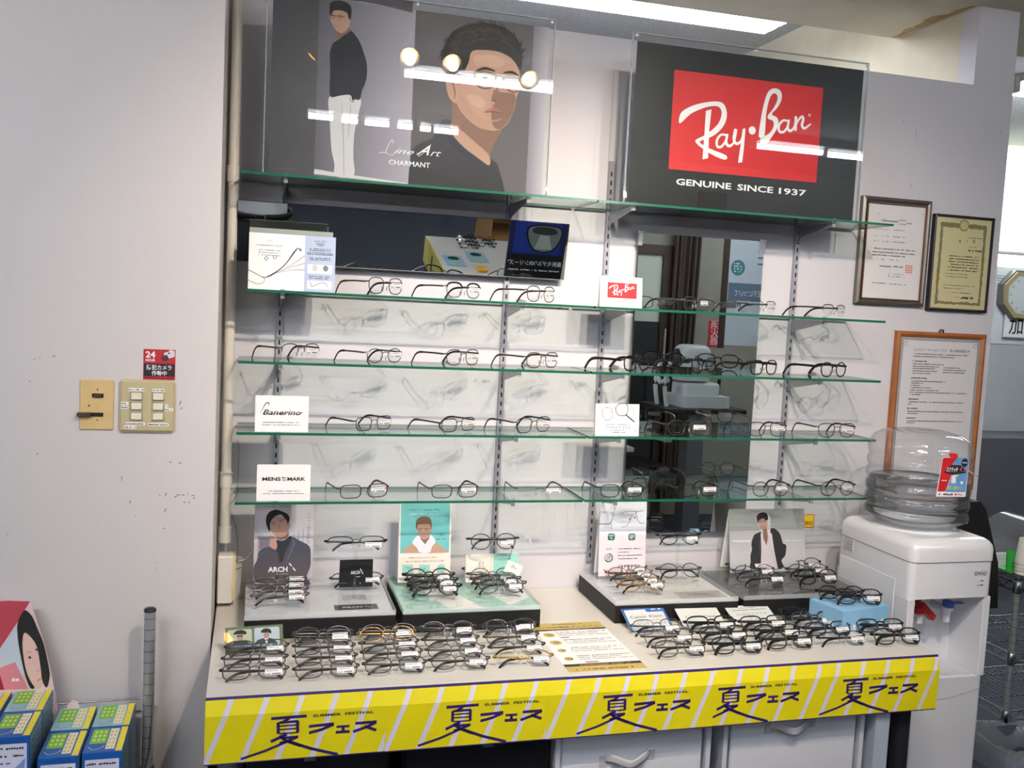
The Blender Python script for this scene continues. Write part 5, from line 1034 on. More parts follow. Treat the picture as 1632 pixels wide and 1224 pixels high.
stand_card('low card half cream half mint on the mint riser', (742, 884.5), (822, 884.5), (826, 922), (742, 925), -.12, ZR, art, 'shelf_card', .1)
P0 = at(833, 893, 'y', -.17); r = emp('hanging_tag', 'white paper tag hanging on a black string from the round eyeglasses', 'tag', tuple(P0))
a = at(819, 862, 'y', -.16)-P0; b_ = at(811, 893, 'y', -.165)-P0
MB().tube([tuple(a), tuple(a*.5+b_*.5+Vector((.001, 0, 0))), tuple(b_)], .0006, BLACK, 5).build('tag_string', r)
q = [at(*ca(x, y), 'y', -.168)-P0 for x, y in ((1072, 778), (1192, 826), (1158, 915), (1032, 868))]
b = MB().add([tuple(v) for v in q]+[tuple(v+Vector((0, .0008, 0))) for v in q], [(0, 3, 2, 1), (4, 5, 6, 7), (0, 1, 5, 4), (1, 2, 6, 5), (2, 3, 7, 6), (3, 0, 4, 7)], PAPER); b.build('tag_paper', r)
c = [at(*ca(x, y), 'y', -.1687)-P0 for x, y in ((1085, 830), (1100, 836), (1112, 815), (1110, 842), (1122, 820), (1122, 846), (1140, 850))]
MB().tube([tuple(v) for v in c], .0005, INK, 5).build('tag_print', r)
# ------------------------------------------------------------ flat and standing cards on the table
def flat_panel(tl, tr, br, bl, z):
    A, B, C_, D = (at(*p, 'z', z) for p in (bl, br, tl, tr)); ux = (B-A)+(D-C_); uz = (C_-A)+(D-B); ux.z = uz.z = 0; ux.normalize(); uz = Vector((-ux.y, ux.x, 0))
    return Panel(A, ux, uz), ((B-A).length+(D-C_).length)/2, ((C_-A).length+(D-B).length)/2
P, w_, h_ = flat_panel((876, 992), (975, 990), (1043, 1061), (908, 1072), ZT+.0009)
r = poster_emp('leaflet', 'gold and white insurance leaflet lying flat in the middle of the table', 'leaflet', P); MB().box(0, w_, 0, .0007, 0, h_, PAPER).build('sheet', r)
m = MB(); GO = mat('printed gold', (196, 172, 96), .4); DB = mat('printed dark brown', (58, 44, 36), .6); cg = crop(860, 900, 5.1); q = lambda x, y: P.L(*cg(x, y))
m.rect(0, w_, h_*.86, h_, GO, 1); m.rect(0, w_, h_*.83, h_*.86, DB, 1); m.rect(0, w_, 0, h_*.1, GO, 1); m.rect(0, w_, h_*.1, h_*.145, DB, 1)
m.text('HYPER保証プレミアム', w_*.52, h_*.885, .0125, DB, 2, w=w_*.84); m.lines(w_*.3, w_*.72, h_*.955, .005, DB, 2); m.lines(w_*.2, w_*.8, h_*.835, .003, WINK, 2); m.lines(w_*.2, w_*.85, h_*.11, .005, GO, 2); m.lines(w_*.1, w_*.85, h_*.03, .007, DB, 2)
for k in range(4):
    z = h_*(.74-.165*k); m.disc(w_*(.14 if k < 2 else .13), z, .015 if k < 2 else .011, GO, 2, rz=.015 if k < 2 else .011)
    for j in range(2): m.lines(w_*.14-.009, w_*.14+.009, z+.001-.006*j, .004, DB, 3, seed=j)
    for j in range(3): m.lines(w_*.26, w_*(.96-.12*(j == 1)), z+.013-.011*j, .0042, GREYINK if j else INK, 2, seed=k*3+j)
m.rect(w_*.26, w_*.38, h_*.665, h_*.68, mat('printed maroon', (150, 50, 70), .6), 3); m.rect(w_*.3, w_*.47, h_*.16, h_*.175, mat('printed maroon', (150, 50, 70), .6), 3)
m.build('printed_text', r)
def table_card(label, tl, tr, br, bl, art, face=PAPER, zr=.0):
    A, B = at(*bl, 'z', ZT+.002), at(*br, 'z', ZT+.002); ux = B-A; ux.z = 0; w_ = ux.length; ux.normalize(); n = Vector((-ux.y, ux.x, 0))
    # back-leaning sheet: pick the lean that puts its top edge where the photo shows it
    best = None
    for k in range(20, 85):
        a = math.radians(k); uz = n*math.cos(a)+Vector((0, 0, math.sin(a)))
        for L in [x*.005 for x in range(8, 40)]:
            p = proj(A+uz*L); p2 = proj(B+uz*L); e = (p[0]-tl[0])**2+(p[1]-tl[1])**2+(p2[0]-tr[0])**2+(p2[1]-tr[1])**2
            if best is None or e < best[0]: best = (e, uz, L)
    uz, h_ = best[1], best[2]; P = Panel(A+Vector((0, 0, 0)), ux, uz)
    r = poster_emp('table_card', label, 'card', P); MB().box(0, w_, .0002, .001, 0, h_, face).build('card_front', r)
    MB().box(-.002, w_+.002, -.0012, -.0002, -.001, h_+.002, ACR).build('acrylic_sleeve', r)
    Pi = P.M.inverted(); c0, c1 = A+uz*h_, B+uz*h_; ft = Vector((0, 0, ZT+.001)); e0 = Vector((c0.x, c0.y, 0))+n*.012+ft; e1 = Vector((c1.x, c1.y, 0))+n*.012+ft
    MB().add([tuple(Pi @ v) for v in (c0, c1, e1, e0)], [(0, 1, 2, 3)], ACR).build('rear_leg', r)
    m = MB(); art(m, w_, h_, P); m.build('printed_face', r); return r
def art(m, w, h, P):
    BL = mat('printed royal blue', (60, 104, 184), .5); m.rect(0, w, 0, h, BL, 0); m.rect(w*.05, w*.95, h*.07, h*.93, PAPER, 1); m.poly([(w*.58, h*.8), (w, h*.8), (w, h), (w*.55, h), (w*.55, h*.84)], BL, 2); m.lines(w*.64, w*.92, h*.87, .006, WINK, 3)
    m.text('Calvin Klein', w*.5, h*.56, .0095, INK, 2, w=w*.76); m.text('の商品をお買い上げの方に', w*.5, h*.43, .0045, mat('blue ink', (50, 70, 140), .6), 2, w=w*.56); m.text('エコバッグプレゼント', w*.5, h*.27, .0085, mat('blue ink', (50, 70, 140), .6), 2, w=w*.78); m.lines(w*.3, w*.72, h*.16, .0035, GREYINK, 2)
table_card('slanted white card with a blue edge announcing an eco bag gift', (987, 969), (1057, 968), (1075, 1003), (1007, 1008), art)
table_card('slanted plain white card with thin grey logo, middle of the three table cards', (1073, 967.5), (1140, 966), (1160, 999), (1093, 1003), lambda m, w, h, P: m.text('Calvin Klein', w*.5, h*.47, .0095, GREYINK, 1, w=w*.72))
table_card('slanted white card with tiny centred print beside the slanted eyeglasses column', (1154, 966), (1222, 964), (1243, 993), (1175, 998), lambda m, w, h, P: (m.text('AIRSTYLE', w*.5, h*.5, .008, mat('pale grey ink', (170, 168, 172), .6), 1, w=w*.74), m.lines(w*.3, w*.7, h*.85, .003, GREYINK, 1), m.lines(w*.12, w*.9, h*.74, .0035, GREYINK, 1, seed=2), m.lines(w*.4, w*.6, h*.38, .003, GREYINK, 1), m.lines(w*.32, w*.68, h*.27, .003, GREYINK, 1)))
c4 = crop(330, 880, 5.1)
def art(m, w, h, P):
    OLV = mat('printed olive green', (92, 106, 74), .5); m.rect(0, w, 0, h, OLV, 0)
    q = lambda *p: P.P(c4, p)
    def rr(x0, x1, z0, z1, mt): m.poly([(x0+.003, z0), (x1-.003, z0), (x1, z0+.003), (x1, z1-.003), (x1-.003, z1), (x0+.003, z1), (x0, z1-.003), (x0, z0+.003)], mt, 1)
    rr(w*.04, w*.46, h*.22, h*.9, mat('printed car interior', (196, 200, 170), .6)); rr(w*.5, w*.94, h*.22, h*.92, mat('printed office blue', (196, 208, 220), .6))
    DK = mat('printed dark suit', (36, 38, 46), .6)
    m.blob([(w*.08, h*.22), (w*.12, h*.38), (w*.2, h*.48), (w*.32, h*.46), (w*.42, h*.36), (w*.44, h*.22)], DK, 2); m.disc(w*.25, h*.6, w*.055, SKIN, 3, rz=h*.16); m.blob([(w*.14, h*.72), (w*.18, h*.84), (w*.28, h*.88), (w*.36, h*.8), (w*.35, h*.7), (w*.25, h*.72)], HAIR, 4); m.rect(w*.2, w*.3, h*.62, h*.67, HAIR, 4); m.disc(w*.08, h*.3, .008, DK, 2)
    m.blob([(w*.52, h*.22), (w*.54, h*.42), (w*.64, h*.5), (w*.76, h*.5), (w*.86, h*.4), (w*.88, h*.22)], DK, 2); m.poly([(w*.67, h*.5), (w*.74, h*.5), (w*.71, h*.24)], WINK, 3); m.disc(w*.71, h*.64, w*.05, SKIN, 3, rz=h*.15); m.blob([(w*.62, h*.72), (w*.64, h*.84), (w*.72, h*.88), (w*.79, h*.8), (w*.79, h*.66), (w*.74, h*.72)], HAIR, 4)
    m.rect(w*.1, w*.88, h*.18, h*.3, mat('printed teal strip', (40, 110, 140), .6), 5); m.text('今日の予定に、今日の一本', w*.48, h*.205, .0045, WINK, 6, w=w*.66); m.lines(w*.2, w*.8, h*.06, .004, mat('pale green ink', (190, 196, 160), .6), 2)
table_card('green photo card of two men in suits at the pillar end of the table', (360, 1001), (451, 995), (452, 1036), (359, 1043), art, mat('olive card', (92, 106, 74), .6))
# ------------------------------------------------------------ blue tissue box with eyeglasses on top
A, B, C_ = at(1342, 1012, 'z', ZT), at(1414, 1000, 'z', ZT), at(1302, 972, 'z', ZT)
ux = (B-A); ux.z = 0; W_ = ux.length; ux.normalize(); uy = Vector((-ux.y, ux.x, 0)); hT = .062
M = Matrix(((ux.x, uy.x, 0, A.x), (ux.y, uy.y, 0, A.y), (0, 0, 1, ZT+.0003), (0, 0, 0, 1)))
r = emp('tissue_box', 'sky blue paper box printed with clouds at the end of the table', 'box', M=M); SKYB = mat('sky blue card', (136, 186, 222), .5); CLD = mat('printed cloud', (222, 228, 236), .6)
MB().box(0, W_, 0, .12, 0, hT, SKYB, bev=.001).build('box_body', r); b = MB(); R = random.Random(4)
for k in range(16): b.disc(W_*R.uniform(.05, .95), .004+.016*R.random()*(1 if k % 3 else 1.6), R.uniform(.004, .009), CLD, 0, n=12)
b.text('AIR STYLE', W_*.66, .009, .004, WINK, 2, w=W_*.45); o = b.build('cloud_print', r); o.location = (0, -.0003, 0)
b = MB(); 
for k in range(14): b.disc(.12*R.uniform(.08, .92), .004+.014*R.random(), R.uniform(.004, .009), CLD, 0, n=12)
o = b.build('cloud_print', r); o.rotation_euler = (0, 0, -PI/2); o.location = (-.0003, .12, 0)
row_pairs([(1346, 960), (1374, 968)], ZT+hT+.0006, [st('oval', 'black', 'thick', True, 0), st('square', 'black', 'thick', True, 1, 'black', 1.04)], lambda i, s: ('black oval folded eyeglasses at the back of the blue cloud box', 'black square folded eyeglasses at the front of the blue cloud box')[i], 'eyeglasses on the blue box', .55, -.1)
tag(boxobj('stamp_card', 1.735, 1.775, -.405, -.4045, ZT+.0, ZT+.03, PAPER), 'tiny white card with a red border behind the end eyeglasses', 'card')
bpy.data.objects.remove(bpy.data.objects['stamp_card'])
# small red and yellow sale notice on the wall
PS = Panel((0, -.0006, 0)); x0, z0 = PS.L(1283, 841); x1, z1 = PS.L(1298, 819.5)
r = emp('price_notice', 'small yellow notice with red border on the wall beside the grey fashion card', 'notice', (x0-.02, -.001, z0)); w_ = x1-x0+.02
MB().rect(0, w_, 0, z1-z0, mat('notice red', (196, 46, 36), .6), 0).build('notice_sheet', r); b = MB(); b.rect(.002, w_-.002, .002, z1-z0-.002, mat('notice yellow', (240, 206, 40), .6), 1); b.text('確認', w_*.62, .010, .012, mat('notice red', (196, 46, 36), .6), 2); b.build('notice_print', r)
# ------------------------------------------------------------ water dispenser
DW = mat('dispenser white plastic', (224, 225, 230), .22, coat=.4); DG = mat('dispenser seam', (150, 152, 160), .5); dx0, dx1, dy0, dy1 = 1.748, 2.015, -.46, -.13
r = emp('water_dispenser', 'white floor-standing water dispenser with red and blue taps at the table end', 'water dispenser', (dx0, dy0, 0)); W_, D_ = dx1-dx0, dy1-dy0
def rbox(b, x0, x1, y0, y1, z0, z1, m, rr, n=5, M=None, top=0):
    pts = []
    for (cx, cy, a0) in ((x1-rr, y1-rr, 0), (x0+rr, y1-rr, PI/2), (x0+rr, y0+rr, PI), (x1-rr, y0+rr, 1.5*PI)):
        for k in range(n+1): a = a0+PI/2*k/n; pts.append((cx+rr*math.cos(a), cy+rr*math.sin(a)))
    N = len(pts); vs = []; prof = [(0, z0)]+([(top*(1-math.cos(PI/2*k/4)), z1-top+top*math.sin(PI/2*k/4)) for k in range(5)] if top else [(0, z1)])
    mx, my = (x0+x1)/2, (y0+y1)/2
    for ins, z in prof: vs += [(mx+(x-mx)*(1-ins/((x1-x0)/2)), my+(y-my)*(1-ins/((y1-y0)/2)), z) for x, y in pts]
    K = len(prof); fs = [(i*N+k, i*N+(k+1) % N, (i+1)*N+(k+1) % N, (i+1)*N+k) for i in range(K-1) for k in range(N)]
    b.add(vs, fs, m, True, M); b.add(vs[-N:], [tuple(range(N))], m, False, M); b.add(vs[:N], [tuple(range(N))[::-1]], m, False, M)
zA, zB = .575, .80   # alcove
b = MB(); rbox(b, 0, W_, 0, D_, .02, zA, DW, .018); b.build('lower_body', r)
b = MB(); b.box(0, .022, 0, .13, zA, zB, DW, bev=.002); b.box(W_-.022, W_, 0, .13, zA, zB, DW, bev=.002); rbox(b, 0, W_, .12, D_, zA, zB, DW, .012); b.build('alcove', r)
b = MB(); rbox(b, 0, W_, -.002, D_, zB, .9, DW, .02); b.build('front_panel', r)
b = MB(); rbox(b, -.002, W_+.002, -.006, D_, .902, .962, DW, .024, top=.03); b.build('top_cover', r)
b = MB(); b.box(.004, W_-.004, .002, D_-.004, .9, .902, DG); b.build('seam', r)
b = MB(); b.box(-.0015, 0, .06, D_-.02, .35, .84, mat('dispenser side panel', (226, 228, 234), .3), bev=0); b.build('side_panel', r); b = MB(); b.box(-.0012, .0005, D_-.075, D_-.03, .86, .9, mat('dispenser rating label', (200, 192, 184), .6)); 
for k in range(4): b.box(-.0016, -.0012, D_-.072, D_-.034-.006*k, .865+.008*k, .867+.008*k, GREYINK)
b.build('rating_label', r)
b = MB(); rbox(b, .03, W_-.03, .01, .12, zA-.002, zA+.006, mat('drip tray', (206, 208, 214), .4), .01); b.box(.12, .14, .03, .05, zA+.006, zA+.0065, DG); b.build('drip_tray', r)
b = MB(); b.stroke([(.03, .53), (W_/2, .515), (W_-.01, .54)], .0015, DG, 0); b.build('body_crease', r).location = (0, -.0006, 0)
b = MB(); b.lathe([(.125, 0), (.12, .008), (.098, .02), (.09, .026), (.075, .026), (.06, .01)], DW, 32, Matrix.Translation((W_/2, D_*.52, .955))); b.build('bottle_collar', r)
b = MB(); q_ = [(.155, .872)]
b.text('ovio', .222, .862, .017, mat('logo grey', (60, 62, 70), .5), 0, w=.04, bold=-.004); b.rect(.226, .233, .845, .848, INK, 0); b.rect(.226, .233, .833, .836, INK, 0); b.lines(.214, .223, .845, .0025, GREYINK, 0); b.lines(.212, .223, .833, .0025, GREYINK, 0); b.build('logo', r).location = (0, -.0036, 0)
for nm, x, cm, rz in (('hot_tap', .09, mat('tap red plastic', (170, 34, 40), .35), -.5), ('cold_tap', .18, mat('tap blue plastic', (70, 98, 190), .35), .0)):
    t = MB().tube([(x, .12, .745), (x, .07, .745)], .011, DW, 12).build('tap', r); b = MB(); b.lathe([(.009, 0), (.011, .03), (.016, .034), (.016, .042), (0, .042)], DW, 16, Matrix.Translation((x, .062, .712))); b.build('spout', t)
    b = MB()
    if nm == 'hot_tap':
        Mx = Matrix.Translation((x+.002, .055, .76)) @ Matrix.Rotation(.75, 4, 'Y') @ Matrix.Rotation(-.2, 4, 'X'); b.box(-.012, .05, -.01, .01, -.009, .009, cm, Mx, .002); b.box(-.022, .006, -.012, .012, -.018, .002, cm, Matrix.Translation((x, .055, .758)), .003); b.box(-.006, .006, -.008, .008, 0, .03, cm, Matrix.Translation((x-.008, .055, .755)) @ Matrix.Rotation(-.3, 4, 'Y'), .002)
    else: b.box(-.012, .010, -.014, .014, 0, .018, cm, Matrix.Translation((x, .058, .755)), .003); b.box(.008, .045, -.008, .008, .009, .013, cm, Matrix.Translation((x, .058, .755)), .001)
    b.build('tap_lever', t)
b = MB(); b.box(.03, W_-.03, .03, D_-.03, 0, .02, BLACK); b.build('foot_plinth', r)
# bottle: upside down, ribbed
BOT = clear('bottle plastic', (.975, .98, .985), .07, edge=(.74, .77, .8), haze=.02); WAT = clear('bottle water', (.93, .95, .96), .06, refr=.75, ior=1.33)
bx, by, bz = dx0+W_/2+.002, dy0+D_*.52, .932
r = emp('water_bottle', 'large clear ribbed water bottle turned upside down on the dispenser', 'water bottle', (bx, by, bz))
prof = [(.03, -.01), (.04, .012), (.085, .03), (.118, .052)]; z = .052
for k in range(6):
    prof += [(.1305, z+.006), (.1325, z+.016), (.1305, z+.027), (.1262, z+.033)]; z += .036
prof += [(.126, z+.006), (.118, z+.018), (.1, z+.03), (.07, z+.037), (.04, z+.036), (0, z+.028)]
MB().lathe(prof, BOT, 40, sq=.5).build('bottle_shell', r)
wp = [(a*.975, b_) for a, b_ in prof if b_ < .165]+[(.12, .168), (0, .168)]; MB().lathe(wp, WAT, 40, sq=.5).build('water', r)
# tag hung on the bottle
ct = crop(1370, 670, 6.8); yT = by-.15
A, B, C_ = at(*ct(835, 820), 'y', yT), at(*ct(1145, 828), 'y', yT), at(*ct(905, 412), 'y', yT); D_t = at(*ct(1182, 408), 'y', yT)
PT = Panel(A, (B-A), (C_-A)-(C_-A).project(B-A)); wt = (B-A).length; ht = (C_-A).length; q = lambda *p: PT.P(ct, p)
r = poster_emp('promotion_tag', 'red and blue scratch lottery tag hanging on the water bottle', 'tag', PT); m = MB()
out = q((835, 826), (1140, 830), (1150, 815), (1186, 425), (1172, 405), (1068, 402), (1060, 360), (990, 350), (962, 362), (985, 400), (915, 405), (900, 420), (830, 812))
m.prism(out, 'y', .0002, .0012, PAPER); m.build('tag_card', r); m = MB(); TB = mat('printed sky blue', (96, 150, 206), .5)
m.poly(q((868, 772), (925, 770), (1000, 590), (1000, 480), (1062, 402), (915, 406), (902, 420), (845, 770)), RED, 0); m.poly(q((925, 775), (1146, 778), (1184, 425), (1170, 406), (1062, 402), (1000, 480), (1000, 600)), TB, 0); m.poly(q((1060, 360), (990, 350), (962, 362), (985, 402), (1068, 402)), RED, 0)
m.poly(q((915, 565), (990, 480), (1090, 485), (1160, 545), (1150, 570), (1010, 590)), INK, 1); m.disc(*q((1138, 460))[0], .0105, INK, 1, rz=.012); m.lines(q((1112, 468))[0][0], q((1165, 468))[0][0], q((1138, 465))[0][1], .003, WINK, 2)
m.text('スクラッチ', *q((1000, 555))[0], .0125, WINK, 2, w=.037, bold=.03); m.text('くじ', *q((1122, 552))[0], .0115, mat('printed coral', (236, 120, 110), .5), 2, bold=.03); m.text('ショッピン', *q((1035, 484))[0], .0042, mat('printed coral', (236, 120, 110), .5), 2, w=.02)
m.poly(q((1000, 600), (1042, 585), (1042, 680), (990, 680)), WINK, 2); m.disc(*q((1058, 600))[0], .004, mat('printed yellow', (236, 216, 60), .5), 3, n=6); m.disc(*q((1105, 675))[0], .0045, WINK, 3); m.disc(*q((1135, 620))[0], .003, mat('printed coral', (236, 120, 110), .5), 3)
m.text('2回に1回当たる!?' if 0 else '2回に1回オトク', *q((1025, 748))[0], .0095, mat('printed yellow', (236, 216, 60), .5), 2, w=.05, bold=.02); m.lines(q((855, 812))[0][0], q((1015, 812))[0][0], q((930, 812))[0][1], .0055, INK, 1); m.disc(*q((1042, 802))[0], .0032, RED, 1); m.lines(q((1062, 812))[0][0], q((1125, 812))[0][0], q((1090, 812))[0][1], .004, RED, 1); m.lines(q((885, 655))[0][0], q((980, 655))[0][0], q((930, 658))[0][1], .0035, WINK, 1)
m.build('tag_print', r)
MB().tube([tuple(PT.M.inverted() @ (Vector((bx+.09, by-.02, bz+.22)))), tuple(PT.M.inverted() @ Vector((bx+.11, by-.11, bz+.19))), (wt*.45, .001, ht*.98)], .0008, PAPER, 5).build('tag_string', r)
# black bag behind the dispenser
b = MB(); b.prism([(2.12, .64), (2.155, .985), (2.265, .99), (2.29, .965), (2.355, .79), (2.37, .64)], 'y', -.115, -.025, mat('black nylon', (10, 10, 13), .7, bump=.4, scale=30)); o = b.build('bag_body'); r = emp('shoulder_bag', 'black bag hanging on the wall end behind the water dispenser', 'bag', (2.25, -.07, .64)); o.parent = r; o.matrix_parent_inverse = r.matrix_world.inverted() if 0 else Matrix.Translation((-2.25, .07, -.64))
b = MB().tube([(-.06, 0, .335), (-.03, 0, .36), (.01, 0, .34)], (.006, .002), BLACK, 6); b.build('bag_handle', r)
# ------------------------------------------------------------ wire rack with cups
X0, Y0, YD, XW = 2.392, -.163, .34, .46
WIRE = mat('chrome wire', (150, 152, 158), .22, 1)
def wire_rack(name, label, X0, Y0, XW, YD, zs, ztop, pr=.0125, M=None, zb=0, zfront=None):
    r = emp(name, label, 'wire rack', (X0, Y0, zb))
    for x in (0, XW):
        for y in (0, YD):
            full = ztop
            if y == 0 and zfront: ztop = zfront
            MB().tube([(x, y, 0), (x, y, ztop-zb)], pr, POSTM, 16).build('rack_post', r)
            g = MB(); z = .02
            while z < ztop-zb-.01: g.tube([(x, y, z), (x, y, z+.0012)], pr+.0004, mat('post groove', (60, 60, 64), .5, .6), 14, cap=False); z += .025
            g.build('post_groove', r)
            MB().lathe([(0, .004), (pr*.9, .003), (pr+.001, 0), (pr+.001, -.004)], BLACK, 14, Matrix.Translation((x, y, ztop-zb))).build('post_cap', r); ztop = full
    for z in zs:
        z -= zb; s = MB()
        for (a, b_) in (((0, 0), (XW, 0)), ((XW, 0), (XW, YD)), ((XW, YD), (0, YD)), ((0, YD), (0, 0))):
            for dz in (0, -.028): s.tube([(*a, z+dz), (*b_, z+dz)], .0028, WIRE, 6)
            L = math.hypot(b_[0]-a[0], b_[1]-a[1]); n = max(2, int(L/.03)); pts = [(a[0]+(b_[0]-a[0])*k/n, a[1]+(b_[1]-a[1])*k/n, z-(.028 if k % 2 else 0)) for k in range(n+1)]; s.tube(pts, .0018, WIRE, 5)
        s.build('shelf_edge', r); d = MB(); k = 1
        while k*.022 < XW: d.tube([(k*.022, 0, z+.001), (k*.022, YD, z+.001)], .0014, WIRE, 5); k += 1
        for y in (YD*.33, YD*.66): d.tube([(0, y, z-.003), (XW, y, z-.003)], .0022, WIRE, 5)
        d.build('wire_deck', r)
        for x in (0, XW):
            for y in (0, YD): MB().lathe([(pr+.001, .006), (pr+.0045, .003), (pr+.0055, -.03), (pr+.002, -.034)], CHROME, 14, Matrix.Translation((x, y, z))).build('shelf_collar', r)
    return r
wire_rack('wire_rack', 'chrome wire rack with paper cups beside the water dispenser', X0, Y0, XW, YD, (.737, .505, .315), .75, pr=.0095)
# dome box, cups, green mat on it
zr_ = .740; MB0 = MB()
r = emp('dome_container', 'clear domed plastic container on the wire rack top', 'container', (2.44, -.13, zr_)); b = MB(); rbox(b, 0, .3, 0, .26, 0, .012, mat('clear tray', (205, 212, 210), .3), .03); b.build('tray', r)
pf = [(.13*math.cos(a), .15*math.sin(a)) for a in [PI*k/16 for k in range(17)]]
b = MB(); DOME = clear('dome plastic', (.93, .95, .94), .07, haze=.06, edge=(.6, .62, .6)); b.prism([(.02+.13+x, .012+z) for x, z in pf], 'y', .01, .25, DOME, smooth=True); b.build('dome_lid', r); MB().lathe([(0, .012), (.014, .008), (.012, 0)], mat('clear knob', (226, 228, 226), .2), 14, Matrix.Translation((.075, .005, .1)) @ Matrix.Rotation(PI/2, 4, 'X')).build('lid_knob', r)
r = emp('green_basket', 'bright green plastic rack inside the clear dome', 'basket', (2.405, -.1, zr_+.013)); b = MB(); GRN = mat('green plastic', (48, 170, 60), .4)
b.box(0, .08, 0, .004, 0, .075, GRN, Matrix.Rotation(-.35, 4, 'X') @ Matrix.Rotation(.25, 4, 'Y')); b.build('side_panel', r); MB().box(.0, .11, .0, .06, 0, .006, GRN).build('basket_base', r); MB().box(.075, .079, 0, .06, .0, .05, GRN).build('end_panel', r)
for k, (x, y, h_) in enumerate(((2.562, -.06, 0), (2.562, -.06, 0))): pass
CUPM = mat('paper cup white', (232, 230, 224), .5)
px = at(1617, 925, 'z', zr_+.014)
for k in range(4):
    o = MB().lathe([(.034, 0), (.036, .003), (.033, .006), (.0255, .082), (.0, .082)], CUPM, 24).build('paper_cup', loc=(2.455, -.125, zr_+.0135+.011*k)); tag(o, ('white paper cup at the bottom of the upturned stack', 'second white paper cup up in the upturned stack', 'third white paper cup up in the upturned stack', 'topmost white paper cup of the upturned stack')[k], 'paper cup', 'stacked paper cups')
# waste bin with bag
BINM = mat('grey bin plastic', (120, 132, 150), .4); BAGM = clear('bin bag', (.86, .89, .92), .08, haze=.16)
r = emp('waste_bin', 'grey blue waste bin lined with a clear plastic bag under the wire rack', 'waste bin', (2.36, -.27, 0)); b = MB(); rbox(b, -.13, .13, -.1, .1, 0, .27, BINM, .03); b.f = b.f[:-2]; b.m = b.m[:-2]; b.sm = b.sm[:-2]; b.build('bin_body', r)
b = MB(); rbox(b, -.125, .125, -.095, .095, .01, .275, mat('bin inside', (84, 96, 112), .5), .03); b.f = b.f[:-2]; b.m = b.m[:-2]; b.sm = b.sm[:-2]; b.build('bin_lining', r)
b = MB(); R = random.Random(2); N = 40; vs = []
for ring, (k, z) in enumerate(((1.05, .20), (1.06, .25), (1.03, .292), (.95, .285), (.9, .2))):
    for i in range(N):
        a = 2*PI*i/N; c, s_ = math.cos(a), math.sin(a); e = .45; w1_ = 1+R.uniform(-.02, .02); vs.append((.132*k*w1_*math.copysign(abs(c)**e, c), .102*k*w1_*math.copysign(abs(s_)**e, s_), z+R.uniform(-.012, .008)))
b.add(vs, [(q_*N+i, q_*N+(i+1) % N, (q_+1)*N+(i+1) % N, (q_+1)*N+i) for q_ in range(4) for i in range(N)], BAGM, True); b.build('bin_bag', r)
# ------------------------------------------------------------ things in the passage beyond
yF = 2.399
PF = Panel((0, yF, 0)); a, b_ = PF.L(1575, 415), PF.L(1574, 547)
r = emp('date_board', 'pale board with a column of blue numbers on the passage wall', 'board', (a[0]-.1, yF-.004, b_[1])); hb = a[1]-b_[1]; MB().box(0, 1.0, 0, .004, 0, hb, mat('board pale', (206, 212, 214), .6)).build('board_sheet', r); m = MB(); BK2 = mat('board ink', (60, 70, 100), .6)
for s_, (x, y) in (('4', (1580, 482)), ('11', (1578, 501)), ('8', (1578, 521)), ('5', (1577, 540))): X, Z = PF.L(x, y); m.text(s_, X-a[0]+.1, Z-b_[1]-.015, .028, BK2, 1)
for k in range(9): X, Z = PF.L(1586, 440+4*k); m.lines(X-a[0]+.06, X-a[0]+.2, Z-b_[1], .008, GREYINK, 1, seed=k)
m.build('board_print', r)
c = at(1611, 470, 'y', yF-.02); r = emp('wall_clock', 'octagonal gold-rimmed wall clock in the passage', 'clock', (c.x+.06, yF-.05, c.z)); GLD = mat('clock gold rim', (196, 184, 140), .3, .5)
def octo(R_, y0, y1, m, name, b=None): b = MB(); b.prism([(R_*math.cos(PI/8+PI/4*k), R_*math.sin(PI/8+PI/4*k)) for k in range(8)], 'y', y0, y1, m); return b.build(name, r)
octo(.165, -.0, .045, mat('clock dark case', (104, 102, 98), .4, .3), 'clock_case'); octo(.155, -.012, 0, GLD, 'clock_rim'); octo(.125, -.014, -.012, mat('clock face', (196, 204, 204), .5), 'clock_face')
m = MB()
for k in range(12): an = PI/2-PI/6*k; m.text(str(k or 12), .1*math.cos(an), .1*math.sin(an)-.009, .018, INK, 0)
m.build('clock_numerals', r).location = (0, -.0142, 0)
MB().box(-.002, .002, -.017, -.016, 0, .075, BLACK, Matrix.Rotation(.8, 4, 'Y')).build('hour_hand', r); MB().box(-.0015, .0015, -.019, -.018, 0, .1, BLACK, Matrix.Rotation(PI-.15, 4, 'Y')).build('minute_hand', r)
a = PF.L(1597, 506); b_ = PF.L(1600, 537); r = emp('character_sign', 'white sign with a large black character below the clock', 'sign', (a[0], yF-.03, b_[1])); MB().box(0, .7, 0, .01, 0, a[1]-b_[1]+.02, PAPER).build('sign_board', r); m = MB(); m.text('加', .085, .03, .1, INK, 1, bold=.01); m.build('lettering', r)
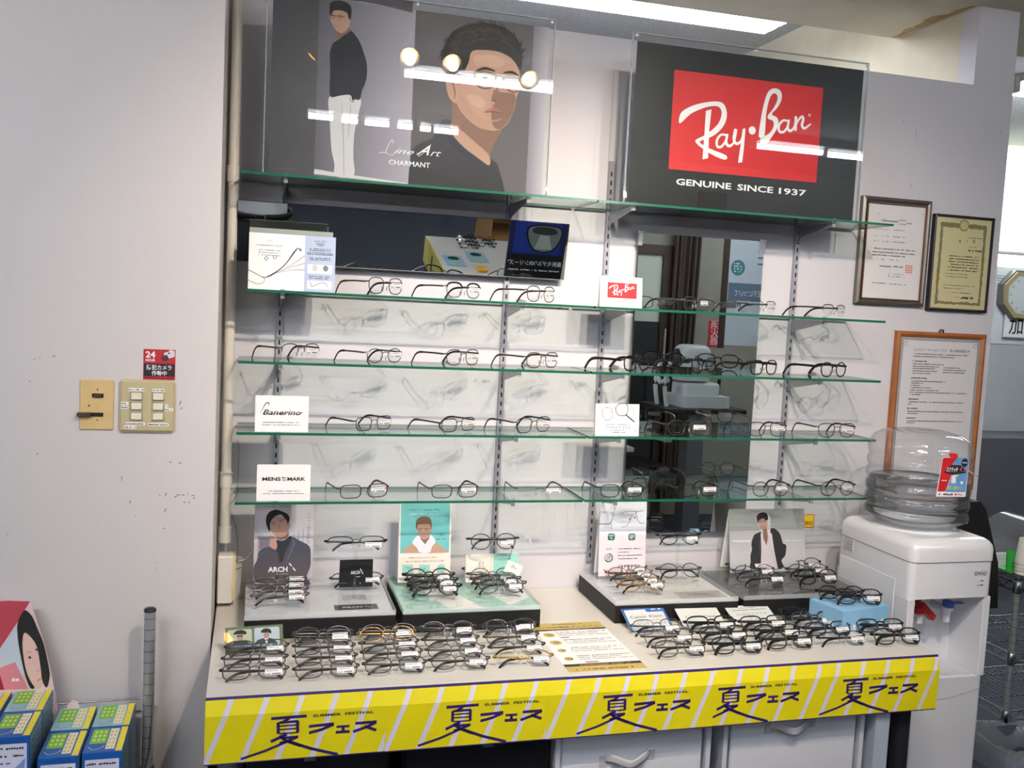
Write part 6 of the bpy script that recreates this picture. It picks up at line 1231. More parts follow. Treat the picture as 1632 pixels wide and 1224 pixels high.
# window with roller blind
a = PF.L(1592, 222); b_ = PF.L(1572, 418)
o = boxobj('window_1', a[0]-.15, 6.4, yF-.004, yF-.001, b_[1]-.02, a[1], mat('daylit window', (236, 244, 236), .6, emit=1.7)); struct(o)
r = emp('roller_blind', 'cream roller blind drawn over the bright passage window', 'blind', (a[0]-.1, yF-.08, b_[1]+.06)); m = bpy.data.materials.new('blind cloth'); m.use_nodes = True; nt = m.node_tree; nt.nodes.clear(); oo = nt.nodes.new('ShaderNodeOutputMaterial'); tl = nt.nodes.new('ShaderNodeBsdfTranslucent'); tl.inputs[0].default_value = (.9, .9, .82, 1); df = nt.nodes.new('ShaderNodeBsdfDiffuse'); df.inputs[0].default_value = (.8, .8, .74, 1); mx = nt.nodes.new('ShaderNodeMixShader'); mx.inputs[0].default_value = .3; nt.links.new(tl.outputs[0], mx.inputs[1]); nt.links.new(df.outputs[0], mx.inputs[2]); nt.links.new(mx.outputs[0], oo.inputs[0])
MB().box(0, 1.9, 0, .002, 0, a[1]-b_[1]-.08, m).build('blind_cloth', r); MB().tube([(0, 0, 0), (1.9, 0, 0)], .012, mat('blind rail', (200, 202, 200), .4), 8).build('bottom_rail', r)
p = PF.L(1600, 214); r = emp('curtain_track', 'dark headrail above the roller blind', 'rail', (p[0]-.2, yF-.12, p[1]-.03)); MB().box(0, 2.1, 0, .1, 0, .06, mat('dark headrail', (54, 50, 44), .5)).build('headrail', r); MB().box(0, 2.1, -.01, .09, -.035, -.005, mat('pale headrail', (170, 186, 190), .3, .3)).build('rail_cover', r)
p = PF.L(1557, 686); o = boxobj('cupboard', p[0]-.3, 6.3, yF-.35, yF-.004, 0, p[1], mat('dark grey cupboard', (84, 85, 92), .6)); tag(o, 'dark grey low cupboard along the passage wall', 'cupboard')
# ------------------------------------------------------------ storage below the table
DKC = mat('black cabinet', (12, 12, 16), .4); FAB = mat('grey fabric', (206, 208, 216), .85, bump=.3, scale=600, noise=.03); LG = mat('pale frame', (196, 198, 206), .5)
yC = -.612
def xat(px, py, y=yC): return at(px, py, 'y', y).x
for k, (pa, pb, la) in enumerate(((352, 640, 'black drawer cabinet under the table, next to the pillar'), (642, 892, 'black drawer cabinet under the table, beside the fabric boxes'))):
    xa, xb = xat(pa, 1215), xat(pb, 1200)-.022; xa = max(xa, .045)
    r = emp('drawer_cabinet', la, 'cabinet', (xa, yC, 0), group='black drawer cabinets'); MB().box(0, xb-xa, .012, .42, 0, .64, DKC, bev=.002).build('cabinet_body', r)
    for j in range(3):
        d = MB().box(.006, xb-xa-.006, 0, .0115, .012+.208*j, .21+.208*j, DKC, bev=.002).build('drawer', r); hx = (xb-xa)*(.42 if k == 0 else .55)
        b = MB(); b.box(hx-.012, hx+.012, -.004, 0, .17+.208*j, .19+.208*j, CHROME); b.box(hx-.012, hx+.012, -.018, -.003, .166+.208*j, .169+.208*j, CHROME); b.box(hx-.012, hx+.012, -.019, -.016, .15+.208*j, .169+.208*j, CHROME); b.build('handle', d)
xs = [xat(894, 1190), xat(1126, 1170)]; xs2 = [xat(1166, 1170), xat(1371, 1150)]
r = emp('cube_shelf', 'pale grey shelf frame holding the fabric boxes under the table', 'shelf', (xs[0]-.014, yC, 0)); 
for x in (xs[0]-.012, xs[1]+.002, xs2[0]-.02, xs2[1]+.002): MB().box(x-xs[0]+.014, x-xs[0]+.026, 0, .38, 0, .655, LG, bev=.001).build('side_board', r)
for (u, v) in (xs, xs2):
    for z in (.012, .33, .645): MB().box(u-xs[0]+.016, v-xs[0]+.012, .004, .38, z-.01, z, LG).build('shelf_board', r)
for (u, v), hz, la in ((xs, .5, 'grey fabric box with a strap handle under the table, beside the black cabinets'), (xs2, .547, 'grey fabric box with a strap handle under the table, closer to the water dispenser')):
    r = emp('storage_box', la, 'storage box', (u, yC+.008, .332), group='grey fabric storage boxes'); W_ = v-u; MB().box(.004, W_-.004, 0, .35, 0, .296, FAB, bev=.004).build('box_body', r)
    zc_ = hz-.332; b = MB(); cx_ = W_*.46; pts = [(cx_-.055, -.001, zc_+.004), (cx_-.035, -.008, zc_+.003), (cx_, -.022, zc_-.006), (cx_+.035, -.012, zc_+.003), (cx_+.055, -.001, zc_+.01)]
    b.tube(smooth(pts, 4, False), (.0012, .011), mat('pale strap', (186, 186, 190), .7), 8); b.build('strap_handle', r)
    for sx in (-1, 1): MB().box(cx_+sx*.058-.011, cx_+sx*.058+.011, -.0015, 0, zc_-.011+.004*sx, zc_+.014+.004*sx, mat('strap patch', (172, 174, 184), .8)).build('strap_patch', r)
o = boxobj('side_pillar', xs2[1]+.03, xs2[1]+.07, yC-.02, yC+.3, 0, .66, mat('pale blue grey board', (168, 178, 192), .5)); o.name = 'divider_board'; tag(o, 'pale blue grey upright board beside the dark table leg', 'board')
# ------------------------------------------------------------ rack of solution boxes by the pillar
wire_rack('wire_rack', 'chrome wire rack with a tall post holding blue solution boxes by the pillar', -.174-.72, -.36-.34, .72, .34, (.445,), .815, zfront=.452)
r = emp('rack_rail', 'thin chrome back rail of the solution box rack', 'rail', (-.9, -.36, .6)); MB().tube([(0, .004, 0), (.71, .004, .008)], .0022, WIRE, 6).build('upper_rail', r); b = MB(); b.tube([(.64, 0, -.02), (.71, 0, -.018)], .002, WIRE, 6); b.tube([(.67, 0, -.02), (.675, 0, -.1), (.665, 0, -.15)], .0018, WIRE, 6); b.tube([(.63, 0, -.13), (.71, 0, -.122)], .002, WIRE, 6); b.build('side_loop', r)
b = MB(); b.tube([(-.158, -.378, .6), (-.164, -.385, .5), (-.19, -.39, .38)], (.007, .002), mat('pale hose', (150, 140, 130), .4), 8); tag(b.build('plastic_strap'), 'grey plastic strap hanging along the tall chrome post', 'strap')
BB = mat('solution box blue', (22, 84, 158), .4); BPALE = mat('solution box pale blue', (140, 180, 190), .4); GRN2 = mat('printed leaf green', (124, 176, 56), .5); YL2 = mat('printed strip yellow', (232, 214, 60), .5)
def make_sol(front_blue):
    r = link(bpy.data.objects.new('solution_box', None)); w, d, h = .075, .113, .15; tp = BB if front_blue else BPALE
    MB().box(0, w, 0, d, 0, h, BB, bev=.001).build('carton', r)
    m = MB(); m.rect(.0005, w-.0005, .0005, d-.0005, tp, 0); m.rect(w*.1, w*.52, d*.34, d*.93, GRN2, 1); m.rect(w*.55, w*.78, d*.1, d*.93, mat('printed ivory table', (224, 222, 196), .5), 1); m.rect(w*.82, w*.985, d*.0+.001, d-.001, YL2, 1); 
    for i in range(3):
        for j in range(3): m.rect(w*(.16+.12*i), w*(.23+.12*i), d*(.44+.16*j), d*(.53+.16*j), mat('printed light green', (190, 220, 120), .5), 2)
    for i in range(2):
        for j in range(5): m.rect(w*(.58+.1*i), w*(.63+.1*i), d*(.16+.15*j), d*(.23+.15*j), mat('printed amber', (214, 176, 90), .5), 2)
    m.stroke([(w*.12, d*.2), (w*.25, d*.1), (w*.45, d*.16), (w*.5, d*.26)], .0012, WINK if front_blue else BB, 2); m.lines(w*.87, w*.93, d*.5, .004, BB, 2)
    o = m.build('top_print', r); o.rotation_euler = (-PI/2, 0, 0); o.location = (0, 0, h+.0003)
    m = MB(); m.rect(w*.08, w*.93, h*.02, h*.9, mat('printed pale lilac panel', (222, 220, 240), .5), 0)
    for k in range(7): m.lines(w*.12, w*(.85 if k < 2 else .55), h*(.82-.1*k), .005, BB if k > 1 else INK, 1, seed=k)
    m.poly([(w*.6, h*.55), (w*.75, h*.62), (w*.9, h*.7), (w*.86, h*.5), (w*.66, h*.46)], mat('printed hand blue', (130, 150, 210), .5), 1); m.build('front_print', r).location = (0, -.0003, 0)
    m = MB(); R = random.Random(3)
    m.rect(.002, d-.002, .002, h-.002, mat('printed grey blue side', (110, 140, 156), .5), 0)
    for k in range(10): m.lines(.01, d-.01, h*(.85-.08*k), .004, INK, 1, .5, seed=k)
    o = m.build('side_print', r); o.rotation_euler = (0, 0, PI/2); o.location = (w+.0003, 0, 0)
    return r
s0, s1 = make_sol(True), make_sol(False); used = set()
cols = [('in the column next to the tall chrome post', -.276, .449, (-.472, -.590)), ('in the second column from the chrome post', -.356, .449, (-.478, -.598)), ('in the raised third column from the chrome post', -.447, .491, (-.466, -.584)), ('in the outermost column on the rack', -.529, .491, (-.466, -.584))]
for wh, x, z, ys in cols:
    for k, y in enumerate(ys):
        src = (s1, s0)[k]
        if src.name in used: o = copy_tree(src)
        else: o = src; used.add(src.name)
        o.location = (x, y, z); tag(o, '%s contact lens solution box %s' % (('rear pale-topped', 'front blue-topped')[k], wh), 'box', 'contact lens solution boxes')
for x in (-.447, -.529):
    for y in (-.466, -.584): o = tag(boxobj('spacer_tray', x, x+.075, y, y+.113, .449, .4905, BB), 'blue carton under the raised solution box', 'box', 'blue spacer cartons')
# poster of a woman at the pillar
cq = crop(0, 930, 4.163); yP = -.375; A = at(0, 1135, 'y', yP); PWm = Panel((-.60, yP, .50), (1, 0, 0), (0, .1, 1)); q = lambda *p: PWm.P(cq, p)
r = poster_emp('folded_poster', 'curved pink and red poster of a young woman with long dark hair behind the boxes', 'poster', PWm); m = MB(); edge = smooth(q((200, 118), (240, 235), (290, 390), (340, 600), (388, 860)), 3, False)
base = q((-60, 860))+q((-60, 120), (60, 113), (130, 112))+edge; m.prism(base, 'y', .0005, .0015, mat('poster pale pink', (226, 196, 202), .5)); m.build('poster_sheet', r)
m = MB(); m.poly(q((-60, 120), (60, 113), (200, 118), (120, 250), (0, 430), (-60, 500)), mat('poster dusty red', (176, 60, 74), .5), 1); m.poly(q((0, 430), (120, 260), (160, 400), (160, 600), (120, 700), (30, 705)), mat('poster mist blue', (196, 206, 216), .5), 1)
m.poly(q((0, 560), (100, 520), (190, 700), (30, 705), (0, 600)), mat('poster rose', (214, 130, 140), .5), 2); m.poly(q((-60, 560), (0, 600), (30, 705), (-60, 705)), mat('poster deep red', (150, 24, 40), .5), 3)
m.blob(q((118, 260), (150, 190), (175, 178), (215, 220), (250, 300), (290, 400), (325, 560), (330, 620), (310, 690), (280, 640), (270, 560), (245, 420), (200, 350), (160, 330), (150, 420), (170, 560), (200, 640), (230, 690), (200, 690), (165, 600), (130, 440), (116, 330)), HAIR, 5)
m.blob(q((150, 360), (180, 320), (235, 360), (268, 450), (290, 560), (295, 640), (265, 690), (235, 690), (200, 640), (170, 560), (152, 440)), mat('poster fair skin', (222, 184, 172), .6), 4)
m.stroke(q((185, 492), (198, 482), (212, 495)), [.0006, .0014, .0006], HAIR, 6); m.disc(*q((198, 492))[0], .0022, HAIR, 6); m.stroke(q((232, 440), (243, 430), (254, 445)), .001, HAIR, 6); m.disc(*q((243, 440))[0], .002, HAIR, 6); m.stroke(q((180, 465), (192, 452), (210, 456)), .0008, HAIR, 6); m.stroke(q((255, 560), (255, 585), (243, 580)), .001, SKIN, 6); m.stroke(q((250, 650), (262, 635), (278, 625)), [.0008, .0026, .0008], mat('poster lips', (196, 92, 96), .5), 6)
m.lines(*[q((80, 640))[0][0], q((135, 640))[0][0]], q((100, 650))[0][1], .009, WINK, 6); m.build('printed_picture', r)
b = MB(); b.prism([(0, 0), (.03, 0), (.022, .02), (.012, .024), (.003, .015)], 'y', 0, .001, mat('pale pink tag', (232, 200, 204), .5)); tag(b.build('pink_price_flag', loc=(-.343, -.37, .595)), 'small pink paper flag standing behind the solution boxes', 'tag')
# ------------------------------------------------------------ the shop behind the camera (seen in the two mirrors)
def vm(px, py, Y): p = at(px, py, 'y', Y); return Vector((p.x, -p.y-.053, p.z))
yR = -4.05; V = 3.997
def VX(px, py): p = at(px, py, 'y', V); return p.x, p.z
struct(boxobj('wall_rear', 2.55, 6.5, yR-.1, yR, 0, 2.6, GREYG))
DB2 = mat('dark brown wood', (58, 38, 30), .5, noise=.15, scale=12)
xd0 = VX(1012, 450)[0]-.25; xd1 = VX(1052, 450)[0]; zd = VX(1030, 405)[1]
o = boxobj('door_1', xd0, xd1, yR, yR+.02, .0, zd, mat('pale door panel', (206, 214, 206), .6)); struct(o)
MB().box(xd0, xd1, .0201+yR, yR+.03, 0, VX(1030, 512)[1], mat('dark door lower panel', (24, 26, 34), .5)).build('lower_panel', o)
b = MB(); b.box(xd0-.06, xd1+.09, yR, yR+.05, zd, zd+.07, DB2); b.box(xd1, xd1+.09, yR, yR+.05, 0, zd, DB2); struct(b.build('trim_2'))
boxn = MB().box(xd1+.03, xd1+.045, yR+.05, yR+.07, 1.2, 1.42, STEEL).build('door_handle', o)
CUR = mat('brown curtain cloth', (84, 72, 66), .9, noise=.05, scale=60); xa, xb = xd1+.06, VX(1110, 400)[0]
vs = []; n = 60
for z in (.15, 2.4):
    for k in range(n+1):
        t = k/n; x = xa+(xb-xa)*t*(1 if z > 1 else .82); vs.append((x, yR+.09+.025*math.sin(t*26)+.012*math.sin(t*61), z))
o = MB().add(vs, [(k, k+1, n+2+k, n+1+k) for k in range(n)], CUR, True).build('curtain'); tag(o, 'brown curtain hanging beside the brown door frame, seen in the tall mirror', 'curtain')
def back_panel(name, label, cat, x0, x1, z0, z1, y=yR+.004):
    # faces +y: local x runs towards -x
    P = Panel((x1, y, z0), (-1, 0, 0)); return poster_emp(name, label, cat, P), x1-x0, z1-z0
xa, z1_ = VX(1158, 380); xb = xa+.5; z0_ = VX(1190, 500)[1]-.25
r, w, h = back_panel('wall_poster', 'pale blue eye care poster on the rear wall, seen in the tall mirror', 'poster', xa, xb, z0_, z1_+.15); MB().box(0, w, 0, .003, 0, h, mat('poster pale blue', (196, 206, 218), .5)).build('poster_sheet', r); m = MB()
m.rect(w-.035, w+.02, -.02, h+.02, DB2, 0); m.disc(w*.78, h*.62, .06, mat('poster teal', (60, 130, 140), .5), 1)
for k in range(4): m.lines(w*.78-.035, w*.78+.035, h*.62+.025-.02*k, .012, WINK, 2, seed=k)
m.rect(0, w-.04, h*.36, h*.5, mat('poster slate band', (96, 116, 140), .5), 1); m.text('視力の低下について', w*.45, h*.4, .045, WINK, 2, w=w*.72)
for k in range(4): m.rect(w*.1, w*.45, h*(.8-.05*k), h*(.815-.05*k), mat('poster slate band', (96, 116, 140), .5), 1)
m.rect(w*.2, w*.27, h*.06, h*.28, mat('poster chart blue', (50, 80, 140), .5), 1); m.disc(w*.6, h*.9, .02, mat('poster lime', (180, 190, 60), .5), 1, inner=.7); m.build('poster_print', r)
xa, z1_ = VX(1130, 511); xb, z0_ = VX(1146, 553)
r, w, h = back_panel('fire_extinguisher_sign', 'small red sign with three white characters on the rear wall, seen in the mirror', 'sign', xa, xb, z0_, z1_); MB().box(0, w, 0, .002, 0, h, mat('sign red', (196, 30, 46), .5)).build('sign_plate', r); m = MB()
for k, c in enumerate('消火器'): m.text(c, w/2, h*(.72-.31*k), w*.62, WINK, 1)
m.build('lettering', r)
# autorefractor on its table
G = mat('instrument pale grey', (200, 208, 214), .4); p0, p1 = vm(1060, 642, 2.6), vm(1190, 655, 2.6); zt_ = .97; X0_, X1_ = p0.x, p1.x; Yt = -2.65
r = emp('instrument_table', 'motorised table with a black top under the eye test machine', 'table', (X0_, Yt, 0)); MB().box(0, X1_-X0_, -.4, 0, zt_-.03, zt_, BLACK, bev=.004).build('table_top', r); MB().box((X1_-X0_)*.42, (X1_-X0_)*.62, -.26, -.14, .06, zt_-.03, GRL).build('column', r); MB().box(.06, X1_-X0_-.06, -.42, -.0, .03, .07, GRL, bev=.01).build('base', r)
for x in (.1, X1_-X0_-.1):
    for y in (-.38, -.04): MB().tube([(x-.012, y, .02), (x+.012, y, .02)], .02, BLACK, 12).build('caster', r)
r = emp('eye_test_machine', 'pale grey eye test machine seen in the tall mirror', 'optical instrument', (X0_+.04, Yt-.03, zt_)); b = MB(); W_ = X1_-X0_-.12
rbox(b, .1, W_, -.3, -.02, .0, .07, G, .03); b.build('machine_base', r); b = MB(); rbox(b, .12, W_-.06, -.26, -.05, .07, .15, G, .03, top=.02); b.build('stage', r); b = MB(); rbox(b, .1, W_-.12, -.24, -.06, .16, .38, G, .05, top=.05); b.build('optical_head', r); MB().lathe([(0, .03), (.06, .025), (.065, 0)], BLACK, 20, Matrix.Translation((.11, -.15, .29)) @ Matrix.Rotation(-PI/2, 4, 'Y')).build('eyepiece', r)
b = MB(); b.tube(smooth([(.02, -.22, .0), (.0, -.22, .12), (.01, -.22, .2), (.03, -.22, .28)], 3, False), .014, G, 10); b.tube(smooth([(.02, -.08, .0), (.0, -.08, .12), (.01, -.08, .2), (.03, -.08, .28)], 3, False), .014, G, 10); b.tube([(.02, -.22, .16), (.0, -.15, .14), (.02, -.08, .16)], .014, G, 10); b.build('chin_rest', r); MB().tube([(W_-.03, -.15, .07), (W_-.025, -.15, .17)], .011, BLACK, 10).build('joystick', r)
# stool and paper stack, low box
p = vm(1035, 705, 2.35); r = emp('round_stool', 'black padded stool seen low in the tall mirror', 'stool', (p.x, p.y, 0)); MB().lathe([(0, .62), (.17, .62), (.19, .6), (.19, .56), (.17, .54), (0, .54)], BLACK, 28).build('seat', r); MB().tube([(0, 0, .1), (0, 0, .54)], .025, STEEL, 12).build('post', r)
for k in range(5):
    a = 2*PI*k/5; MB().tube([(0, 0, .1), (.26*math.cos(a), .26*math.sin(a), .06)], .015, BLACK, 8).build('leg', r); MB().lathe([(0, .05), (.02, .04), (.025, .02), (.015, 0)], BLACK, 10, Matrix.Translation((.26*math.cos(a), .26*math.sin(a), 0))).build('caster', r)
p = vm(1010, 590, 3.5); r = emp('examination_chair', 'dark chair beside the doorway, seen in the tall mirror', 'chair', (p.x-.1, p.y, 0)); b = MB(); rbox(b, -.22, .2, -.05, .03, .75, 1.2, BLACK, .03); b.build('backrest', r); b = MB(); rbox(b, -.24, .22, 0, .42, .45, .53, BLACK, .04); b.build('seat', r); MB().box(.2, .26, 0, .35, .68, .71, mat('pale armrest', (190, 184, 160), .5), bev=.008).build('armrest', r); MB().tube([(0, .2, .05), (0, .2, .45)], .04, STEEL, 12).build('post', r); MB().lathe([(0, .05), (.25, .04), (.26, 0)], STEEL, 24, Matrix.Translation((0, .2, 0))).build('base', r)
# second display table with yellow banner, for the low tilted mirror
nT = Vector((0, -math.cos(.17), -math.sin(.17))); P0T = Vector((0, -.033, 1.614))
def rm(px, py, ax, v):
    d = ray(px, py); k = (P0T-CV).dot(nT)/d.dot(nT); P = CV+d*k; q = d-nT*(2*d.dot(nT)); i = 'xyz'.index(ax); return P+q*((v-P[i])/q[i])
c0 = rm(683, 376, 'z', .72); c1 = rm(706, 436, 'z', .72)
tx = (c0.x+c1.x)/2; ty0, ty1 = c0.y, -2.72
r = emp('aisle_table', 'white table with yellow banner seen in the low tilted mirror', 'table', (tx, ty1, 0)); LT = 1.15; DT = ty1-ty0
MB().box(0, LT, -DT, 0, .695, .72, LAM, bev=.001).build('table_top', r); 
for x in (.06, LT-.06):
    for y in (-.06, -DT+.06): MB().tube([(x, y, 0), (x, y, .695)], .02, GRL, 12).build('leg', r)
b = MB(); b.box(-.003, 0, -DT, 0, .55, .722, YEL)
k = 0
while k*.07 < DT-.02: b.box(-.0036, -.003, -DT+.02+k*.07, -DT+.035+k*.07, .552, .715, STR); k += 1
b.box(-.004, -.0036, -DT+.25, -DT+.4, .6, .606, PUR); b.box(-.004, -.0036, -DT+.3, -DT+.34, .56, .68, PUR)
tag(b.build('side_banner', loc=(tx, ty1, 0)), 'yellow banner on the end of the mirrored aisle table', 'banner')
for i, (px, py) in enumerate(((741, 384), (745, 390), (748, 396), (772, 388), (775, 394))):
    p = rm(px, py, 'z', .722); glasses(st('square', 'black', 'thick', True, 1, 'black', 1.04), rot(PI, .6), p.x, p.y, .72, 'black square eyeglasses, %s pair on the mirrored aisle table' % (NUM+('fifth',))[i], 'eyeglasses on the aisle table')
for (px, py, la) in ((724, 416, 'pale tray with dark green lens disc, banner end of the mirrored aisle table'), (760, 410, 'pale tray with dark green lens disc, blue sign end of the mirrored aisle table')):
    p = rm(px, py, 'z', .722); r = emp('lens_sample_tray', la, 'tray', (p.x, p.y, .7205), group='lens sample trays'); MB().box(-.06, .06, -.1, .1, 0, .006, mat('tray pale blue', (150, 176, 204), .4), bev=.002).build('tray_base', r); MB().lathe([(0, .0075), (.035, .0072), (.036, .006)], mat('lens dark green', (20, 84, 78), .2), 24, Matrix.Translation((0, -.04, 0))).build('lens_disc', r); MB().lathe([(0, .0075), (.035, .0072), (.036, .006)], mat('lens pale green', (150, 186, 150), .3), 24, Matrix.Translation((0, .03, 0))).build('lens_disc', r)
p = rm(767, 430, 'z', .722); tag(boxobj('lens_case', p.x-.03, p.x+.03, p.y-.02, p.y+.05, .7205, .745, mat('amber plastic', (232, 168, 50), .4), bev=.008), 'amber case on the aisle table seen in the tilted mirror', 'case')
# blue sunglasses sign on that table
ys = -2.76; A = rm(809, 400, 'y', ys); B = rm(895, 400, 'y', ys); zt2 = rm(850, 360, 'y', ys).z
P = Panel((B.x+.02, ys, .7205), (-1, 0, 0)); w = B.x+.02-A.x; h = .5
r = poster_emp('sunglasses_sign', 'dark blue sunglasses advertising panel reflected in the low tilted mirror', 'sign', P); MB().box(0, w, .0002, .02, 0, h, mat('sign navy', (28, 30, 84), .4)).build('sign_board', r)
m = MB(); zb = rm(850, 440, 'y', ys).z-.72; zt3 = zt2-.72; H = zt3-zb
m.rect(.0, w, zb-.02, zb+H*.42, mat('sign near black', (20, 20, 26), .4), 1); m.rect(w*.1, w*.92, zb+H*.45, zb+H*1.1, mat('sign blue', (30, 54, 150), .4), 1)
cxs, czs = w*.38, zb+H*.78
m.blob([(cxs-.1, czs+.05), (cxs-.09, czs-.03), (cxs-.04, czs-.085), (cxs+.05, czs-.085), (cxs+.1, czs-.03), (cxs+.115, czs+.05), (cxs+.06, czs+.075), (cxs-.05, czs+.075)], mat('sign rim black', (14, 14, 16), .3), 2); m.blob([(cxs-.092, czs+.045), (cxs-.082, czs-.026), (cxs-.036, czs-.077), (cxs+.046, czs-.077), (cxs+.092, czs-.026), (cxs+.105, czs+.045), (cxs+.055, czs+.066), (cxs-.045, czs+.066)], mat('sign lens grey', (120, 134, 134), .4), 3)
m.poly([(cxs-.05, czs-.07), (cxs+.06, czs-.07), (cxs+.03, czs+.02), (cxs-.02, czs+.02)], mat('sign road grey', (176, 184, 182), .4), 4); m.blob([(cxs-.07, czs+.03), (cxs, czs+.015), (cxs+.08, czs+.03), (cxs+.06, czs+.06), (cxs-.04, czs+.06)], mat('sign dash dark', (50, 58, 60), .4), 5)
m.text('最新モデル"XRシリーズ"', w*.5, zb+H*.22, .028, WINK, 3, w=w*.95, bold=.01); m.lines(w*.05, w*.95, zb+H*.1, .01, WINK, 3); m.build('printed_face', r)
# light wood cabinet
p = rm(775, 400, 'y', -3.66); r = emp('wooden_cabinet', 'light brown wooden cabinet behind the blue sign, seen in the tilted mirror', 'cabinet', (p.x, -3.66, 0)); LW_ = mat('light brown wood', (150, 112, 70), .5, noise=.1, scale=14); b = MB(); b.box(0, .8, -.4, -.38, .73, 1.7, LW_); b.box(0, .02, -.4, 0, .73, 1.7, LW_); b.box(.78, .8, -.4, 0, .73, 1.7, LW_)
b.build('carcass', r); MB().box(.0, .8, -.4, 0, 0, .73, LW_).build('lower_carcass', r)
for z in (.95, 1.2, 1.5): MB().box(.02, .78, -.38, 0, z, z+.02, LW_).build('shelf_board', r)
MB().box(.1, .2, -.02, -.015, .97, 1.1, PAPER).build('paper_sheet', r)
# ------------------------------------------------------------ the person taking the picture
def skin_obj(name, chains, m, parent, lv=1):
    """chains: lists of (x, y, z, r); shared points join"""
    vs = []; rs = []; ed = []; idx = {}
    for ch in chains:
        prev = None
        for p in ch:
            k = tuple(round(v, 4) for v in p[:3])
            if k not in idx: idx[k] = len(vs); vs.append(p[:3]); rs.append(p[3] if isinstance(p[3], tuple) else (p[3], p[3]))
            i = idx[k]
            if prev is not None and prev != i: ed.append((prev, i))
            prev = i
    me = bpy.data.meshes.new(name); me.from_pydata(vs, ed, []); o = link(bpy.data.objects.new(name, me)); me.materials.append(m)
    sk = o.modifiers.new('skin', 'SKIN'); sk.use_smooth_shade = True; o.modifiers.new('sub', 'SUBSURF').levels = lv; o.modifiers['sub'].render_levels = lv
    for i, v in enumerate(me.skin_vertices[0].data): v.radius = rs[i]; v.use_root = (i == 0)
    dg = bpy.context.evaluated_depsgraph_get(); me2 = bpy.data.meshes.new_from_object(o.evaluated_get(dg)); bpy.data.objects.remove(o)
    o = link(bpy.data.objects.new(name, me2)); me2.materials.clear(); me2.materials.append(m); o.parent = parent
    for p in me2.polygons: p.use_smooth = True
    return o
SK = mat('skin', (206, 160, 132), .55); SHIRT = mat('pale blue shirt', (240, 244, 255), .7, bump=.3, scale=60); TRO = mat('dark trousers', (26, 27, 36), .8); HR = mat('black hair', (24, 22, 22), .6)
pr = emp('person', 'person in a pale blue shirt, black belt and dark trousers holding up a phone', 'person', (.055, -2.86, 0))
hd = [(-.035, .16, 1.462), (.03, .16, 1.462)]
arms = []; sl = []
for sx in (-1, 1):
    sh = (sx*.175, 0, 1.42, .05); el = (sx*.235, .11, 1.2, .042); wr = (sx*.105, .215, 1.395, .026); arms.append([(0, 0, 1.38, (.1, .08)), sh, el, wr, (sx*.085, .235, 1.43, (.028, .016))]); sl.append([(0, 0, 1.38, (.115, .09)), (sx*.175, 0, 1.42, .066), (sx*.235, .11, 1.2, .056), (sx*.16, .17, 1.31, .045)])
legs = [[(0, 0, .95, (.13, .1)), (sx*.09, 0, .88, .09), (sx*.1, .01, .48, .06), (sx*.11, 0, .09, .04), (sx*.12, .12, .04, .035)] for sx in (-1, 1)]
fing = []
for sx in (-1, 1):
    hb = (sx*.085, .235, 1.43)
    for k in range(4): fing.append([(hb[0], hb[1], hb[2], (.028, .016)), (hb[0]-sx*.002*k, hb[1]+.014, hb[2]+.028-.016*k, .0085), (hb[0]-sx*.022, hb[1]+.02, hb[2]+.032-.017*k, .008), (hb[0]-sx*.042, hb[1]+.008, hb[2]+.03-.017*k, .007)])
    fing.append([(hb[0], hb[1], hb[2], (.028, .016)), (hb[0]-sx*.008, hb[1]-.012, hb[2]+.02, .0095), (hb[0]-sx*.03, hb[1]-.014, hb[2]+.034, .008)])
skin_obj('body', [[(0, 0, .95, (.13, .1)), (0, 0, 1.1, (.12, .09)), (0, 0, 1.25, (.135, .095)), (0, 0, 1.38, (.1, .08)), (0, .0, 1.475, .052), (0, .015, 1.54, .055), (0, .02, 1.6, (.07, .085)), (0, .015, 1.68, (.074, .09)), (0, .01, 1.73, .05)]]+arms+legs+fing, SK, pr, 2)
skin_obj('shirt', [[(0, 0, .93, (.15, .12)), (0, 0, 1.0, (.158, .13)), (0, 0, 1.12, (.15, .115)), (0, 0, 1.25, (.158, .115)), (0, 0, 1.38, (.125, .095)), (0, .0, 1.46, .062)]]+sl, SHIRT, pr, 2)
skin_obj('trousers', [[(0, 0, 1.045, (.165, .135)), (0, 0, .95, (.168, .138)), (0, 0, .9, (.16, .13))]]+[[(0, 0, .9, (.16, .13)), (sx*.095, 0, .82, .108), (sx*.1, .01, .48, .082), (sx*.11, 0, .1, .07)] for sx in (-1, 1)], TRO, pr, 2)
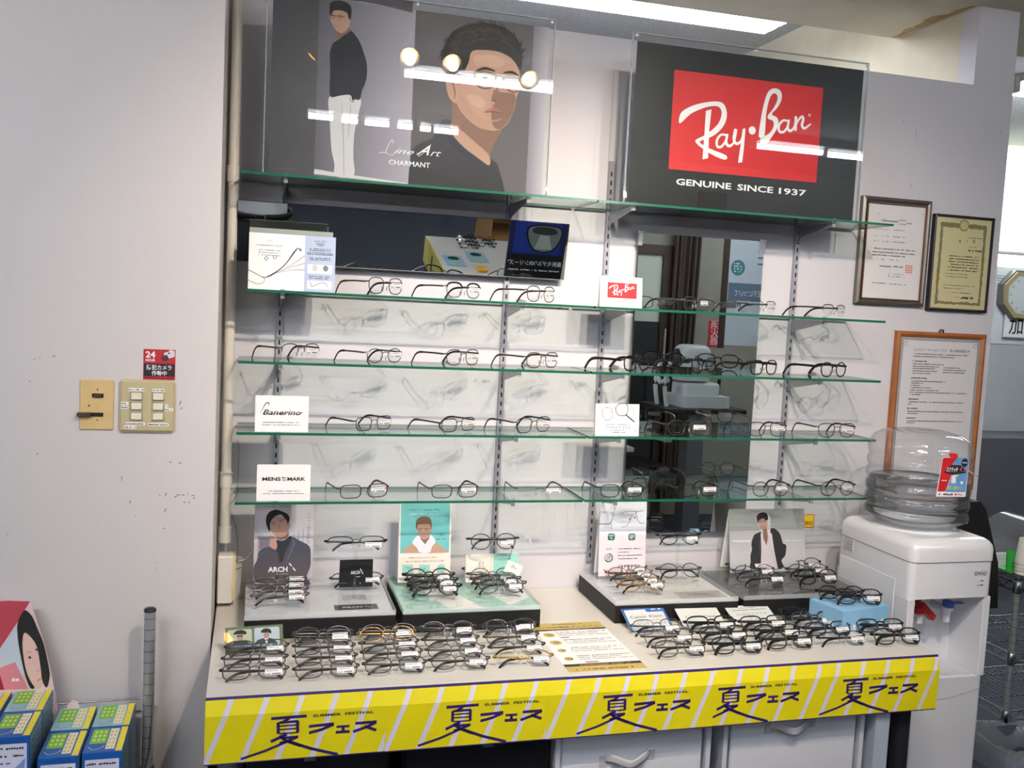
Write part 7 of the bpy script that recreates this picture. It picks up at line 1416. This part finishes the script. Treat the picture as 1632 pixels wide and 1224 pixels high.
b = MB(); b.tube([(.168*math.cos(a), .138*math.sin(a), 1.005) for a in [2*PI*k/32 for k in range(32)]], (.005, .018), BLACK, 8, True); bo = b.build('belt', pr); b = MB(); b.tube([(-.024, .147, .988), (.024, .147, .988), (.024, .147, 1.022), (-.024, .147, 1.022)], .003, CHROME, 6, True, up=(0, 1, 0)); b.build('buckle', bo)
for sx in (-1, 1): b = MB(); rbox(b, sx*.115-.045, sx*.115+.045, -.08, .19, 0, .075, BLACK, .04, top=.04); b.build('shoe', pr)
b = MB(); vs = [(x*.086, y*.1, z*.105) for x, y, z in [(math.cos(a)*math.cos(e), math.sin(a)*math.cos(e), math.sin(e)) for e in [PI/2*k/6 for k in range(7)] for a in [2*PI*j/20 for j in range(20)]]]
b.add([(x, y-.012*(y > 0), z) for x, y, z in vs], [(i*20+k, i*20+(k+1) % 20, (i+1)*20+(k+1) % 20, (i+1)*20+k) for i in range(6) for k in range(20)], HR, True); o = b.build('hair', pr); o.location = (0, .005, 1.665); o.rotation_euler = (.2, 0, 0)
for sx in (-1, 1):
    b = MB(); b.lathe([(0, .004), (.011, .002), (.012, -.004)], mat('eye white', (230, 228, 224), .3), 12, Matrix.Translation((sx*.03, .096, 1.655)) @ Matrix.Rotation(-PI/2, 4, 'X')); b.lathe([(0, .0055), (.005, .0048)], BLACK, 10, Matrix.Translation((sx*.03, .096, 1.655)) @ Matrix.Rotation(-PI/2, 4, 'X')); b.build('eye', pr)
    b = MB(); b.tube([(sx*.078, .01, 1.62), (sx*.088, .0, 1.645), (sx*.084, -.005, 1.67)], [(.006, .01), (.008, .014), (.005, .008)], SK, 8, up=(1, 0, 0)); b.build('ear', pr)
b = MB(); b.tube([(0, .094, 1.655), (0, .115, 1.622), (0, .1, 1.612)], [(.006, .005), (.011, .009), (.008, .006)], SK, 8); b.build('nose', pr)
b = MB(); b.tube([(-.022, .09, 1.585), (0, .1, 1.583), (.022, .09, 1.585)], (.003, .005), mat('lips', (170, 96, 90), .5), 8); b.build('mouth', pr)
r = emp('mobile_phone', 'slim black phone held up in both hands by the person', 'phone', (.033, -2.592, 1.5)); b = MB(); rbox(b, -.08, .08, 0, .009, -.04, .04, BLACK, .004); b.build('phone_body', r)
MB().box(-.075, .075, -.0008, 0, -.036, .036, mat('phone screen dark', (40, 44, 54), .2)).build('screen', r)
